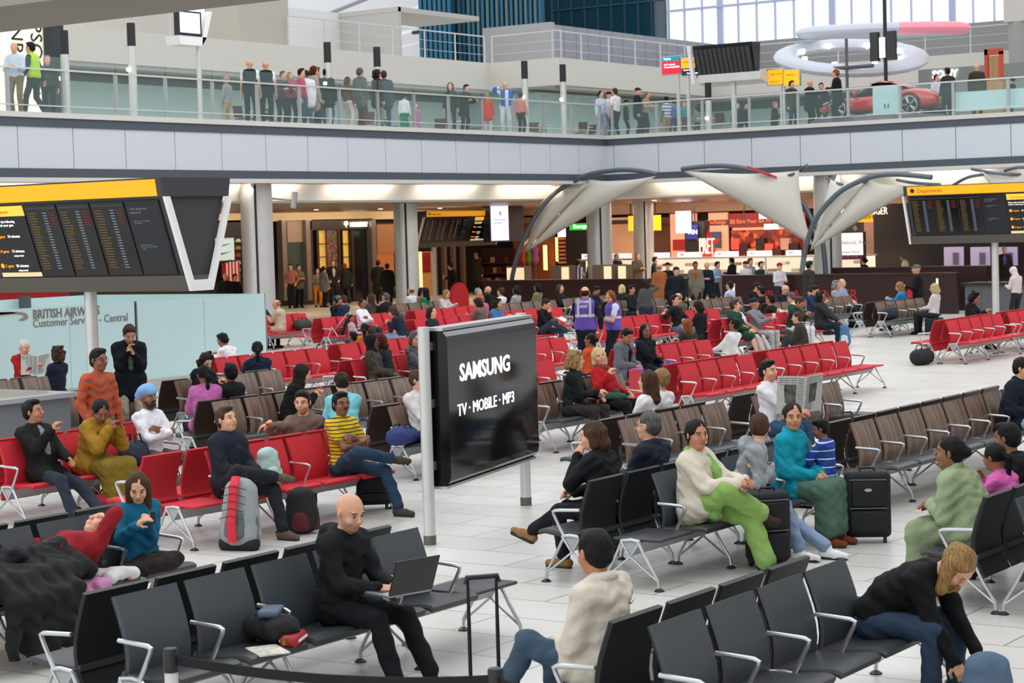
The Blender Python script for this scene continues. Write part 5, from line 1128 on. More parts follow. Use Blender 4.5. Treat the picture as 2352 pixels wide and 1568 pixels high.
bY(MB(), ry(1388, 514, 1396, 600, YB-.3), YB-.3, .3).build('dark_post', dkw, t)
bY(MB(), ry(1455, 500, 1540, 600, YB+.5), YB+.5, .1).build('brown_wall', M('reddish_brown_wall', '#5a3020', .5), t)
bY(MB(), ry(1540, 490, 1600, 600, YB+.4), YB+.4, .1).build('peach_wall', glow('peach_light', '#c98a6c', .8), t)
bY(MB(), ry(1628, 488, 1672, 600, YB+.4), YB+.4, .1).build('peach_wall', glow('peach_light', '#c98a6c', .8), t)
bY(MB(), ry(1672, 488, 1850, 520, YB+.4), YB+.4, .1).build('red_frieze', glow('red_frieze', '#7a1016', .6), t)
mt, nt, b = node_mat('gift_shelves', .6); N, L = nt.nodes.new, nt.links.new
tc = N('ShaderNodeTexCoord'); vo = N('ShaderNodeTexVoronoi'); vo.inputs['Scale'].default_value = 4.5; L(tc.outputs['Object'], vo.inputs['Vector'])
cr = N('ShaderNodeValToRGB'); L(vo.outputs['Color'], cr.inputs[0]); e = cr.color_ramp.elements
e[0].color = lin('#2a0a08'); e[1].color = lin('#d85a3c'); q = e.new(.5); q.color = lin('#6a1a14'); q = e.new(.7); q.color = lin('#7a3a26')
L(cr.outputs[0], b.inputs['Base Color']); L(cr.outputs[0], b.inputs['Emission Color']); b.inputs['Emission Strength'].default_value = .55
bY(MB(), ry(1680, 528, 1850, 605, YB+.3), YB+.3, .1).build('stocked_shelves', mt, t)
bY(MB(), ry(1682, 521, 1850, 527, YB+.2), YB+.2, .1).build('light_cove', glow('salmon_cove', '#e87858', 1.1), t)
bY(MB(), ry(1628, 532, 1655, 570, YB+.2), YB+.2, .1).build('blue_poster', M('blue_poster', '#33506e', .5), t)
bY(MB(), ry(1545, 550, 1572, 575, YB+.1), YB+.1, .2).build('red_rack', M('red_rack', '#a01a22', .6), t)
for k in range(8):
    q = atY(1690+k*19, 560+(k % 3)*12, YB); m_ = MB(); m_.box(q[0]-.22, q[0]+.22, YB-.05, YB+.2, q[2]-.25, q[2]+.25)
    m_.build('hanging_stock', M('stock_%d' % (k % 4), ['#c8504a', '#3a1210', '#b08a80', '#20100e'][k % 4], .7), t)
sign(ry(1618, 503, 1800, 516, 78), 'Y', 78, 'ticker_display', 'black ticker display with red running letters', M('near_black', '#141314', .5), [('Exchange   $$ Earn Your BA Miles Here!! $$', .04, .28, .24)], glow('led_red', '#e8401c', 1.6))
sign(ry(1573, 508, 1618, 600, 77), 'Y', 77, 'advertising_pillar', 'black advertising pillar with a small blue poster', M('near_black', '#141314', .5), d=.5)
sign(ry(1577, 516, 1603, 549, 76.9), 'Y', 76.85, 'poster', 'blue poster lettered PEN on the black pillar', M('royal_blue', '#1a2a80', .5, emit=.1), [('PEN', .2, .35, .26)], whitel, d=.04)
# cafe: counters, menu cards, PRET letters, brown walls
brown = M('wenge_wall', '#2c1513', .32, var=.12, vscale=2)
def wall_seg(x0, x1, z, y0, lab):
    t_ = thing('cafe_wall', lab, 'low wall', (x0, y0, 0)); w = x1-x0
    MB().box(0, w, 0, .16, 0, z-.05).build('timber_face', brown, t_); MB().box(-.02, w+.02, -.03, .2, z-.05, z).build('top_cap', M('wenge_cap', '#3a221c', .3), t_)
    return t_
wall_seg(-41.6, -33.3, 1.2, 59, 'low dark wine-brown timber wall at the left, behind the purple tabards')
w2 = wall_seg(-31.95, -23.8, 1.28, 59, 'low dark wine-brown timber wall with red cafe lettering and a star')
wall_seg(-29.0, -23.7, 1.42, 61.2, 'second dark timber wall behind the lettered one')
redl = M('red_outline_letters', '#a01824', .4, emit=.25)
text('PRET A MANGER', 'cafe_lettering', redl, w2, .52, (1.42, -.012, .42), (1, 0, 0), (0, 0, 1), .03, wid=.88)
def star(cx, cz, r, y, name, mat_, par):
    P_ = [(cx+(r if k % 2 == 0 else r*.42)*sin(pi*k/5), cz+(r if k % 2 == 0 else r*.42)*cos(pi*k/5)) for k in range(10)]
    m_ = MB(); m_.slab(P_, 1, y-.02, y); return m_.build(name, mat_, par)
star(6.6, .60, .26, 0, 'star_emblem', redl, w2)
for lx, z0, z1 in ((.42, .35, 1.0), (5.6, .3, 1.1)):
    MB().box(lx+ (0 if lx < 1 else 1.9), lx+.06+(0 if lx < 1 else 1.9), -.05, -.01, z0, z1).build('light_slot', glow('slot_light', '#d8d4cc', .9), w2)
t = thing('glass_screen', 'steel framed glass screen standing on the brown cafe wall', 'screen', (-31.95, 59.05, 1.28))
MB().box(1.55, 3.3, .04, .06, 0, .52).build('glass', gl, t)
for x in (1.55, 3.28): MB().box(x, x+.035, .02, .09, 0, .58).build('post', steel, t)
t = thing('food_counter', 'long steel and glass chilled food counter of the cafe', 'counter', (-46.5, 73, 0))
MB().box(0, 13.4, 0, .9, 0, .95).build('base', M('counter_steel', '#75736f', .35, .5), t)
MB().box(0, 13.4, 0, .9, 1.55, 1.62).build('top_shelf', M('counter_top', '#bdbdb8', .3, .3), t)
MB().box(0, 13.4, .7, .75, .95, 1.55).build('lit_back', glow('counter_glow', '#f0dcc0', .9), t)
MB().box(2.2, 3.8, -.02, .68, 1.1, 1.35).build('pink_display', glow('pink_display', '#e87a98', .9), t)
MB().box(0, 13.4, -.03, 0, .95, 1.55).build('front_glass', gl, t)
for k in range(24):
    m_ = MB(); m_.rbox(.3+k*.54, .3+k*.54+.34, .15, .5, .98+(.28 if k % 2 else 0), 1.1+(.28 if k % 2 else 0), .04)
    m_.build('sandwich_box', M('sandwich_%d' % (k % 3), ['#d8c8a8', '#8a5a30', '#e8e0d0'][k % 3], .6), t)
for k, (x0, x1) in enumerate([(1336, 1385), (1403, 1450), (1484, 1538), (1556, 1612), (1642, 1696), (1716, 1773), (1805, 1840)]):
    R4 = list(ry(x0, 587, x1, 599, 73.2)); R4[3] = 1.62+R4[3]-R4[2]; R4[2] = 1.62; tt = thing('menu_card', 'white menu card standing on the food counter, '+['first', 'second', 'third', 'fourth', 'fifth', 'sixth', 'last'][k]+' from the left', 'menu card', (0, 0, 0), 0, 'menu cards on the food counter')
    bY(MB(), R4, 73.2, .03).build('card', glow('menu_white', '#e4e4e6', .8), tt)
    text('PRET', 'lettering', M('maroon_letters', '#8a1a30', .6), tt, (R4[3]-R4[2])*.7, (R4[0]+.15, 73.18, R4[2]+.06), (1, 0, 0), (0, 0, 1), .006, wid=.6)
t = thing('cafe_sign', 'tall white PRET letters over a red star sculpture', 'sign', (0, 0, 0))
a = atY(1606, 583, 74); b_ = atY(1642, 583, 74)
text('PRET', 'lettering', M('ivory_letters', '#efe8dc', .5, emit=.5), t, .95, (a[0], 74, a[2]), (1, 0, 0), (0, 0, 1), .08, wid=.34)
star((a[0]+b_[0])/2, a[2]+.42, .62, 74.2, 'red_star', M('lacquer_red', '#c01a24', .3, emit=.3), t)
q = (a[0]+b_[0])/2; MB().box(q-.35, q+.1, 74.1, 74.2, 0, a[2]+.1).build('red_post', M('lacquer_red', ''), t)
t = thing('light_box', 'lit white advertising board with a glass of milk and a maroon strip', 'advertising board', (0, 0, 0))
R4 = ry(1899, 533, 1984, 596, 66); bY(MB(), R4, 66, .2).build('frame', M('frame_brown', '#3a2a28', .5), t)
R4 = ry(1901, 535, 1982, 586, 65.98); bY(MB(), R4, 65.96, .03).build('white_panel', glow('lightbox_white', '#e6dedc', .95), t)
text('Natural, fresh,', 'lettering', M('grey_print', '#9a9298', .6), t, .2, (R4[0]+.5, 65.95, R4[3]-.4), (1, 0, 0), (0, 0, 1), .006)
text('honest food\nall day long', 'lettering', M('grey_print', ''), t, .15, (R4[0]+.5, 65.95, R4[3]-.72), (1, 0, 0), (0, 0, 1), .006)
m_ = MB(); m_.slab([(R4[0]+.14, R4[2]+.12), (R4[0]+.34, R4[2]+.12), (R4[0]+.38, R4[3]-.2), (R4[0]+.1, R4[3]-.2)], 1, 65.93, 65.95); m_.build('glass_picture', M('glass_print', '#b8a09c', .5), t)
R5 = ry(1901, 587, 1982, 596, 65.98); bY(MB(), R5, 65.96, .03).build('maroon_strip', M('maroon', '#6e1430', .5, emit=.2), t)
for k in range(3): m_ = MB(); m_.tube([(R4[0]+.3+k*.45, 65.6, R4[3]+.25), (R4[0]+.3+k*.45, 65.75, R4[3]+.12)], .05, 8); m_.build('spotlight', alu, t)
MB().box(R4[0]+.05, R4[0]+.12, 66, 66.1, 0, R5[2]).build('leg', blackp, t); MB().box(R4[1]-.12, R4[1]-.05, 66, 66.1, 0, R5[2]).build('leg', blackp, t)
t = thing('shop', 'black fronted shop at the right with three lit niches', 'shop front', (0, 0, 0))
bY(MB(), ry(2008, 462, 2420, 690, 76), 76, .3).build('black_front', M('black_front', '#0e0c0e', .35), t)
bY(MB(), ry(1985, 455, 2007, 640, 76), 76, .3).build('taupe_pier', M('taupe_pier', '#7d6658', .6), t)
for x0, x1 in ((2168, 2212), (2229, 2273), (2292, 2336)):
    bY(MB(), ry(x0, 567, x1, 610, 75.9), 75.9, .12).build('lit_niche', glow('lilac_niche', '#9a92b4', .35), t)
    q = ry(x0+20, 580, x1-12, 608, 75.8); bY(MB(), q, 75.82, .1).build('displayed_bag', M('displayed_bag', '#5a5870', .6), t)
text('PRET A MANGER', 'lettering', M('ivory_letters', ''), t, .42, (atY(1925, 495, 76)[0], 75.95, atY(1925, 495, 76)[2]), (1, 0, 0), (0, 0, 1), .05, wid=.7)
t = thing('bar_counter', 'grey panelled counter with a dark glossy top at the right', 'counter', (0, 0, 0))
R4 = (-22.3, -16, 0, 1.05); MB().box(-22.3, -17, 55.9, 57, 0, 1.0).build('panelled_front', M('counter_grey', '#55565a', .45, stripe=('#47484c', 1.1, .03, 0)), t)
MB().box(-22.4, -16.9, 55.8, 57.1, 1.0, 1.06).build('counter_top', M('glossy_dark_top', '#2c2a2e', .12), t)
t = thing('display_counter', 'long low cafe display counter with small lit showcases at the left', 'counter', (-42.6, 61.5, 0))
MB().box(0, 6.0, 0, .8, 0, 1.0).build('base', M('shop_brown', ''), t)
for k, x in enumerate((.25, 2.2, 4.0, 5.05)):
    MB().box(x, x+.85 if k < 3 else x+.4, .1, .5, 1.0, 1.62).build('showcase', M('taupe_case', '#806758', .5), t)
    MB().box(x+.5 if k in (1, 2) else x+.05, x+.8 if k < 3 else x+.35, .07, .1, 1.05, 1.57).build('lit_front', glow('case_light', '#e8c8a0', .9), t)
for (cx, cy, pw, c) in [(-50, 66, 260, (1, .75, .5)), (-49, 74, 320, (1, .7, .45)), (-42, 76, 380, (1, .75, .55)), (-36, 76, 380, (1, .6, .45)), (-30, 76, 260, (1, .8, .65)), (-51, 57, 220, (1, .8, .6)), (-50, 48, 160, (1, .85, .7)), (-24, 73, 160, (.9, .85, 1)), (-38, 69, 300, (1, .85, .7))]:
    area('shop_ceiling_lamp', (cx, cy, 3.9), 4, 4, pw*1.15, c)
for k in range(6):
    for x, y in ((-50, 52+4*k), (-44+4.3*k, 68)):
        m_ = MB(); m_.lathe([(.09, 3.935), (.09, 3.95)], x, y, 12); tag(m_.build('downlight', glow('downlight', '#ffe6c8', 4)), 'small round downlight in the bronze ceiling', 'downlight', 'downlights in the bronze ceiling')
# ------------------------------------------------------------------ upper floor surroundings
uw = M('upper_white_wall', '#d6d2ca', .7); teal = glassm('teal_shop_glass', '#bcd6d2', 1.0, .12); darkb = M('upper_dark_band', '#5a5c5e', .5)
RX, RY, RY2 = -44.6, 69.0, 82.0
s_ = MB(); Z0, Z1 = 8.75, 9.85
s_.box(-48.5, -48, 25, RY, Z0, Z1).box(-48, RX, RY, RY+.5, Z0, Z1).box(RX-.5, RX, RY+.5, RY2, Z0, Z1).box(RX-.5, 5, RY2, RY2+.5, Z0, Z1)
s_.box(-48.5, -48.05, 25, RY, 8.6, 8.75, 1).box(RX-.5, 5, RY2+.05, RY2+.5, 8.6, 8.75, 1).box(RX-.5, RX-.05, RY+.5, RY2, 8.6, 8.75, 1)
struct(s_, 'wall_upper', [uw, M('upper_thin_line', '#a9a59e', .7)])  # second material: thin grey line below the white wall
s_ = MB(); s_.box(-50.3, -50, 25, RY+1.5, 8.32, 8.62, 1).box(-50.3, -50, 25, RY+1.5, 6.1, 8.32); s_.box(-50, RX-2, RY+1.5, RY+1.8, 6.1, 8.62, 0); s_.box(RX-2.3, RX-2, RY+1.8, RY2+2, 6.1, 8.62, 0); s_.box(RX-2, 5, RY2+2, RY2+2.3, 6.1, 8.2, 0).box(RX-2, 5, RY2+2, RY2+2.3, 8.2, 8.62, 1)
struct(s_, 'window_1', [teal, darkb])
struct(MB().box(-58, -48.5, 25, 90, 8.75, 8.9).box(-48.5, RX-.5, RY+.5, 95, 8.75, 8.9).box(RX-.5, 5, RY2+.5, 95, 8.75, 8.9), 'trim_7', uw)
def toprail(a, b, along, fixed, z, lab):
    t_ = thing('railing', lab, 'railing', (0, 0, 0)); L_ = b-a; P_ = lambda u, zz: (fixed, u, zz) if along == 'Y' else (u, fixed, zz)
    m_ = MB(); m_.tube([P_(a, z+1.1), P_(b, z+1.1)], .028, 6); m_.build('handrail', M('white_rail', '#d0d0cc', .4), t_)
    for zz in (.35, .72): m_ = MB(); m_.tube([P_(a, z+zz), P_(b, z+zz)], .008, 4); m_.build('wire', steel, t_)
    n = max(1, int(L_/2.0))
    for k in range(n+1): m_ = MB(); m_.tube([P_(a+L_*k/n, z), P_(a+L_*k/n, z+1.1)], .03, 5); m_.build('post', M('white_rail', ''), t_)
toprail(30, 50.5, 'Y', -48.2, Z1, 'thin white railing on the upper left wall, left of the beige block')
toprail(56.6, RY, 'Y', -48.2, Z1, 'thin white railing on the upper left wall in front of the white cube')
toprail(-48, RX, 'X', RY+.25, Z1, 'short white railing on the projecting corner of the upper wall')
toprail(RY, RY2, 'Y', RX-.25, Z1, 'white railing in front of the ribbed grey parapet')
toprail(RX, -10, 'X', RY2+.25, Z1, 'white railing along the upper wall behind the light rings')
a = atX(540, 100, -48.6); b_ = atX(655, 100, -48.6)
struct(MB().box(-50, -48.4, a[1], b_[1], Z1-.1, 14), 'wall_block', M('beige_block', '#bdb8ad', .7))
a = atX(497, 100, -50); struct(MB().box(-50.5, -50, a[1], atX(541, 100, -50)[1], Z1, 14).box(-54, -53.6, 30, a[1]+2, Z1, 12.4, 1), 'wall_recess', [M('grey_recess', '#8d8c8a', .7), uw])
# white cube behind the railing and pieces of the roof
a = atX(655, 80, -56); b_ = atX(780, 80, -56); zt = atX(780, 30, -56)[2]; c = atY(916, 80, b_[1])
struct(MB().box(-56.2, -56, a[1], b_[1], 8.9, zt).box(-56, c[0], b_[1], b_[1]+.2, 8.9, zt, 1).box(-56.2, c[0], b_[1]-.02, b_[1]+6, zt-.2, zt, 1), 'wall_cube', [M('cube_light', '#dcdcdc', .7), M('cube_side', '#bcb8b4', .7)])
for k, (p0, p1, r_) in enumerate([((655, 72), (985, -60), .12), ((850, 70), (1010, 0), .22), ((900, 42), (965, 60), .3), ((915, 85), (965, 70), .25), ((915, 112), (965, 100), .12)]):
    A_, B_ = atY(*p0, 96), atY(*p1, 96); m_ = MB(); m_.tube([A_, B_], r_, 6)
    tag(m_.build('roof_beam', M('roof_white', '#e9e9ea', .5) if k else M('roof_grey', '#8c8c90', .5)), kind='structure', label=None)
for o in [o for o in bpy.data.objects if o.name.startswith('roof_beam')]: o.name = 'trim_8'
s_ = MB(); q0 = atY(640, 30, 99); q1 = atY(965, 130, 99); s_.box(q0[0], q1[0]+.5, 99, 99.3, q1[2]-2, q1[2]+6.2); s_.box(q0[0]+8, q1[0]+.4, 98.4, 98.9, q1[2]+6, q0[2]+8)
struct(s_, 'wall_far', M('roof_soffit', '#d5d5d6', .6))
# ribbed grey parapet
c = atY(1265, 50, 74); l_ = atY(1108, 66, 74); grey = M('parapet_grey', '#9b9b9f', .45, .2)
s_ = MB(); s_.box(l_[0], c[0], 74, 74.3, 9, c[2])
struct(s_, 'wall_parapet', M('parapet_light', '#a5a5a6', .5, .1))
rib = M('ribbed_parapet', '#9496a0', .4, .3, stripe=('#787b88', 1.0, .07, 1))
s_ = MB(); s_.box(c[0]-.3, c[0]-.01, 74.31, 92, 9, c[2]-.1); struct(s_, 'wall_ribbed', rib)
q0 = atY(1560, 92, 90); s_ = MB(); s_.box(q0[0]-5, 0, 90, 90.3, 8.9, atY(1745, 94, 90)[2]); struct(s_, 'wall_grey_back', M('back_parapet', '#8b8b8c', .5))
# blue louvres and dark blue glass tower
t = thing('louvre_screen', 'tall screen of blue vertical louvres above the upper floor', 'louvre screen', (0, 0, 0))
blue = M('louvre_blue', '#195a76', .4, .2); dbl = M('louvre_dark', '#0f3442', .5)
for k in range(26):
    x = 966+11*k; p = atY(x, 60, 93+(0 if k < 7 else .8)); z0 = 9.0; m_ = MB(); w_ = .085 if k > 6 else .11
    m_.box(p[0]-w_, p[0]+w_, p[1], p[1]+.35, z0, 17.5); m_.build('louvre', blue if k < 7 or k % 2 else M('louvre_grey', '#4a6a6e', .5), t)
p0 = atY(962, 60, 95); p1 = atY(1262, 60, 95); MB().box(p0[0], p1[0], 95.2, 95.4, 9, 17.5).build('backing', dbl, t)
for z in (11.6, 14.4): MB().box(p0[0], p1[0], 94.3, 94.6, z, z+.18).build('cross_bar', blackp, t)
towg, nt, b = node_mat('blue_tower_glass', .08); b.inputs['Base Color'].default_value = lin('#123848'); b.inputs['Specular IOR Level'].default_value = 1
p0 = atY(1255, 40, 100); p1 = atY(1530, 40, 100)
t = thing('glass_tower', 'dark blue reflective glass wall right of the blue louvres', 'glass wall', (0, 0, 0))
MB().box(p0[0], p1[0], 100, 100.4, 9, 19).build('glass', towg, t)
for k in range(10): u = p0[0]+(p1[0]-p0[0])*k/9; MB().box(u-.03, u+.03, 99.9, 100, 9, 19).build('mullion', M('tower_mullion', '#2a4a58', .4), t)
for z in (12.4, 15.6): MB().box(p0[0], p1[0], 99.9, 100, z, z+.07).build('transom', M('tower_mullion', ''), t)
t = thing('curtain_wall', 'tall glazed wall of the terminal with bright sky behind', 'glazed wall', (0, 0, 0))
wm = M('window_frame', '#b4bcd8', .5)
p0 = atY(1530, 40, 100)[0]; p1 = 6
for k in range(34):
    u = p0+1.13*k; th = .16 if k % 6 == 3 else .025; MB().box(u-th, u+th, 100, 100.2, 9, 24).build('mullion', wm, t)
for z in (11.9, 14.9, 17.9): MB().box(p0, p0+38, 99.95, 100.1, z, z+.13).build('transom', wm, t)
MB().box(p0, p0+38, 100.05, 100.08, 9, 24).build('glass', glassm('clear_glazing', '#eef4ff', .06), t)
struct(MB().box(atY(2305, 30, 80)[0], 8, 80, 81, atY(2320, 50, 80)[2], 20), 'wall_right_upper', M('right_block', '#cfcac2', .7))
m_ = MB(); q = atY(2335, 120, 80.5); m_.lathe([(.5, 6.1), (.5, 13)], q[0]+.2, 80.5, 24); tag(m_.build('column', M('concrete_grey', '#a3a19c', .7), None, True), 'plain grey concrete column at the top right edge', 'column')
# beam across the top left
a = atY(0, 80, 26.8); z0 = a[2]; m_ = MB()
m_.slab([(24, z0+.06), (24.5, z0), (26.5, z0), (27, z0+.1), (27, z0+3.4), (24.3, z0+3.4), (23.9, z0+1.5)], 0, -34, 1)
m_.box(-9.4, -9.385, 23.88, 24.01, z0+.05, z0+2); struct(m_, 'trim_9', M('soffit_beam', '#8f8a80', .7), True)
# ------------------------------------------------------------------ things on the upper floor
for i, (px, py) in enumerate([(146, 70), (300, 53), (751, 97), (865, 108), (1204, 140), (1292, 148), (1626, 190)]):
    p = atX(px, py, -39.4) if px < 1392 else atY(px, py, 63.3)
    ds = ['far left one beside the dark panel', 'second from the left', 'above the crowd, left of two', 'above the crowd, right of two', 'above the bald man in blue', 'with a small lit lamp left of the inner corner', 'beneath the slatted board'][i]
    t = thing('lamp_post', 'steel upper floor lamp post, '+ds, 'lamp post', (p[0], p[1], 6.1)); h_ = p[2]-6.1
    m_ = MB(); m_.lathe([(.11, 0), (.11, h_-.62)], 0, 0, 14); m_.build('pole', steel, t, True); m_ = MB(); m_.lathe([(.115, h_-.62), (.115, h_)], 0, 0, 14); m_.build('cap', blackp, t)
    m_ = MB(); m_.lathe([(.02, h_-1.32), (.07, h_-1.28), (.06, h_-1.2)], -.0, -.14, 8); m_.build('lamp', glow('lamp_glow', '#ffd8a8', 2.5), t)
def upsign(px, y0, y1, x0, x1, plane, lab, cols, words=()):
    p = atY((x0+x1)/2, (y0+y1)/2, plane); L0, L1, z0, z1 = ry(x0, y0, x1, y1, plane)
    t_ = thing('direction_sign', lab, 'sign', (0, 0, 0)); n = len(cols)
    for k, (u0, u1, v0, v1, c_) in enumerate(cols): MB().box(L0+(L1-L0)*u0, L0+(L1-L0)*u1, plane-.03, plane, z0+(z1-z0)*v0, z0+(z1-z0)*v1).build('sign_face', glow('sign_'+c_[1:], c_, .7), t_)
    MB().box(L0-.06, L1+.03, plane, plane+.12, z0-.03, z1+.03).build('sign_box', alu, t_)
    for (s_, u, v, sz, c_) in words: text(s_, 'lettering', c_, t_, sz, (L0+(L1-L0)*u, plane-.035, z0+(z1-z0)*v), (1, 0, 0), (0, 0, 1), .004)
    q = atY(px, y1, plane+.06); MB().box(q[0]-.05, q[0]+.05, plane+.02, plane+.1, 6.1, z1-.05).build('pole', steel, t_)
bk = M('sign_black_text', '#3a2a10', .6)
upsign(1557, 130, 170, 1521, 1562, 63.6, 'teal and red toilets sign on a steel pole on the upper floor', [(0, 1, .75, 1, '#127f90'), (0, 1, 0, .73, '#d01c34')], [('Toilets', .1, .82, .11, whitel), ('VAT refunds\nConnecting flights', .12, .5, .09, whitel)])
upsign(1580, 133, 172, 1566, 1608, 63.6, 'yellow and black lounge sign beside the red one', [(0, 1, .42, 1, '#f0a812'), (0, 1, 0, .4, '#1b1c26')], [('Airline lounges', .1, .72, .09, bk), ('South lounges', .1, .26, .08, whitel), ('North lounge', .3, .06, .08, whitel)])
upsign(1795, 160, 194, 1764, 1798, 64.5, 'yellow gates sign on the upper floor, left half', [(0, 1, 0, 1, '#f0a812')], [('Gates A10-23', .2, .65, .08, bk), ('Gates A1-9', .2, .15, .08, bk)])
upsign(1800, 161, 196, 1800, 1835, 64.5, 'yellow gates sign on the upper floor, right half', [(0, 1, 0, 1, '#f0a812')], [('Gates B, C', .2, .65, .08, bk)])
t = thing('slatted_board', 'black slatted display board with a steel base on the upper floor', 'display board', (0, 0, 0))
L0, L1, z0, z1 = ry(1612, 112, 1738, 168, 63.8)
for k in range(12): u = L0+(L1-L0)*k/12; m_ = MB(); m_.slab([(63.5, z0), (63.2, z1), (63.3, z1), (63.6, z0)], 0, u+.02, u+(L1-L0)/12-.02); m_.build('slat', M('slat_grey', '#3c4040', .4), t)
m_ = MB(); m_.slab([(63.62, z0-.1), (63.35, z1+.15), (64.0, z1+.15), (63.9, z0-.1)], 0, L0-.12, L1+.05); m_.build('back_case', blackp, t)
m_ = MB(); m_.slab([(63.5, z0-.02), (63.5, z0-.3), (64.1, z0-.42), (64.1, z0-.02)], 0, L0-.02, L1+.3); m_.build('steel_base', steel, t)
m_ = MB(); m_.slab([(63.42, z0-.3), (63.1, z1+.15), (63.22, z1+.15), (63.55, z0-.3)], 0, L0-.22, L0-.1); m_.build('white_end_frame', M('white_frame', '#f2f2f0', .5), t)
MB().box(L0+1.2, L0+1.34, 63.7, 63.84, 6.1, z0-.3).build('pole', steel, t)
t = thing('flight_screen', 'white flight screen in a V-shaped white and black case on a pole, upper left', 'screen', (0, 0, 0))
pp = atX(455, 100, -39.6); a = atX(412, 35, -39.3); b_ = atX(462, 80, -39.3)
MB().box(-39.5, -39.35, a[1]-.02, b_[1]+.08, b_[2]-.05, a[2]+.15).build('case', blackp, t)
MB().box(-39.35, -39.33, a[1]+.06, b_[1], b_[2]+.03, a[2]+.1).build('display', glow('screen_lilac', '#c8c8f4', 1.2), t)
m_ = MB(); m_.slab([(a[1], b_[2]-.05), (b_[1]+.3, b_[2]-.05), (b_[1]+.55, a[2]+.2), (b_[1]+.4, a[2]+.2), (b_[1]+.15, b_[2]+.1), (b_[1]+.1, b_[2]-.3), (a[1]+.1, b_[2]-.3)], 0, -39.9, -39.36); m_.build('white_base', M('white_frame', ''), t)
m_ = MB(); m_.lathe([(.07, 6.1), (.07, b_[2]-.3)], -39.6, pp[1], 12); m_.build('pole', steel, t, True)
t = thing('billboard', 'cream billboard with black letters turned sideways, far left of the upper floor', 'billboard', (0, 0, 0))
L0, L1, z0, z1 = rx(-30, 60, 98, 178, -44); MB().box(-44.2, -44, L0, L1, z0-1.6, z1+1).build('panel', glow('billboard_cream', '#e8e0cc', .6), t)
for k, s_ in enumerate(('AUNRH', 'TBPSO', 'JNHLE')): text(s_, 'lettering', blackp, t, .62, (-43.98, L0+.9+.72*k, z1+.9), (0, 0, -1), (0, 1, 0), .01)
tag(MB().box(-44.1, -43.8, *rx(107, 60, 137, 200, -44)[:2], 6.1, 9.7).build('dark_panel', M('charcoal_panel', '#2c3438', .5)), 'tall dark grey panel beside the cream billboard', 'panel')
# red sports car on a low platform
t0_ = thing('car', 'glossy red two-seat sports car facing left behind the glass balustrade', 'car', (-28.55, 64.6, 6.42), radians(180)); redp = M('car_red', '#c4121a', .18, 0, coat=1.0)
tag(MB().lathe([(2.5, 6.1), (2.5, 6.38), (2.4, 6.42)], -28.55, 64.6, 48).build('turntable', M('turntable_grey', '#7c7c86', .3, .5)), 'round grey display platform under the red car', 'platform')
ST = [(-2.22, .55, .38, .56, .5), (-2.15, .78, .28, .72, .7), (-1.8, .90, .18, .86, .8), (-1.4, .96, .16, .92, .84), (-.9, .95, .15, .92, .82), (-.2, .92, .14, .80, .8), (.5, .92, .14, .74, .8), (.9, .94, .15, .74, .82), (1.4, .95, .16, .70, .8), (1.8, .88, .18, .58, .74), (2.1, .72, .22, .46, .6), (2.22, .5, .3, .40, .5)]
m_ = MB(); rings = []
for (x, w_, zb, zt_, k_) in ST:
    rings.append([(x, w_*.75, zb), (x, w_, zb+.12), (x, w_, (zb+zt_)/2+.05), (x, w_*.93, zt_-.06), (x, w_*.6, zt_), (x, -w_*.6, zt_), (x, -w_*.93, zt_-.06), (x, -w_, (zb+zt_)/2+.05), (x, -w_, zb+.12), (x, -w_*.75, zb)])
o = m_.loft(rings).build('body', redp, t0_, True); sb = o.modifiers.new('s', 'SUBSURF'); sb.levels = 2; sb.render_levels = 2
m_ = MB(); rings = []
for (x, w_, zb, zt_) in [(-1.35, .70, .84, .88), (-.9, .70, .84, 1.02), (-.45, .66, .80, 1.17), (0, .64, .76, 1.20), (.4, .64, .72, 1.12), (.95, .70, .66, .80), (1.1, .70, .64, .70)]:
    rings.append([(x, w_, zb), (x, w_*.82, zt_-.05), (x, w_*.6, zt_), (x, -w_*.6, zt_), (x, -w_*.82, zt_-.05), (x, -w_, zb)])
o = m_.loft(rings).build('windows', M('car_glass', '#1c2228', .05), t0_, True); sb = o.modifiers.new('s', 'SUBSURF'); sb.levels = 1
m_ = MB(); m_.loft([[(x, .58, z-.02), (x, .5, z+.03), (x, -.5, z+.03), (x, -.58, z-.02)] for x, z in ((-1.2, .93), (-.8, 1.07), (-.45, 1.165), (0, 1.195), (.3, 1.14))]).build('roof', redp, t0_, True)
for x in (-1.3, 1.3):
    for s_ in (1, -1):
        w_ = MB(); 
        ringsw = [[(x+r*cos(2*pi*k/28), s_*y, .34+r*sin(2*pi*k/28)) for k in range(28)] for r, y in ((.34, .72), (.35, .80), (.345, .93), (.30, .965))]
        w_.loft(ringsw); wo = w_.build('tyre', M('tyre_black', '#121213', .8), t0_, True)
        w_ = MB()
        for k in range(5):
            for dd in (-.12, .12): a = 2*pi*k/5+dd; w_.tube([(x+.05*cos(a), s_*.965, .34+.05*sin(a)), (x+.27*cos(a), s_*.975, .34+.27*sin(a))], .022, 5)
        w_.tube([(x+.285*cos(2*pi*k/24), s_*.97, .34+.285*sin(2*pi*k/24)) for k in range(25)], .018, 5); w_.build('wheel_rim', alu, wo)
        w_ = MB(); w_.tube([(x+.40*cos(pi*k/14), s_*.955, .34+.40*sin(pi*k/14)) for k in range(15)], .022, 5); w_.build('wheel_arch', M('arch_black', '#1a0c0c', .7), t0_)
for s_ in (1, -1): m_ = MB(); m_.loft([[(1.55, .72*s_, .70), (1.98, .66*s_, .55), (1.98, .56*s_, .57), (1.6, .58*s_, .715)], [(1.55, .74*s_, .67), (1.98, .68*s_, .52), (1.98, .56*s_, .54), (1.6, .58*s_, .68)]]).build('headlamp', M('lamp_clear', '#dfe4e8', .1), t0_)
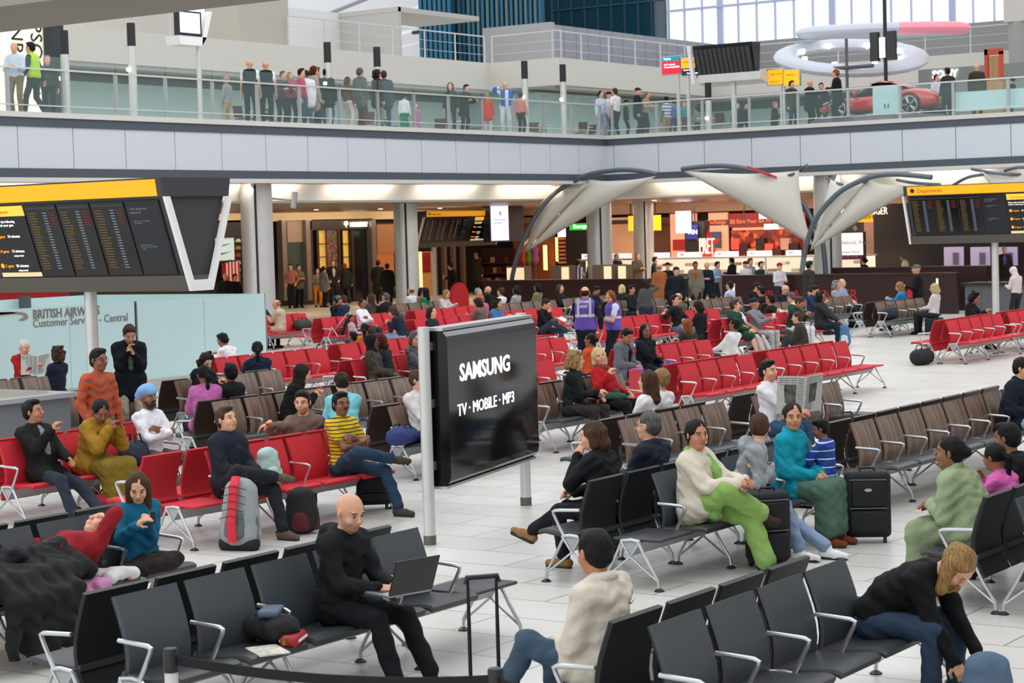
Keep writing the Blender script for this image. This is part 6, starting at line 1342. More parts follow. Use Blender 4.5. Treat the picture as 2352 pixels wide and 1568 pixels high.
for s_ in (1, -1): MB().box(2.1, 2.22, .25*s_-.18, .25*s_+.18, .22, .36).build('air_intake', blackp, t0_)
for s_ in (1, -1): m_ = MB(); m_.tube([(.75, .80*s_, .80), (.68, .95*s_, .88)], .07, 8); m_.build('mirror', redp, t0_)
# light rings
def ring(px, py, Y, Rm, tilt, lab, pink):
    c = atY(px, py, Y); t_ = thing('light_ring', lab, 'light ring', tuple(c)); right = Vector(_r); fw = Vector((FW[0], FW[1], 0)).normalized(); upv = Vector((0, 0, 1))
    n = (upv*cos(tilt)-fw*sin(tilt)).normalized(); f2 = right.cross(n)*-1
    K = 24
    for k in range(K):
        rings = []
        for j in (0, 1, 2, 3):
            a = 2*pi*(k+j/3.0)/K; d_ = right*cos(a)+f2*sin(a)
            rr = .36 if j in (1, 2) else .345
            rings.append([tuple(d_*(Rm+rr*1.25*cos(b))+n*(rr*.62*sin(b))) for b in [2*pi*i/14 for i in range(14)]])
        m_ = MB(); m_.loft(rings)
        is_p = pink and 18 <= k <= 22
        m_.build('segment', glow('ring_pink', '#e48c9c', .3) if is_p else glow('ring_white', '#c4c8d2', .12), t_, True)
    for k in range(8):
        a = 2*pi*k/8+.3; d_ = right*cos(a)+f2*sin(a); p_ = d_*(Rm-.5)+n*.1; m_ = MB(); m_.lathe([(.02, -.12), (.1, -.05), (.1, .08)], 0, 0, 10)
        o_ = m_.build('spot_lamp', glow('spot_glow', '#ffffff', 4), t_); o_.location = p_
    return c
c1 = ring(2028, 71, 70, 2.75, .06, 'upper white ring light with a pink-lit segment above the red car', True)
c2 = ring(1955, 132, 68, 2.35, .28, 'lower tilted white ring light above the red car', False)
t = thing('display_mast', 'black mast with screens hanging between the two light rings', 'mast', (0, 0, 0)); a = atY(2035, 190, 66)
MB().box(a[0]-.05, a[0]+.05, 65.95, 66.05, a[2]-1.2, 16).build('mast', blackp, t)
for s_, w_ in ((-.45, .3), (.18, .3)): MB().box(a[0]+s_, a[0]+s_+w_, 65.7, 65.9, a[2]+.75, a[2]+1.75).build('screen', M('mast_screen', '#23272a', .2), t)
MB().box(a[0]-.08, a[0]+.12, 65.66, 65.72, a[2]+.85, a[2]+1.55).build('lit_panel', glow('mast_white', '#e0e4d8', .9), t)
t = thing('lighting_stand', 'dark T-shaped lighting bar behind the tall man with the rucksack', 'lighting stand', (0, 0, 0)); a = atY(1945, 155, 65.5)
m_ = MB(); m_.tube([(a[0]-1.0, 65.5, a[2]), (a[0]+1.0, 65.5, a[2])], .07, 8); m_.build('bar', M('stand_grey', '#5c5c60', .5), t); MB().box(a[0]-.04, a[0]+.04, 65.46, 65.54, 6.1, a[2]+1.0).build('upright', M('stand_grey', ''), t)
t = thing('shop', 'grey upper shop front with glowing SONY letters', 'shop front', (0, 0, 0)); L0, L1, z0, z1 = ry(2110, 150, 2400, 270, 74)
MB().box(L0, L1, 74, 74.4, 6.1, z1).build('grey_wall', M('sony_grey', '#8a8e8c', .5), t); a = atY(2140, 180, 73.9); text('SONY', 'lettering', glow('sony_white', '#ffffff', 2), t, .42, (a[0], 73.95, a[2]), (1, 0, 0), (0, 0, 1), .04, wid=.92, bold=.006)
t = thing('frosted_panel', 'mint frosted glass cabinet in front of the middle of the red car', 'glass cabinet', (0, 0, 0)); L0, L1, z0, z1 = ry(2006, 196, 2070, 266, 62.6); MB().box(L0, L1, 62.55, 62.65, 6.15, z1).build('panel', frost, t)
for u in (-.06, .06): MB().box((L0+L1)/2+u-.01, (L0+L1)/2+u+.01, 62.52, 62.55, z1-.75, z1-.6).build('handle', blackp, t)
L0, L1, z0, z1 = ry(2196, 205, 2420, 250, 62.5); tag(MB().box(L0, L1, 62.45, 62.5, z0, z1).build('mint_glass_panel', frost), 'long mint frosted glass panel fixed to the balustrade at the right', 'glass panel')
t = thing('timber_kiosk', 'orange framed timber doorway kiosk on the upper floor at the right', 'kiosk', (0, 0, 0)); L0, L1, z0, z1 = ry(2261, 112, 2302, 215, 68)
om = M('kiosk_orange', '#c8482c', .5); MB().box(L0, L0+.12, 68, 68.15, 6.1, z1).build('frame_post', om, t); MB().box(L1-.12, L1, 68, 68.15, 6.1, z1-.1).build('frame_post', om, t); MB().box(L0, L1, 68, 68.15, z1-.2, z1).build('frame_top', om, t)
MB().box(L0+.15, L1-.14, 68.05, 68.12, 6.3, z1-.25).build('timber_door', M('pine', '#b08a5c', .5, stripe=('#8a6a42', 3, .05, 0)), t); MB().box(L0-.3, L1+.3, 67.2, 67.9, 6.1, 7.6).build('timber_counter', M('pine', ''), t)
# cafe furniture behind the glass
def cafe_chair(x, y, rz, lab, par=None):
    t_ = thing('cafe_chair', lab, 'chair', (x, y, 6.1), rz, 'cafe chairs behind the upper glass'); dm = M('chair_maroon', '#4a2020', .4)
    m_ = MB(); m_.rbox(-.2, .2, -.2, .2, .43, .47, .03); m_.build('seat', dm, t_)
    m_ = MB(); m_.loft([[(-.2, -.19, .5), (-.2, .19, .5), (-.23, .19, .5), (-.23, -.19, .5)], [(-.24, -.2, .85), (-.24, .2, .85), (-.27, .2, .85), (-.27, -.2, .85)]]); m_.build('backrest', dm, t_)
    for sx in (-.17, .17):
        for sy in (-.17, .17): m_ = MB(); m_.tube([(sx, sy, .43), (sx*1.15, sy*1.15, 0)], .012, 5); m_.build('leg', alu, t_)
    return t_
def dup(root, loc, rz, label=None):
    r = root.copy(); COL.objects.link(r); r.location = loc; r.rotation_euler = (0, 0, rz)
    if label: r['label'] = label
    for ch in list(root.children):
        c_ = ch.copy(); COL.objects.link(c_); c_.parent = r
    return r
ch0 = None
for k, px in enumerate((560, 625, 680, 842, 900, 1010, 1090, 1230, 1260, 1330, 1350, 1585, 1660)):
    p = atX(px, 262, -41.2-(k % 3)*.7) if px < 1392 else atY(px, 262, 65+(k % 2)); lab = 'maroon cafe chair with thin metal legs behind the upper glass balustrade'
    if ch0 is None: ch0 = cafe_chair(p[0], p[1], k*1.7, lab)
    else: dup(ch0, (p[0], p[1], 6.1), k*1.7)
tb0 = None
for k, px in enumerate((590, 655, 870, 1050, 1245, 1340, 1620)):
    p = atX(px, 262, -42.0) if px < 1392 else atY(px, 262, 65.5)
    if tb0 is None:
        tb0 = thing('cafe_table', 'small round pale cafe table behind the upper glass balustrade', 'table', (p[0], p[1], 6.1), 0, 'cafe tables behind the upper glass')
        MB().lathe([(.35, .72), (.35, .75)], 0, 0, 20).build('table_top', M('pale_top', '#c8c4bc', .4), tb0); MB().lathe([(.2, 0), (.2, .02), (.03, .04), (.03, .72)], 0, 0, 12).build('pedestal', alu, tb0)
    else: dup(tb0, (p[0], p[1], 6.1), 0)
# ------------------------------------------------------------------ departures boards
brd = M('board_charcoal', '#3a3a3e', .45); brown_b = M('board_base', '#5b5650', .4, .3); yelb = glow('board_yellow', '#eda010', .55); scb = M('screen_black', '#07080c', .15)
wht = glow('print_white', '#f2efe6', 1.2); orp = glow('print_orange', '#f08a1e', 1.2); dim = glow('print_dim', '#747d8e', .22); dimo = glow('print_dim_orange', '#6a5020', .18); dimr = glow('print_dim_red', '#6a1814', .2)
def board(O, ux, L_, face, planner, lab, end=True, words=True, order=1, pole=.5, ndep=3, zb=2.33, ws=.62):
    """O: start of the board's base line, ux: unit direction along it; face: unit vector towards the viewer"""
    ux = Vector(ux); fv = Vector(face); t_ = thing('departures_board', lab, 'departures board', (0, 0, 0)); O = Vector(O)
    def P_(u, v, z): return tuple(O+ux*u+fv*v+Vector((0, 0, z)))
    def prism(sec, u0, u1): m_ = MB(); m_.loft([[P_(u0, v, z) for v, z in sec], [P_(u1, v, z) for v, z in sec]]); return m_
    prism([(.2, zb), (.25, zb+.2), (-.25, zb+.2), (-.2, zb)], 0, L_).build('base_box', brown_b, t_)
    prism([(.22, zb+.2), (.56, zb+1.2), (-.56, zb+1.2), (-.22, zb+.2)], .06, L_-.06).build('screen_housing', brd, t_)
    prism([(.6, zb+1.2), (.64, zb+1.44), (-.64, zb+1.44), (-.6, zb+1.2)], 0, L_).build('header', brd, t_)
    prism([(.612, zb+1.21), (.648, zb+1.42), (.63, zb+1.42), (.60, zb+1.21)], .0 if not end else .1, L_-.1).build('yellow_band', yelb, t_)
    upv = Vector((0, 0, 1))*1.0+fv*.34; upv.normalize(); nrm = ux.cross(upv); nrm = nrm if nrm.dot(fv) > 0 else -nrm
    rd = ux if ux.cross(upv).dot(fv) > 0 else -ux; hw = Vector((0, 0, .004))
    def SP(u, w_, off=.0): q = O+ux*u+fv*.235+Vector((0, 0, zb+.22))+upv*w_+nrm*(.012+off); return q
    def quad(u0, u1, w0, w1, mat_, nm, off=.0, par=None):
        m_ = MB(); a = [SP(u0, w0, off), SP(u1, w0, off), SP(u1, w1, off), SP(u0, w1, off)]; b2 = [p-nrm*.01 for p in a]; m_.loft([[tuple(p) for p in b2], [tuple(p) for p in a]]); return m_.build(nm, mat_, par or t_)
    W_ = ws; scr_n = ['D']*ndep
    seq = scr_n+['Q', 'P'] if order == 1 else ['P']+scr_n+['Q']
    total = sum(.8*ws/.62 if s == 'P' else W_ for s in seq); 
    rv = rd.dot(ux) < 0
    def UU(dist):  # reading distance -> u
        return (L_-dist) if rv else dist
    cur = .12 if not (order == 2) else L_-.12-total
    rr = random.Random(3)
    for s in seq:
        w_ = .8*ws/.62 if s == 'P' else W_; u0, u1 = UU(cur+.015), UU(cur+w_-.015); lo, hi = min(u0, u1), max(u0, u1)
        sc_ = quad(lo, hi, 0, 1.0, scb, 'screen')
        if s == 'D':
            m_ = {1: MB(), 2: MB(), 3: MB()}
            for r_ in range(22):
                w0 = .88-.037*r_
                for x0, x1, k_ in ((.05, .19, 2), (.27, .33, 1), (.36, .46 if r_ < 6 else .36, 3)):
                    if x1 <= x0: continue
                    x1 = x1-rr.random()*.05*(k_ == 2)
                    a0, a1 = UU(cur+x0*W_/.5), UU(cur+x1*W_/.5); A_ = [SP(a0, w0, .004), SP(a1, w0, .004), SP(a1, w0+.014, .004), SP(a0, w0+.014, .004)]
                    m_[k_].add([tuple(p) for p in A_], [(0, 1, 2, 3) if not rv else (3, 2, 1, 0)])
            m_[1].build('flight_times', dim, sc_); m_[2].build('flight_places', dimo, sc_); m_[3].build('flight_notes', dimr if s == 'D' else dim, sc_)
            quad(min(UU(cur+.03), UU(cur+w_-.03)), max(UU(cur+.03), UU(cur+w_-.03)), .94, .97, M('screen_title', '#30343c', .4), 'title_bar', .003, sc_)
        elif s == 'Q':
            quad(lo+.03, hi-.03, .05, .95, M('screen_navy', '#10121f', .2), 'page', .002, sc_)
            text('Your questions\nanswered', 'lettering', dim, sc_, .05, SP(UU(cur+.07), .88, .006), rd, upv, .002)
            text('Will I hear announcements\nfor my flight?', 'lettering', dim, sc_, .026, SP(UU(cur+.1), .72, .006), rd, upv, .002)
            text('Is there a quiet area\nwhere I can go to meditate\nor pray?', 'lettering', dim, sc_, .026, SP(UU(cur+.1), .40, .006), rd, upv, .002)
        else:
            quad(lo, hi, .86, 1.0, glow('planner_orange', '#f8a838', 1.0), 'title_bar', .003, sc_); quad(lo, hi, .0, .06, glow('planner_cream', '#c8b088', .8), 'foot_bar', .003, sc_)
            text('Time planner', 'lettering', M('planner_text', '#a8481c', .5), sc_, .075, SP(UU(cur+.09), .90, .006), rd, upv, .002)
            text('Please allow the following\ntime to reach your gate', 'lettering', wht, sc_, .05, SP(UU(cur+.04), .77, .006), rd, upv, .002)
            for k, (g_, mi) in enumerate((('A gates', '10 minutes'), ('B gates', '15 minutes'), ('C gates', '20 minutes'))):
                w0 = .56-.21*k; text(g_, 'lettering', orp, sc_, .055, SP(UU(cur+.13), w0, .006), rd, upv, .002); text(mi, 'lettering', wht, sc_, .055, SP(UU(cur+.34), w0, .006), rd, upv, .002)
                if k: text('using transit', 'lettering', wht, sc_, .038, SP(UU(cur+.36), w0-.06, .006), rd, upv, .002)
                m_ = MB(); cc = SP(UU(cur+.075), w0+.02, .004); m_.add([tuple(cc)]+[tuple(cc+rd*(.035*cos(2*pi*i/14))+upv*(.035*sin(2*pi*i/14))) for i in range(14)], [(0, i+1, (i+1) % 14+1) for i in range(14)]); m_.build('gate_disc', orp, sc_)
        cur += w_
    if words and order == 1:
        hu = Vector((0, 0, 1))+fv*.16; hu.normalize()
        q = O+ux*UU(.36)+fv*.632+Vector((0, 0, zb+1.27)); text('Departures', 'lettering', M('dep_brown', '#a8641a', .5), t_, .14, q, rd, hu, .004)
        m_ = MB(); cc = O+ux*UU(.24)+fv*.645+Vector((0, 0, zb+1.32)); m_.add([tuple(cc)]+[tuple(cc+rd*(.055*cos(2*pi*i/16))+hu*(.055*sin(2*pi*i/16))) for i in range(16)], [(0, i+1, (i+1) % 16+1) for i in range(16)]); m_.build('plane_symbol', M('dep_dark', '#2a1c10', .5), t_)
    for e_ in ((0, L_) if end else ()):
        sgn = -1 if e_ == 0 else 1
        for s_ in (1, -1): prism([(s_*.62, zb+1.2), (s_*.53, zb+1.2), (s_*.14, zb+.1), (s_*.20, zb)], e_ if sgn > 0 else e_-.05, e_+.05 if sgn > 0 else e_).build('white_end_frame', M('white_frame', ''), t_)
        prism([(.19, zb), (.22, zb+.14), (-.22, zb+.14), (-.19, zb)], e_ if sgn > 0 else e_-.04, e_+.04 if sgn > 0 else e_).build('white_end_plate', M('white_frame', ''), t_)
    pc = O+ux*(L_*pole); m_ = MB(); m_.lathe([(.085, 0), (.085, zb)], pc.x, pc.y, 18); m_.build('pole', steel, t_, True)
    return t_
board((-25.9, 19.12, 0), (1, 0, 0), 8.0, (0, -1, 0), 0, 'large departures board with a blank yellow header at the left', order=2, pole=.752, words=False)
board((-20.3, 47.6, 0), (1, 0, 0), 5.0, (0, -1, 0), 0, 'departures board with a yellow Departures header at the right', order=1, pole=.42)
board((-48.4, 64.0, 0), (0, 1, 0), 5.4, (1, 0, 0), 0, 'smaller departures board hanging between the shops in the middle', order=1, pole=.24, zb=2.36, ws=.84)
t = thing('tall_screen', 'tall white screen on a black case right of the middle departures board', 'screen', (0, 0, 0)); L0, L1, z0, z1 = rx(1130, 473, 1168, 552, -47.5)
MB().box(-47.7, -47.5, L0, L1, z0, z1).build('display', scr, t); MB().box(-47.9, -47.55, L0-.08, L1+1.2, z0-.06, z1+.08).build('black_case', blackp, t)
MB().box(-47.75, -47.7, (L0+L1)/2-.03, (L0+L1)/2+.03, z1, 3.95).build('hanger', blackp, t)
m_ = MB(); cc = ((L0+L1)/2, z1-.3); m_.add([(-47.49, cc[0], cc[1])]+[(-47.49, cc[0]+.1*cos(2*pi*i/12), cc[1]+.1*sin(2*pi*i/12)) for i in range(12)], [(0, i+1, (i+1) % 12+1) for i in range(12)]); m_.build('sun_symbol', M('peach_dot', '#f0b090', .5, emit=.5), t)
text('From the earth\nto the sun', 'lettering', M('grey_blue_print', '#8890b8', .5), t, .13, (-47.49, L0+.15, z1-.6), (0, 1, 0), (0, 0, 1), .004)
# ------------------------------------------------------------------ white canopies on curved masts
mast_m = M('mast_grey', '#626a74', .35, .5); sail_m = M('sail_fabric', '#d8d4ca', .8, emit=.0)
def spline(pts, n=24):
    P_ = [np.array(p) for p in pts]; out = []
    for i in range(len(P_)-1):
        a, b, c, d = P_[max(i-1, 0)], P_[i], P_[i+1], P_[min(i+2, len(P_)-1)]
        for k in range(6):
            t = k/6; out.append(.5*((2*b)+(-a+c)*t+(2*a-5*b+4*c-d)*t*t+(-a+3*b-3*c+d)*t**3))
    out.append(P_[-1]); return [tuple(p) for p in out]
def canopy(Yc, mast, cross, tri, lab, extra=(), bulge=.5, conc=(.13, .10, .08), mo=.3):
    t_ = thing('canopy', lab, 'canopy', (0, 0, 0))
    if mast: P_ = [atY(x, y, Yc+mo) for x, y in mast]; P_[0][2] = min(P_[0][2], 0.0) if P_[0][2] < 1.4 else P_[0][2]; m_ = MB(); m_.tube(spline(P_), .085, 10); m_.build('curved_mast', mast_m, t_, True)
    for cr_ in cross: m_ = MB(); m_.tube(spline([atY(x, y, Yc+.2-.5*(i % 2)) for i, (x, y) in enumerate(cr_)]), .05, 8); m_.build('cross_arm', mast_m, t_, True)
    for ti in tri:
        A_, B_, C_ = [np.array(atY(x, y, Yc+dy)) for (x, y, dy) in ti]; cen = (A_+B_+C_)/3; n = 14; vs = []; ix = {}
        for i in range(n+1):
            for j in range(n+1-i):
                u, v = i/n, j/n; w_ = 1-u-v; p = A_*w_+B_*u+C_*v
                pull = conc[0]*4*w_*u+conc[1]*4*u*v+conc[2]*4*v*w_
                p = p+(cen-p)*pull*(1.0 if min(u, v, w_) < .001 else .9)
                p = p+np.array([0, -bulge*27*u*v*w_*.5, 0]); ix[i, j] = len(vs); vs.append(tuple(p))
        fs = []
        for i in range(n):
            for j in range(n-i):
                fs.append((ix[i, j], ix[i+1, j], ix[i, j+1]))
                if j < n-i-1: fs.append((ix[i+1, j], ix[i+1, j+1], ix[i, j+1]))
        m_ = MB(); m_.add(vs, fs); o_ = m_.build('fabric_sail', sail_m, t_, True); so = o_.modifiers.new('t', 'SOLIDIFY'); so.thickness = .012
    for (x, y, a) in extra:
        p = atY(x, y, Yc-.3); m_ = MB(); c_, s_ = cos(a), sin(a)
        for q0, q1, w_ in ((-.55, .55, .05), (-.28, .3, .13)): m_.loft([[(p[0]+q0*c_, p[1]-w_, p[2]+q0*s_-.03), (p[0]+q0*c_, p[1]+w_, p[2]+q0*s_-.03), (p[0]+q0*c_, p[1]+w_, p[2]+q0*s_+.03), (p[0]+q0*c_, p[1]-w_, p[2]+q0*s_+.03)], [(p[0]+q1*c_, p[1]-w_, p[2]+q1*s_-.03), (p[0]+q1*c_, p[1]+w_, p[2]+q1*s_-.03), (p[0]+q1*c_, p[1]+w_, p[2]+q1*s_+.03), (p[0]+q1*c_, p[1]-w_, p[2]+q1*s_+.03)]])
        m_.build('red_bracket', M('bracket_red', '#b8232c', .4), t_)
canopy(60.6, [(1168, 690), (1176, 640), (1192, 580), (1222, 510), (1262, 455), (1302, 425), (1350, 402), (1410, 391), (1460, 391), (1510, 400)], [[(1234, 403), (1268, 420), (1310, 420), (1345, 408), (1360, 396)]],
       [((1250, 418, -.4), (1352, 422, -.2), (1203, 582, 0)), ((1352, 412, -.1), (1508, 404, .4), (1203, 582, 0))], 'left white sail canopy on a curved grey mast', [(1303, 411, .45)], mo=-.75)
canopy(60.6, [(1900, 690), (1890, 560), (1862, 500), (1842, 465), (1800, 425), (1760, 402), (1700, 385), (1640, 381), (1566, 388)], [[(1790, 408), (1820, 400), (1840, 390), (1853, 379)]],
       [((1568, 392, .3), (1835, 392, -.3), (1869, 566, 0))], 'middle white sail canopy with a red bracket on top', [(1750, 395, -.35)])
canopy(59.9, [(1836, 700), (1845, 600), (1862, 530), (1882, 490), (1920, 448), (1955, 425), (2005, 405), (2060, 400), (2140, 407)], [[(1900, 408), (1930, 423), (1965, 426), (1990, 415), (1996, 402)]],
       [((1907, 412, -.3), (1990, 418, -.2), (1860, 577, 0)), ((1990, 412, -.2), (2118, 424, .3), (1860, 577, 0))], 'right white sail canopy beside the lit advertising board', mo=-.6)
canopy(59.9, [], [[(2060, 413), (2100, 420), (2160, 424)], [(2232, 388), (2290, 398), (2360, 402)], [(2190, 425), (2230, 405), (2300, 398)], [(2308, 392), (2340, 384), (2375, 388)]],
       [((2248, 394, -.2), (2400, 396, .2), (2310, 470, 0))], 'white sail canopy at the right edge above the departures board', bulge=.2)
# ------------------------------------------------------------------ frosted glass office with airline lettering
frw = M('frosted_office_glass', '#bfdcdd', .25, coat=.3)
t = thing('glass_office', 'pale mint frosted glass service office with grey airline lettering', 'office', (0, 0, 0))
XG = -28.4; Ya = atX(314, 780, XG)[1]; Yb = atX(612, 740, XG)[1]
stone = M('pale_stone_plinth', '#b5b2ac', .6)
MB().box(XG-.06, XG+.05, 17, Yb, 0, .25).build('plinth', stone, t)
k = 0; y = Yb
while y > Ya+.1: y0 = max(Ya, y-1.9); MB().box(XG-.03, XG, y0+.012, y-.012, .25, 1.79).build('glass_panel', frw, t); y = y0
y = Ya-.02
while y > 18: y0 = y-1.75; MB().box(XG-.01, XG+.02, y0+.008, y-.008, .25, 1.80).build('glass_panel', frw, t); y = y0
MB().box(XG-.1, XG+.02, Ya-.05, Ya, .2, 1.80).build('corner_post', M('dark_post', '#4c5456', .4), t)
MB().box(XG-5.2, XG, Yb-.03, Yb, .25, 1.79).build('glass_panel', frw, t); MB().box(XG-5.2, XG-5.17, 24, Yb, .25, 1.79).build('glass_panel', frw, t)
MB().box(XG-5.2, XG-.1, Yb-.09, Yb+.01, 0, .25).build('plinth', stone, t)
for yy in (28.2, 30.1): MB().box(XG-5.1, XG-4.8, yy, yy+.08, 1.4, 1.85).build('clamp_post', M('dark_post', ''), t)
lg = M('airline_grey_letters', '#77736f', .5)
def on_glass(px, py): p = atX(px, py, XG+.03); return p
a = on_glass(76, 732); e_ = on_glass(230, 728); w_ = (e_[1]-a[1])
tx = text('BRITISH AIRWAYS', 'airline_name', lg, t, .235, (XG+.026, a[1], a[2]), (0, 1, 0), (0, 0, 1), .008, bold=.004)
tx.scale = (1, 1, 1); ww = max(v.co.y for v in tx.data.vertices)-a[1]; tx.data.transform(Matrix.Translation((0, a[1], 0)) @ Matrix.Diagonal((1, w_/ww, 1, 1)) @ Matrix.Translation((0, -a[1], 0)))
a = on_glass(76, 752); e_ = on_glass(294, 745); w_ = (e_[1]-a[1])
tx = text('Customer Services - Central', 'service_name', lg, t, .215, (XG+.026, a[1], a[2]), (0, 1, 0), (0, 0, 1), .008)
ww = max(v.co.y for v in tx.data.vertices)-a[1]; tx.data.transform(Matrix.Translation((0, a[1], 0)) @ Matrix.Diagonal((1, w_/ww, 1, 1)) @ Matrix.Translation((0, -a[1], 0)))
def ribbon(pts, nm, mat_): m_ = MB(); m_.slab([(on_glass(*p)[1], on_glass(*p)[2]) for p in pts], 0, XG+.021, XG+.03); m_.build(nm, mat_, t)
ribbon([(-40, 722), (-10, 717), (45, 716), (60, 719), (66, 727), (62, 733), (52, 737), (42, 735), (56, 728), (54, 723), (40, 721), (0, 724)], 'ribbon_emblem', M('ribbon_taupe', '#8d8078', .5))
ribbon([(-40, 721), (-8, 717.4), (30, 716.4), (40, 719), (0, 722.5)], 'ribbon_emblem_dark', M('ribbon_dark', '#3c4a44', .5))
# red goods seen over the office: kiosk behind
t = thing('kiosk', 'red fronted kiosk seen over the top of the frosted glass office', 'kiosk', (-44, 36, 0)); MB().box(0, .5, -7, 5, 0, 2.35).build('red_front', M('kiosk_red', '#b3141c', .5), t)
# ------------------------------------------------------------------ console desk at the left
p = atZ(172, 897, 1.02); t = thing('information_desk', 'grey perforated metal desk with a pale top at the left edge', 'desk', (p[0]-3.2, p[1]-.0, 0))
perf = M('perforated_metal', '#7f8488', .5, .4, bump=.4, bscale=200)
MB().box(0, 3.1, -2.4, 0, 0, .94).build('perforated_front', perf, t); MB().box(-.05, 3.2, -2.5, .1, .94, 1.0).build('desk_top', M('desk_pale', '#b4b8ba', .35, .3), t)
MB().box(.2, 2.9, -2.2, -.2, 1.0, 1.03).build('glossy_inlay', M('glossy_inlay', '#cfc6b4', .08), t)
# ------------------------------------------------------------------ black advertising sign between two steel posts
P1 = Vector((-11.60, 15.45, 0)); P2 = Vector((-12.27, 18.10, 0)); uxs = (P2-P1).normalized(); nn = Vector((uxs.y, -uxs.x, 0)); Ls = (P2-P1).length
t = thing('advertising_sign', 'black glossy sign on two steel posts lettered SAMSUNG', 'sign', tuple(P1), math.atan2(uxs.y, uxs.x))
for u in (0, Ls): m_ = MB(); m_.lathe([(.058, 0), (.058, 2.09)], u, 0, 24); m_.build('steel_post', steel, t, True); m_ = MB(); m_.lathe([(.062, 0), (.062, .09)], u, 0, 24); m_.build('base_collar', M('collar_steel', '#6f6b66', .4, .7), t)
gb = M('sign_gloss_black', '#030304', .09, spec=.35)
prof = [(-.05-.12, .62), (-.05-.10, .56), (-.05, .53), (-.05, 2.08), (-.15, 2.05), (-.19, 1.97)]
Q_ = [(-.20, .66), (-.19, .60), (-.15, .555), (-.09, .54), (.03, .54), (.03, 2.06), (-.09, 2.06), (-.15, 2.04), (-.19, 1.99), (-.20, 1.93)]
m_ = MB(); m_.loft([[(.10, y, z) for y, z in Q_], [(Ls-.09, y, z) for y, z in Q_]]); m_.build('gloss_panel', gb, t)
for z0, z1, nm in ((2.045, 2.075, 'top_trim'), (.525, .55, 'bottom_trim')): MB().box(.09, Ls-.08, -.16, .04, z0, z1).build(nm, alu, t)
for z in (.75, 1.35, 1.9): MB().box(.02, .12, -.05, .02, z-.04, z+.04).build('clamp', alu, t)
# lettering lies on the face at y=-.20; reading direction is +u
uw_ = glow('sign_letters', '#f4f2ff', 2.2)
def sgn_pt(px, py):
    r = Vector(ray(px, py)); n = nn; o = P1+nn*.20; tt = (o-Vector(CP)).dot(n)/r.dot(n); q = Vector(CP)+r*tt; return (q-P1).dot(uxs), q.z
def sgn_text(s_, x0, y0, x1, cap, bold):
    (u0, z0), (u1, z1) = sgn_pt(x0, y0), sgn_pt(x1, y0)
    tx = text(s_, 'lettering', uw_, t, cap/.7, (u0, -.203, (z0+sgn_pt(x1, y0-(x1-x0)*.085)[1])/2), (1, 0, 0), (0, 0, 1), .004, bold=bold)
    vx = [v.co.x for v in tx.data.vertices]; k_ = (u1-u0)/(max(vx)-min(vx)); tx.data.transform(Matrix.Translation((u0, 0, 0)) @ Matrix.Diagonal((k_, 1, 1, 1)) @ Matrix.Translation((-min(vx), 0, 0)))
sgn_text('SAMSUNG', 1056, 867, 1171, .165, .0045)
sgn_text('TV · MOBILE · MP3', 1051, 944, 1181, .115, 0)
# ------------------------------------------------------------------ queue posts and tape
qa, qb = atZ(391, 1488, .96), atZ(1138, 1534, .96)
for i, q in enumerate((qa, qb)):
    t = thing('queue_post', 'steel queue barrier post with black top, '+('left one below the charcoal bench', 'right one by the trolley case')[i], 'barrier post', (q[0], q[1], 0))
    m_ = MB(); m_.lathe([(.17, 0), (.17, .015), (.05, .04)], 0, 0, 28); m_.build('base', steel, t, True); m_ = MB(); m_.lathe([(.034, .03), (.034, .84)], 0, 0, 20); m_.build('pole', steel, t, True)
    m_ = MB(); m_.lathe([(.038, .84), (.038, .95), (.033, .96)], 0, 0, 20); m_.build('black_head', blackp, t, True)
for i, (A_, B_) in enumerate(((qa, qb), (qb, (qb[0]+2.2, qb[1]-1.0, 0)))):
    n = 16; vs = []
    for k in range(n+1):
        s_ = k/n; x, y = A_[0]+(B_[0]-A_[0])*s_, A_[1]+(B_[1]-A_[1])*s_; z = .93-.05*4*s_*(1-s_)
        vs.append([(x, y-.002, z), (x, y+.002, z), (x, y+.002, z-.05), (x, y-.002, z-.05)])
    m_ = MB(); m_.loft(vs); tag(m_.build('barrier_tape', M('black_webbing', '#0c0c0e', .8)), 'black webbing tape '+('stretched between the two steel queue posts' if i == 0 else 'running right from the right queue post'), 'barrier tape')
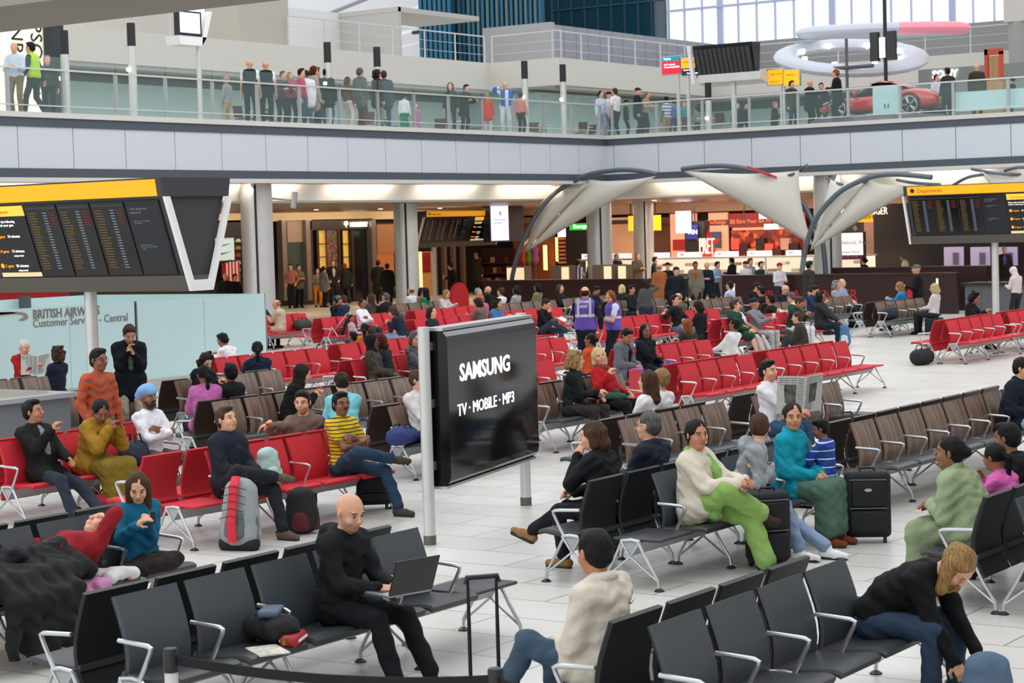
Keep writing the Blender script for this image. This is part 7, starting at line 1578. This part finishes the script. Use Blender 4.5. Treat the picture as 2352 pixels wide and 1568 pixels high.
# ------------------------------------------------------------------ luggage
def suitcase(loc, rz, w_, d_, h_, lab, hexc='#131315', handle=0, badge=0, name='suitcase'):
    t_ = thing(name, lab, 'suitcase', loc, rz); c_ = M('case_'+hexc[1:], hexc, .75, bump=.2, bscale=120)
    m_ = MB(); m_.rbox(-d_/2, d_/2, -w_/2, w_/2, .055, h_, .05, n=4); m_.build('shell', c_, t_, True)
    m_ = MB(); m_.rbox(d_/2-.01, d_/2+.035, -w_*.40, w_*.40, .10, h_*.46, .02); m_.build('lower_pocket', c_, t_, True)
    m_ = MB(); m_.rbox(d_/2-.01, d_/2+.03, -w_*.36, w_*.36, h_*.52, h_*.88, .02); m_.build('upper_pocket', c_, t_, True)
    for z in (h_*.5, h_*.9): m_ = MB(); m_.tube([(d_/2+.02, -w_*.40, z), (d_/2+.02, w_*.40, z)], .006, 5); m_.build('zip', M('zip_grey', '#5a5a5c', .4, .6), t_)
    m_ = MB(); m_.tube([(0, -.07, h_), (0, -.06, h_+.03), (0, .06, h_+.03), (0, .07, h_)], .011, 6); m_.build('carry_handle', blackp, t_)
    for s_ in (1, -1):
        wm_ = MB(); wm_.loft([[(-d_/2+.04+.045*cos(2*pi*k/14), s_*(w_/2-.05)+q, .045+.045*sin(2*pi*k/14)) for k in range(14)] for q in (-.015, .015)]); wm_.build('wheel', blackp, t_)
        MB().box(d_/2-.06, d_/2-.02, s_*(w_/2-.06)-.015, s_*(w_/2-.06)+.015, 0, .06).build('foot', blackp, t_)
    if handle:
        m_ = MB()
        for s_ in (1, -1): m_.tube([(-d_/2+.03, s_*.085, h_*.8), (-d_/2+.03, s_*.085, h_+handle*.5), (-d_/2+.03, s_*.085, h_+handle)], [.012, .012, .009], 8)
        m_.build('telescopic_tubes', M('handle_dark', '#1d1a22', .3, .5), t_)
        m_ = MB(); m_.tube([(-d_/2+.03, -.10, h_+handle-.03), (-d_/2+.03, -.095, h_+handle+.005), (-d_/2+.03, .095, h_+handle+.005), (-d_/2+.03, .10, h_+handle-.03)], .016, 8); m_.build('grip', blackp, t_)
    if badge: m_ = MB(); m_.loft([[(d_/2+.03+q, .035*cos(2*pi*k/16), h_*.76+.016*sin(2*pi*k/16)) for k in range(16)] for q in (0, .006)]); m_.build('silver_badge', alu, t_)
    return t_
def at_floor(px, py): p = atZ(px, py, 0); return (p[0], p[1], 0)
suitcase(at_floor(1765, 1300), radians(-42), .36, .24, .66, 'slim black suitcase with a zip tag beside the lime green trousers', '#0d0d0f')
suitcase(at_floor(1994, 1243), radians(-62), .42, .26, .66, 'wide black suitcase with a small oval silver badge', '#0e0e10', badge=1)
suitcase(at_floor(860, 1168), radians(-50), .38, .24, .42, 'black wheeled case under the red bench of the man in yellow', '#141518')
suitcase(at_floor(1388, 990), radians(-40), .40, .26, .52, 'tan wheeled suitcase beside the seated blonde women', '#a3906c')
q = atZ(1116, 1328, 1.0); s_ = suitcase((q[0], q[1], 0), radians(-40), .38, .24, .38, 'black cabin bag with its long trolley handle pulled up', '#121214', handle=.61)
suitcase(at_floor(1948, 1068), radians(-30), .4, .28, .62, 'tall dark bag behind the boy at the end of the walnut bench', '#0d0c10')
q = PP['blondwhite'][0]['loc']; suitcase((q[0], q[1], 0), radians(0), .5, .34, .43, 'low black case under the blonde woman in the pale polo neck', '#101114')
def backpack(loc, rz, w_, d_, h_, lab, hexc, c2, lean=0.0, seat=0, cat='backpack', name='backpack', straps=1):
    t_ = thing(name, lab, cat, loc, rz); t_.rotation_euler = (0, lean, rz)
    I_ = Imp(.05); I_.cap((0, -w_*.22, h_*.22), (0, -w_*.18, h_*.82), d_*.52, d_*.40).cap((0, w_*.22, h_*.22), (0, w_*.18, h_*.82), d_*.52, d_*.40).cap((0, 0, h_*.2), (0, 0, h_*.85), d_*.52, d_*.42)
    r_ = I_.mesh(.013, .003, 3); c_ = M('cloth_pack_'+hexc[1:], hexc, .8, var=.12, vscale=9, bump=.3, bscale=30)
    zmin = r_[0][:, 2].min(); r_[0][:, 2] -= zmin; np_mesh('pack_body', [r_], c_, t_)
    I_ = Imp(.03); I_.cap((d_*.42, -w_*.14, h_*.25), (d_*.40, -w_*.12, h_*.48), d_*.26, d_*.22).cap((d_*.42, w_*.14, h_*.25), (d_*.40, w_*.12, h_*.48), d_*.26, d_*.22).cap((d_*.42, 0, h_*.25), (d_*.40, 0, h_*.48), d_*.27, d_*.24)
    np_mesh('front_pocket', [I_.mesh(.012, .002, 5)], M('cloth_pack_'+c2[1:], c2, .8, var=.1, bump=.3), t_)
    for s_ in (1, -1):
        I_ = Imp(.02); I_.cap((.02, s_*w_*.47, h_*.2), (.02, s_*w_*.44, h_*.45), d_*.2, d_*.17); np_mesh('side_pocket', [I_.mesh(.012)], M('cloth_pack_'+c2[1:], ''), t_)
        if straps: m_ = MB(); m_.tube([(-d_*.3, s_*.05, h_*.95), (-d_*.75, s_*.08, h_*.75), (-d_*.7, s_*.1, h_*.35), (-d_*.4, s_*w_*.4, .06)], .016, 6, flat=.5); m_.build('shoulder_strap', M('strap_black', '#141416', .8), t_)
    m_ = MB(); m_.tube([(-d_*.25, -.03, h_*1.0), (-d_*.3, -.02, h_*1.07), (-d_*.3, .02, h_*1.07), (-d_*.25, .03, h_*1.0)], .008, 5); m_.build('haul_loop', M('strap_black', ''), t_)
    return t_
bp = backpack(at_floor(552, 1262), radians(-75), .34, .26, .68, 'large silver and grey trekking backpack with a red centre strap', '#8d9393', '#5b6061', lean=-.1)
m_ = MB(); m_.tube([(.10, 0, .70), (.155, 0, .62), (.17, 0, .45), (.20, 0, .28), (.17, 0, .08)], .05, 8, flat=.35); m_.build('red_strap', M('pack_red', '#d01c34', .6), bp)
m_ = MB()
for k in range(5): z = .30+.07*k; m_.tube([(.19-.01*k, -.13, z), (.22-.01*k, 0, z+.035), (.19-.01*k, .13, z)], .004, 4)
m_.build('bungee_cord', blackp, bp)
I_ = Imp(.03); I_.cap((.02, -.13, .06), (.02, .13, .06), .085, .085); np_mesh('black_base', [I_.mesh(.012)], M('strap_black', ''), bp)
backpack(at_floor(696, 1224), radians(-60), .30, .22, .40, 'maroon and black backpack standing behind the brown boots', '#1a1a1d', '#5a1522', lean=.1)
q = atX(628, 1092, -13.6); backpack((-13.65, q[1], .425), radians(-20), .26, .17, .40, 'pale mint rucksack with a red bag on the red seat', '#a9c4bc', '#b8ccc6', lean=-.1, straps=0)
backpack(at_floor(1937, 797), radians(-50), .32, .22, .50, 'blue backpack with a white centre panel on the floor by the charcoal coat', '#3f6f96', '#c8d2dc')
backpack(at_floor(1805, 812), radians(-50), .34, .26, .48, 'black and white sports bag with white towels by the boys feet', '#2a2b2f', '#b9bec4')
backpack(at_floor(2270, 1668), radians(-60), .30, .20, .38, 'slate blue rucksack on the floor below the bending woman', '#4f647c', '#3f5268')
def holdall(loc, rz, L_, w_, h_, lab, hexc, cat='bag', c2=None):
    t_ = thing('holdall', lab, cat, loc, rz); I_ = Imp(.04); r_ = min(w_, h_)/2
    for s_ in (-.25, 0, .25): I_.cap((-w_/2+r_, s_*L_, r_), (w_/2-r_, s_*L_, r_), r_, r_)
    I_.cap((0, -L_/2+r_, r_), (0, L_/2-r_, r_), r_, r_); I_.cap((0, -L_/2+r_, h_-r_*.9), (0, L_/2-r_, h_-r_*.9), r_*.8, r_*.8)
    R_ = I_.mesh(.012, .004, 2); R_[0][:, 2] -= R_[0][:, 2].min(); np_mesh('bag_body', [R_], M('cloth_bag_'+hexc[1:], hexc, .8, var=.12, vscale=8, bump=.3), t_)
    for s_ in (1, -1): m_ = MB(); m_.tube([(s_*w_*.3, -L_*.22, h_*.85), (s_*w_*.22, -L_*.12, h_*1.25), (s_*w_*.22, L_*.12, h_*1.25), (s_*w_*.3, L_*.22, h_*.85)], .010, 6); m_.build('handle', M('strap_black', ''), t_)
    m_ = MB(); m_.tube([(0, -L_*.4, h_*.98), (0, L_*.4, h_*.98)], .006, 5); m_.build('zip', M('zip_pale', '#c8ccc8', .4, .4), t_)
    return t_
q = atX(300, 1070, -16.5); holdall((-16.45, q[1], .43), radians(20), .46, .26, .30, 'navy overnight bag with pale zips on the red seat beside the turbaned man', '#1a2438')
holdall(at_floor(255, 1180), radians(10), .5, .3, .22, 'red and navy bag on the floor in front of the woman in mustard', '#a01a26')
q = atX(695, 752, -35.4); holdall((-35.4, q[1], .43), 0, .6, .3, .28, 'dark green holdall on the far red seats', '#34382c')
q = atX(925, 1036, -14.9); holdall((-14.9, q[1], .43), radians(10), .5, .3, .2, 'blue sports bag beside the man in the cream sweater', '#26346a')
holdall(at_floor(2118, 838), radians(-20), .55, .3, .32, 'black bag with a yellow tag under the red bench', '#17191e')
tg = atZ(2106, 812, .2); tag(MB().box(tg[0]+.12, tg[0]+.14, tg[1]-.26, tg[1]-.12, .1, .27).build('luggage_tag', M('tag_yellow', '#d8b832', .5)), 'yellow luggage tag on the black bag', 'tag')
q = atX(2045, 728, -21.0); holdall((-21.0, q[1], .43), 0, .55, .28, .30, 'navy bag on the far walnut bench by the cafe wall', '#1c2234')
holdall((-8.5, 9.62, .43), radians(80), .40, .26, .16, 'black handbag with a camera on top on the charcoal seat', '#141012')
# things on the empty seat of the front bench
t = thing('pouch', 'red pouch with a white stripe on the charcoal seat', 'pouch', (-8.32, 9.62, .43), radians(25)); m_ = MB(); m_.rbox(-.06, .06, -.13, .13, 0, .07, .03); m_.build('pouch_body', M('pouch_red', '#9a1c26', .6), t, True); MB().box(-.065, .065, -.1, .1, .03, .045).build('white_stripe', M('stripe_white', '#e4e0dc', .6), t)
t = thing('camera_case', 'slate blue folded case on top of the black handbag', 'case', (-8.5, 9.62, .60), radians(30)); m_ = MB(); m_.rbox(-.07, .07, -.12, .12, 0, .045, .02); m_.build('case_body', M('slate_case', '#4d5a70', .6), t, True)
t = thing('magazine', 'folded magazine lying at the edge of the charcoal seat', 'magazine', (-8.30, 9.35, .435), radians(60)); m_ = MB(); m_.rbox(-.1, .1, -.14, .14, 0, .012, .004); m_.build('pages', M('magazine_paper', '#c8c2b8', .6, var=.3, vscale=20), t)
t = thing('padlock', 'small brass padlock hanging from the black handbag', 'padlock', (-8.28, 9.50, .45)); MB().box(-.012, .012, -.02, .02, 0, .035).build('lock_body', M('brass', '#a8843c', .3, .8), t); m_ = MB(); m_.tube([(0, -.012, .035), (0, -.01, .055), (0, .01, .055), (0, .012, .035)], .003, 5); m_.build('shackle', alu, t)
# held things -----------------------------------------------------------------
def world_of(key, v):
    inf = PP[key][0]; a = radians(inf['face']); x, y, z = np.array(v)*inf['sc']; L_ = inf['loc']; return Vector((L_[0]+x*cos(a)-y*sin(a), L_[1]+x*sin(a)+y*cos(a), z+(L_[2] if len(L_) > 2 else 0))), a
def laptop():
    inf = PP['laptop'][0]; p, a = world_of('laptop', (inf['wl']+inf['wr'])/2+V(.10, .0, -.03)); t_ = thing('laptop', 'black laptop open on the lap of the bald man', 'laptop', tuple(p), a-.25)
    m_ = MB(); m_.rbox(-.13, .13, -.18, .18, 0, .02, .012); m_.build('keyboard_base', M('laptop_silver', '#9aa0a8', .3, .6), t_)
    MB().box(-.11, .02, -.15, .15, .02, .023).build('keyboard', blackp, t_)
    m_ = MB(); m_.rbox(-.005, .005, -.18, .18, 0, .25, .004); o_ = m_.build('screen_lid', M('laptop_black', '#0f1012', .35), t_); o_.location = (.13, 0, .015); o_.rotation_euler = (0, .38, 0)
laptop()
def newspaper(key, off, rot, lab, w_=.36, h_=.5, fold=.5, pic=1):
    inf = PP[key][0]; p, a = world_of(key, (inf['wl']+inf['wr'])/2+V(*off)); t_ = thing('newspaper', lab, 'newspaper', tuple(p), a); t_.rotation_euler = (rot[0], rot[1], a+rot[2])
    pm = M('newsprint', '#c4c4c0', .8, var=.12, vscale=30); txm = M('news_ink', '#55575a', .8)
    for s_ in (1, -1):
        vs = []
        for k in range(9): u = k/8; vs.append([(-.03*sin(u*3)-u*fold*.25, s_*u*w_, h_/2), (-.03*sin(u*3)-u*fold*.25-.004, s_*u*w_, h_/2), (-.03*sin(u*3+.5)-u*fold*.25-.004, s_*u*w_, -h_/2), (-.03*sin(u*3+.5)-u*fold*.25, s_*u*w_, -h_/2)])
        m_ = MB(); m_.loft(vs); pg = m_.build('page', pm, t_, True)
        m_ = MB(); 
        for c_ in range(4):
            for r_ in range(16):
                if pic and c_ in (1, 2) and 3 < r_ < 12: continue
                u0 = .06+c_*.23; y0, y1 = s_*u0*w_, s_*(u0+.2)*w_; z = h_*.44-r_*h_*.055
                xx = -.03*sin(u0*3)-u0*fold*.25+.003; x2 = -.03*sin((u0+.2)*3)-(u0+.2)*fold*.25+.003
                m_.add([(xx, y0, z), (x2, y1, z), (x2, y1, z-.006), (xx, y0, z-.006)], [(0, 1, 2, 3)])
        m_.build('print_lines', txm, pg)
        if pic: m_ = MB(); u0, u1 = .3, .72; m_.add([(-.03*sin(u0*3)-u0*fold*.25+.004, s_*u0*w_, .12), (-.03*sin(u1*3)-u1*fold*.25+.004, s_*u1*w_, .12), (-.03*sin(u1*3)-u1*fold*.25+.004, s_*u1*w_, -.1), (-.03*sin(u0*3)-u0*fold*.25+.004, s_*u0*w_, -.1)], [(0, 1, 2, 3)]); m_.build('photo', M('news_photo', '#5a564e', .7, var=.8, vscale=14), pg)
newspaper('newspaper', (.16, -.02, .04), (0, .15, -.5), 'open broadsheet newspaper with a large photograph', .33, .46)
newspaper('oldread', (.08, -.05, .0), (0, .2, -.4), 'open newspaper in the hands of the white-haired man', .26, .36, pic=0)
inf = PP['bookman'][0]; p, a = world_of('bookman', inf['wl']+V(.10, -.03, .05)); t = thing('book', 'open book held by the man in the black jumper', 'book', tuple(p), a)
for s_ in (1, -1): m_ = MB(); m_.box(-.09, .09, 0, .13, -.008, .008); o_ = m_.build('page_block', M('book_pages', '#d8d2c4', .7), t); o_.rotation_euler = (s_*.35, .5, 0) if s_ > 0 else (pi-.35, .5, 0)
for key, off, c_, lab in (('capgrey', (.08, .03, .05), '#e6e4e2', 'white paper cup held by the boy in the grey zip top'), ('coffee', (.10, .03, .04), '#e6e4e2', 'white cup held by the young man in black by the shops')):
    inf = PP[key][0]; p, a = world_of(key, inf['wr']+V(*off)); t = thing('paper_cup', lab, 'cup', tuple(p)); m_ = MB(); m_.lathe([(.028, -.05), (.038, .05)], 0, 0, 14); m_.build('cup', M('cup_white', c_, .6), t, True); m_ = MB(); m_.lathe([(.040, .048), (.040, .056), (.034, .062)], 0, 0, 14); m_.build('lid', M('cup_lid', '#d8d6d2', .5), t)
for key, lab in (('girl', 'dark phone with a cord in the hands of the girl in teal'), ('host2', 'black phone in the hand of the woman in the purple tabard'), ('phonewoman', 'pale flip phone held up by the curly-haired woman')):
    inf = PP[key][0]; p, a = world_of(key, inf['wl']+V(.09, -.03, .04)); t = thing('mobile_phone', lab, 'phone', tuple(p), a); m_ = MB(); m_.rbox(-.006, .006, -.024, .024, -.05, .05, .005); m_.build('phone_body', M('phone_dark', '#1c1c20', .3) if key != 'phonewoman' else M('phone_gold', '#c8a878', .4), t)
for key in ('host1',):
    inf = PP[key][0]; rt = bpy.data.objects[PP[key][1].name]; 
    text('CUSTOMER', 'lettering', M('tabard_white', '#e8e6f0', .6), rt, .075, (-.178, .172, 1.42), (0, -1, 0), (.0, 0, 1), .003, bold=.002, wid=.8); text('HOST', 'lettering', M('tabard_white', ''), rt, .075, (-.182, .085, 1.33), (0, -1, 0), (.0, 0, 1), .003, bold=.002, wid=.8)
    for y in (-.115, .115): MB().box(-.19, -.165, y-.022, y+.022, 1.15, 1.52).build('silver_band', M('tabard_silver', '#c4c6cc', .4, .3), rt)
inf = PP['beige'][0]; rt = bpy.data.objects[PP['beige'][1].name]; c_ = inf['chest']+inf['T'] @ V(-.152, -.075, .035)
m_ = MB(); m_.add([tuple(c_+inf['T'] @ V(0, y, z)) for y, z in ((.04, .012), (.03, -.006), (.012, -.008), (-.045, .022), (.014, .0), (.026, .002))], [(0, 1, 5), (1, 2, 4, 5), (2, 3, 4)]); m_.build('swoosh', M('logo_dark', '#2c2c34', .6), rt)
# ------------------------------------------------------------------ woman asleep across the charcoal seats, her coat and case
lyp = atX(240, 1272, -11.28)
LY = person((-11.28, lyp[1]-.62, 0), -90, 'lap', 'woman in a red hooded top lying asleep with a hand over her face', top='#8e1a22', bot='#101014', hair='bun', hc='black', skin='p', fem=1, lod=0, zp=.56, le=-1.42, hp=-.3,
   wl=(-.56, .06, .20), wr=(-.20, -.22, .06), al=(.74, .08, .50), ar=(.70, -.10, .50), kl=(.3, .2, 1), kr=(.3, -.1, .8), hood=1, el=(0, .6, .8), er=(0, -1, 0), shoe='#15151a', topk='jumper')
def heap(pts, name, lab, cat, mat_, h=.014, k=.06, wob=.008, cut=None):
    I_ = Imp(k)
    for a, b, r0, r1 in pts: I_.cap(a, b, r0, r1)
    r_ = I_.mesh(h, wob, 9); c = r_[0].mean(0); c[2] = r_[0][:, 2].min(); r_[0][:] -= c.astype(F32)
    root = np_mesh(name, [r_], mat_, None); root.location = tuple(float(v) for v in c); tag(root, lab, cat); return root
blk = M('cloth_black_coat', '#050506', .9, var=.15, bump=.4, bscale=18)
ly = lyp[1]-.62
cs = []
for i in range(9):
    y = ly-1.0+.14*i; cs += [((-11.50, y, .56), (-11.25, y+.02, .68+.02*(i % 3)), .085, .10), ((-11.25, y, .67), (-10.98, y+.02, .60), .10, .085)]
    if i in (2, 3, 4, 5, 6): cs += [((-10.98, y, .60), (-10.80, y+.03, .50), .085, .065), ((-10.80, y, .50), (-10.72+.02*(i % 2), y+.05*(i-4), .06+.05*abs(i-4)), .06, .045)]
for z_, r_ in ((.42, .06), (.30, .06), (.18, .055)): cs += [((-10.79, ly-.66+.1*(.42-z_), z_), (-10.77, ly-.22-.3*(.42-z_), z_), r_, r_)]
heap(cs, 'coat', 'black coat spread over the sleeping woman and hanging to the floor', 'coat', blk)
q = atX(212, 1330, -10.95); heap([((-11.05, q[1]-.1, .50), (-10.92, q[1]+.1, .46), .055, .05), ((-10.95, q[1]-.08, .45), (-10.84, q[1]+.0, .26), .05, .05), ((-10.93, q[1]+.04, .45), (-10.83, q[1]+.06, .30), .045, .04)], 'shawl', 'pink shawl hanging off the seat beside the sleeping woman', 'shawl', M('cloth_pink_shawl', '#c080a8', .9, bump=.5, bscale=24), .010, .03, .006)
q = atX(285, 1312, -11.05); heap([((-11.2, q[1]-.12, .475), (-11.05, q[1]+.1, .475), .055, .05), ((-11.08, q[1]-.12, .47), (-11.18, q[1]+.12, .47), .055, .045)], 'pillow', 'white pillow on the charcoal seats under the sleeping womans head', 'pillow', M('cloth_pillow', '#dcd9da', .9, bump=.3), .010, .03, .004)
q = atZ(180, 1470, 0); suitcase((q[0], q[1]+.1, 0), radians(-50), .34, .20, .34, 'small hot pink case standing under the charcoal bench', '#c81f78')
heap([((-5.15, 15.1, .88), (-5.05, 15.1, .5), .12, .16), ((-5.2, 15.5, .86), (-5.0, 15.45, .35), .12, .17), ((-5.0, 15.2, .5), (-4.95, 15.3, .15), .13, .12)], 'coat', 'black coat heaped over the charcoal seat at the right edge', 'coat', blk)
q = atX(650, 752, -35.4)
heap([((-15.0, 23.9, .72), (-14.75, 24.3, .66), .05, .06), ((-14.9, 23.8, .66), (-14.65, 24.1, .62), .06, .05)], 'bag', 'green cloth bag on the lap between the two blonde women', 'bag', M('cloth_green_bag', '#27553f', .85, bump=.4), .012, .04, .006)
q = atX(1448, 962, -12.1); heap([((-12.25, q[1], .62), (-12.1, q[1]+.2, .60), .13, .12), ((-12.2, q[1]-.1, .7), (-12.1, q[1]+.1, .75), .09, .07)], 'carrier_bag', 'crumpled black and silver carrier bag on the lap of the man in the white tee', 'bag', M('foil_bag', '#50535a', .25, .6, var=.9, vscale=9, bump=.8, bscale=14), .013, .04, .012)
q = atX(1520, 845, -17.6); heap([((-17.7, q[1], .55), (-17.5, q[1]+.25, .5), .13, .12)], 'jacket', 'royal blue jacket bundled on the red seat', 'jacket', M('cloth_royal_blue', '#1c3fa8', .85, bump=.4), .014, .04, .01)
q = atX(1505, 868, -17.6); heap([((-17.1, q[1]-.1, .12), (-17.0, q[1]+.3, .14), .16, .15), ((-17.1, q[1], .3), (-17.0, q[1]+.2, .32), .13, .12)], 'bag', 'soft red bag on the floor behind the empty red bench', 'bag', M('cloth_red_bag', '#b8161e', .85, bump=.3), .014, .05, .008)
t = thing('shopping_bag', 'tall blue and red checked laundry bag beside the girl in navy', 'bag', tuple(atX(1462, 862, -17.3)[:2])+(0,), .3); t.location[2] = .0; m_ = MB(); m_.rbox(-.1, .1, -.14, .14, 0, .62, .02); m_.build('bag_body', M('checked_bag', '#3a5fa8', .7, stripe=('#c83a48', 14, .4, 1), var=.2, vscale=30), t, True)
t = thing('stroller', 'folding pushchair with grey frame and black cloth beside the white sweater', 'pushchair', at_floor(775, 808), .4)
m_ = MB()
for s_ in (-.24, .24): m_.tube([(-.35, s_, .12), (0, s_, .55), (.35, s_, .98), (.45, s_, 1.0)], .014, 6); m_.tube([(.30, s_, .12), (0, s_, .55), (-.15, s_, .75)], .014, 6)
m_.tube([(.45, -.24, 1.0), (.45, .24, 1.0)], .016, 6); m_.build('tube_frame', alu, t)
for sx in (-.35, .30):
    for s_ in (-.27, .27): w_ = MB(); w_.tube([(sx+.11*cos(2*pi*k/16), s_, .125+.11*sin(2*pi*k/16)) for k in range(17)], .016, 6); w_.build('wheel', blackp, t)
m_ = MB(); m_.loft([[(-.2, -.2, .38), (-.2, .2, .38), (.12, .2, .36), (.12, -.2, .36)], [(-.18, -.2, .42), (-.18, .2, .42), (.12, .2, .42), (.12, -.2, .42)]]); m_.loft([[(.12, -.2, .36), (.12, .2, .36), (.3, .2, .85), (.3, -.2, .85)], [(.16, -.2, .36), (.16, .2, .36), (.34, .2, .85), (.34, -.2, .85)]]); m_.build('seat_cloth', M('strap_black', ''), t)
q = atX(1077, 705, -32.6); t = thing('water_bottle', 'clear water bottle standing on a far red seat', 'bottle', (-32.6, q[1], .43)); m_ = MB(); m_.lathe([(.035, 0), (.035, .15), (.014, .19), (.014, .21)], 0, 0, 12); m_.build('bottle_body', glassm('bottle_pet', '#bcd8ec', .6), t, True); m_ = MB(); m_.lathe([(.015, .21), (.015, .225)], 0, 0, 10); m_.build('cap', M('cap_blue', '#2a5aa8', .5), t)
q = atX(1052, 690, -40); m_ = MB(); m_.loft([[(-40+dx, q[1]+.5, 0)]+[(-40+dx, q[1]+.5*cos(pi*k/18), .75+.5*sin(pi*k/18)) for k in range(19)]+[(-40+dx, q[1]-.5, 0)] for dx in (0, .1)]); t = m_.build('round_seat_back', M('drum_red', '#b3141c', .5)); tag(t, 'round red seat back beyond the far rows', 'seat');
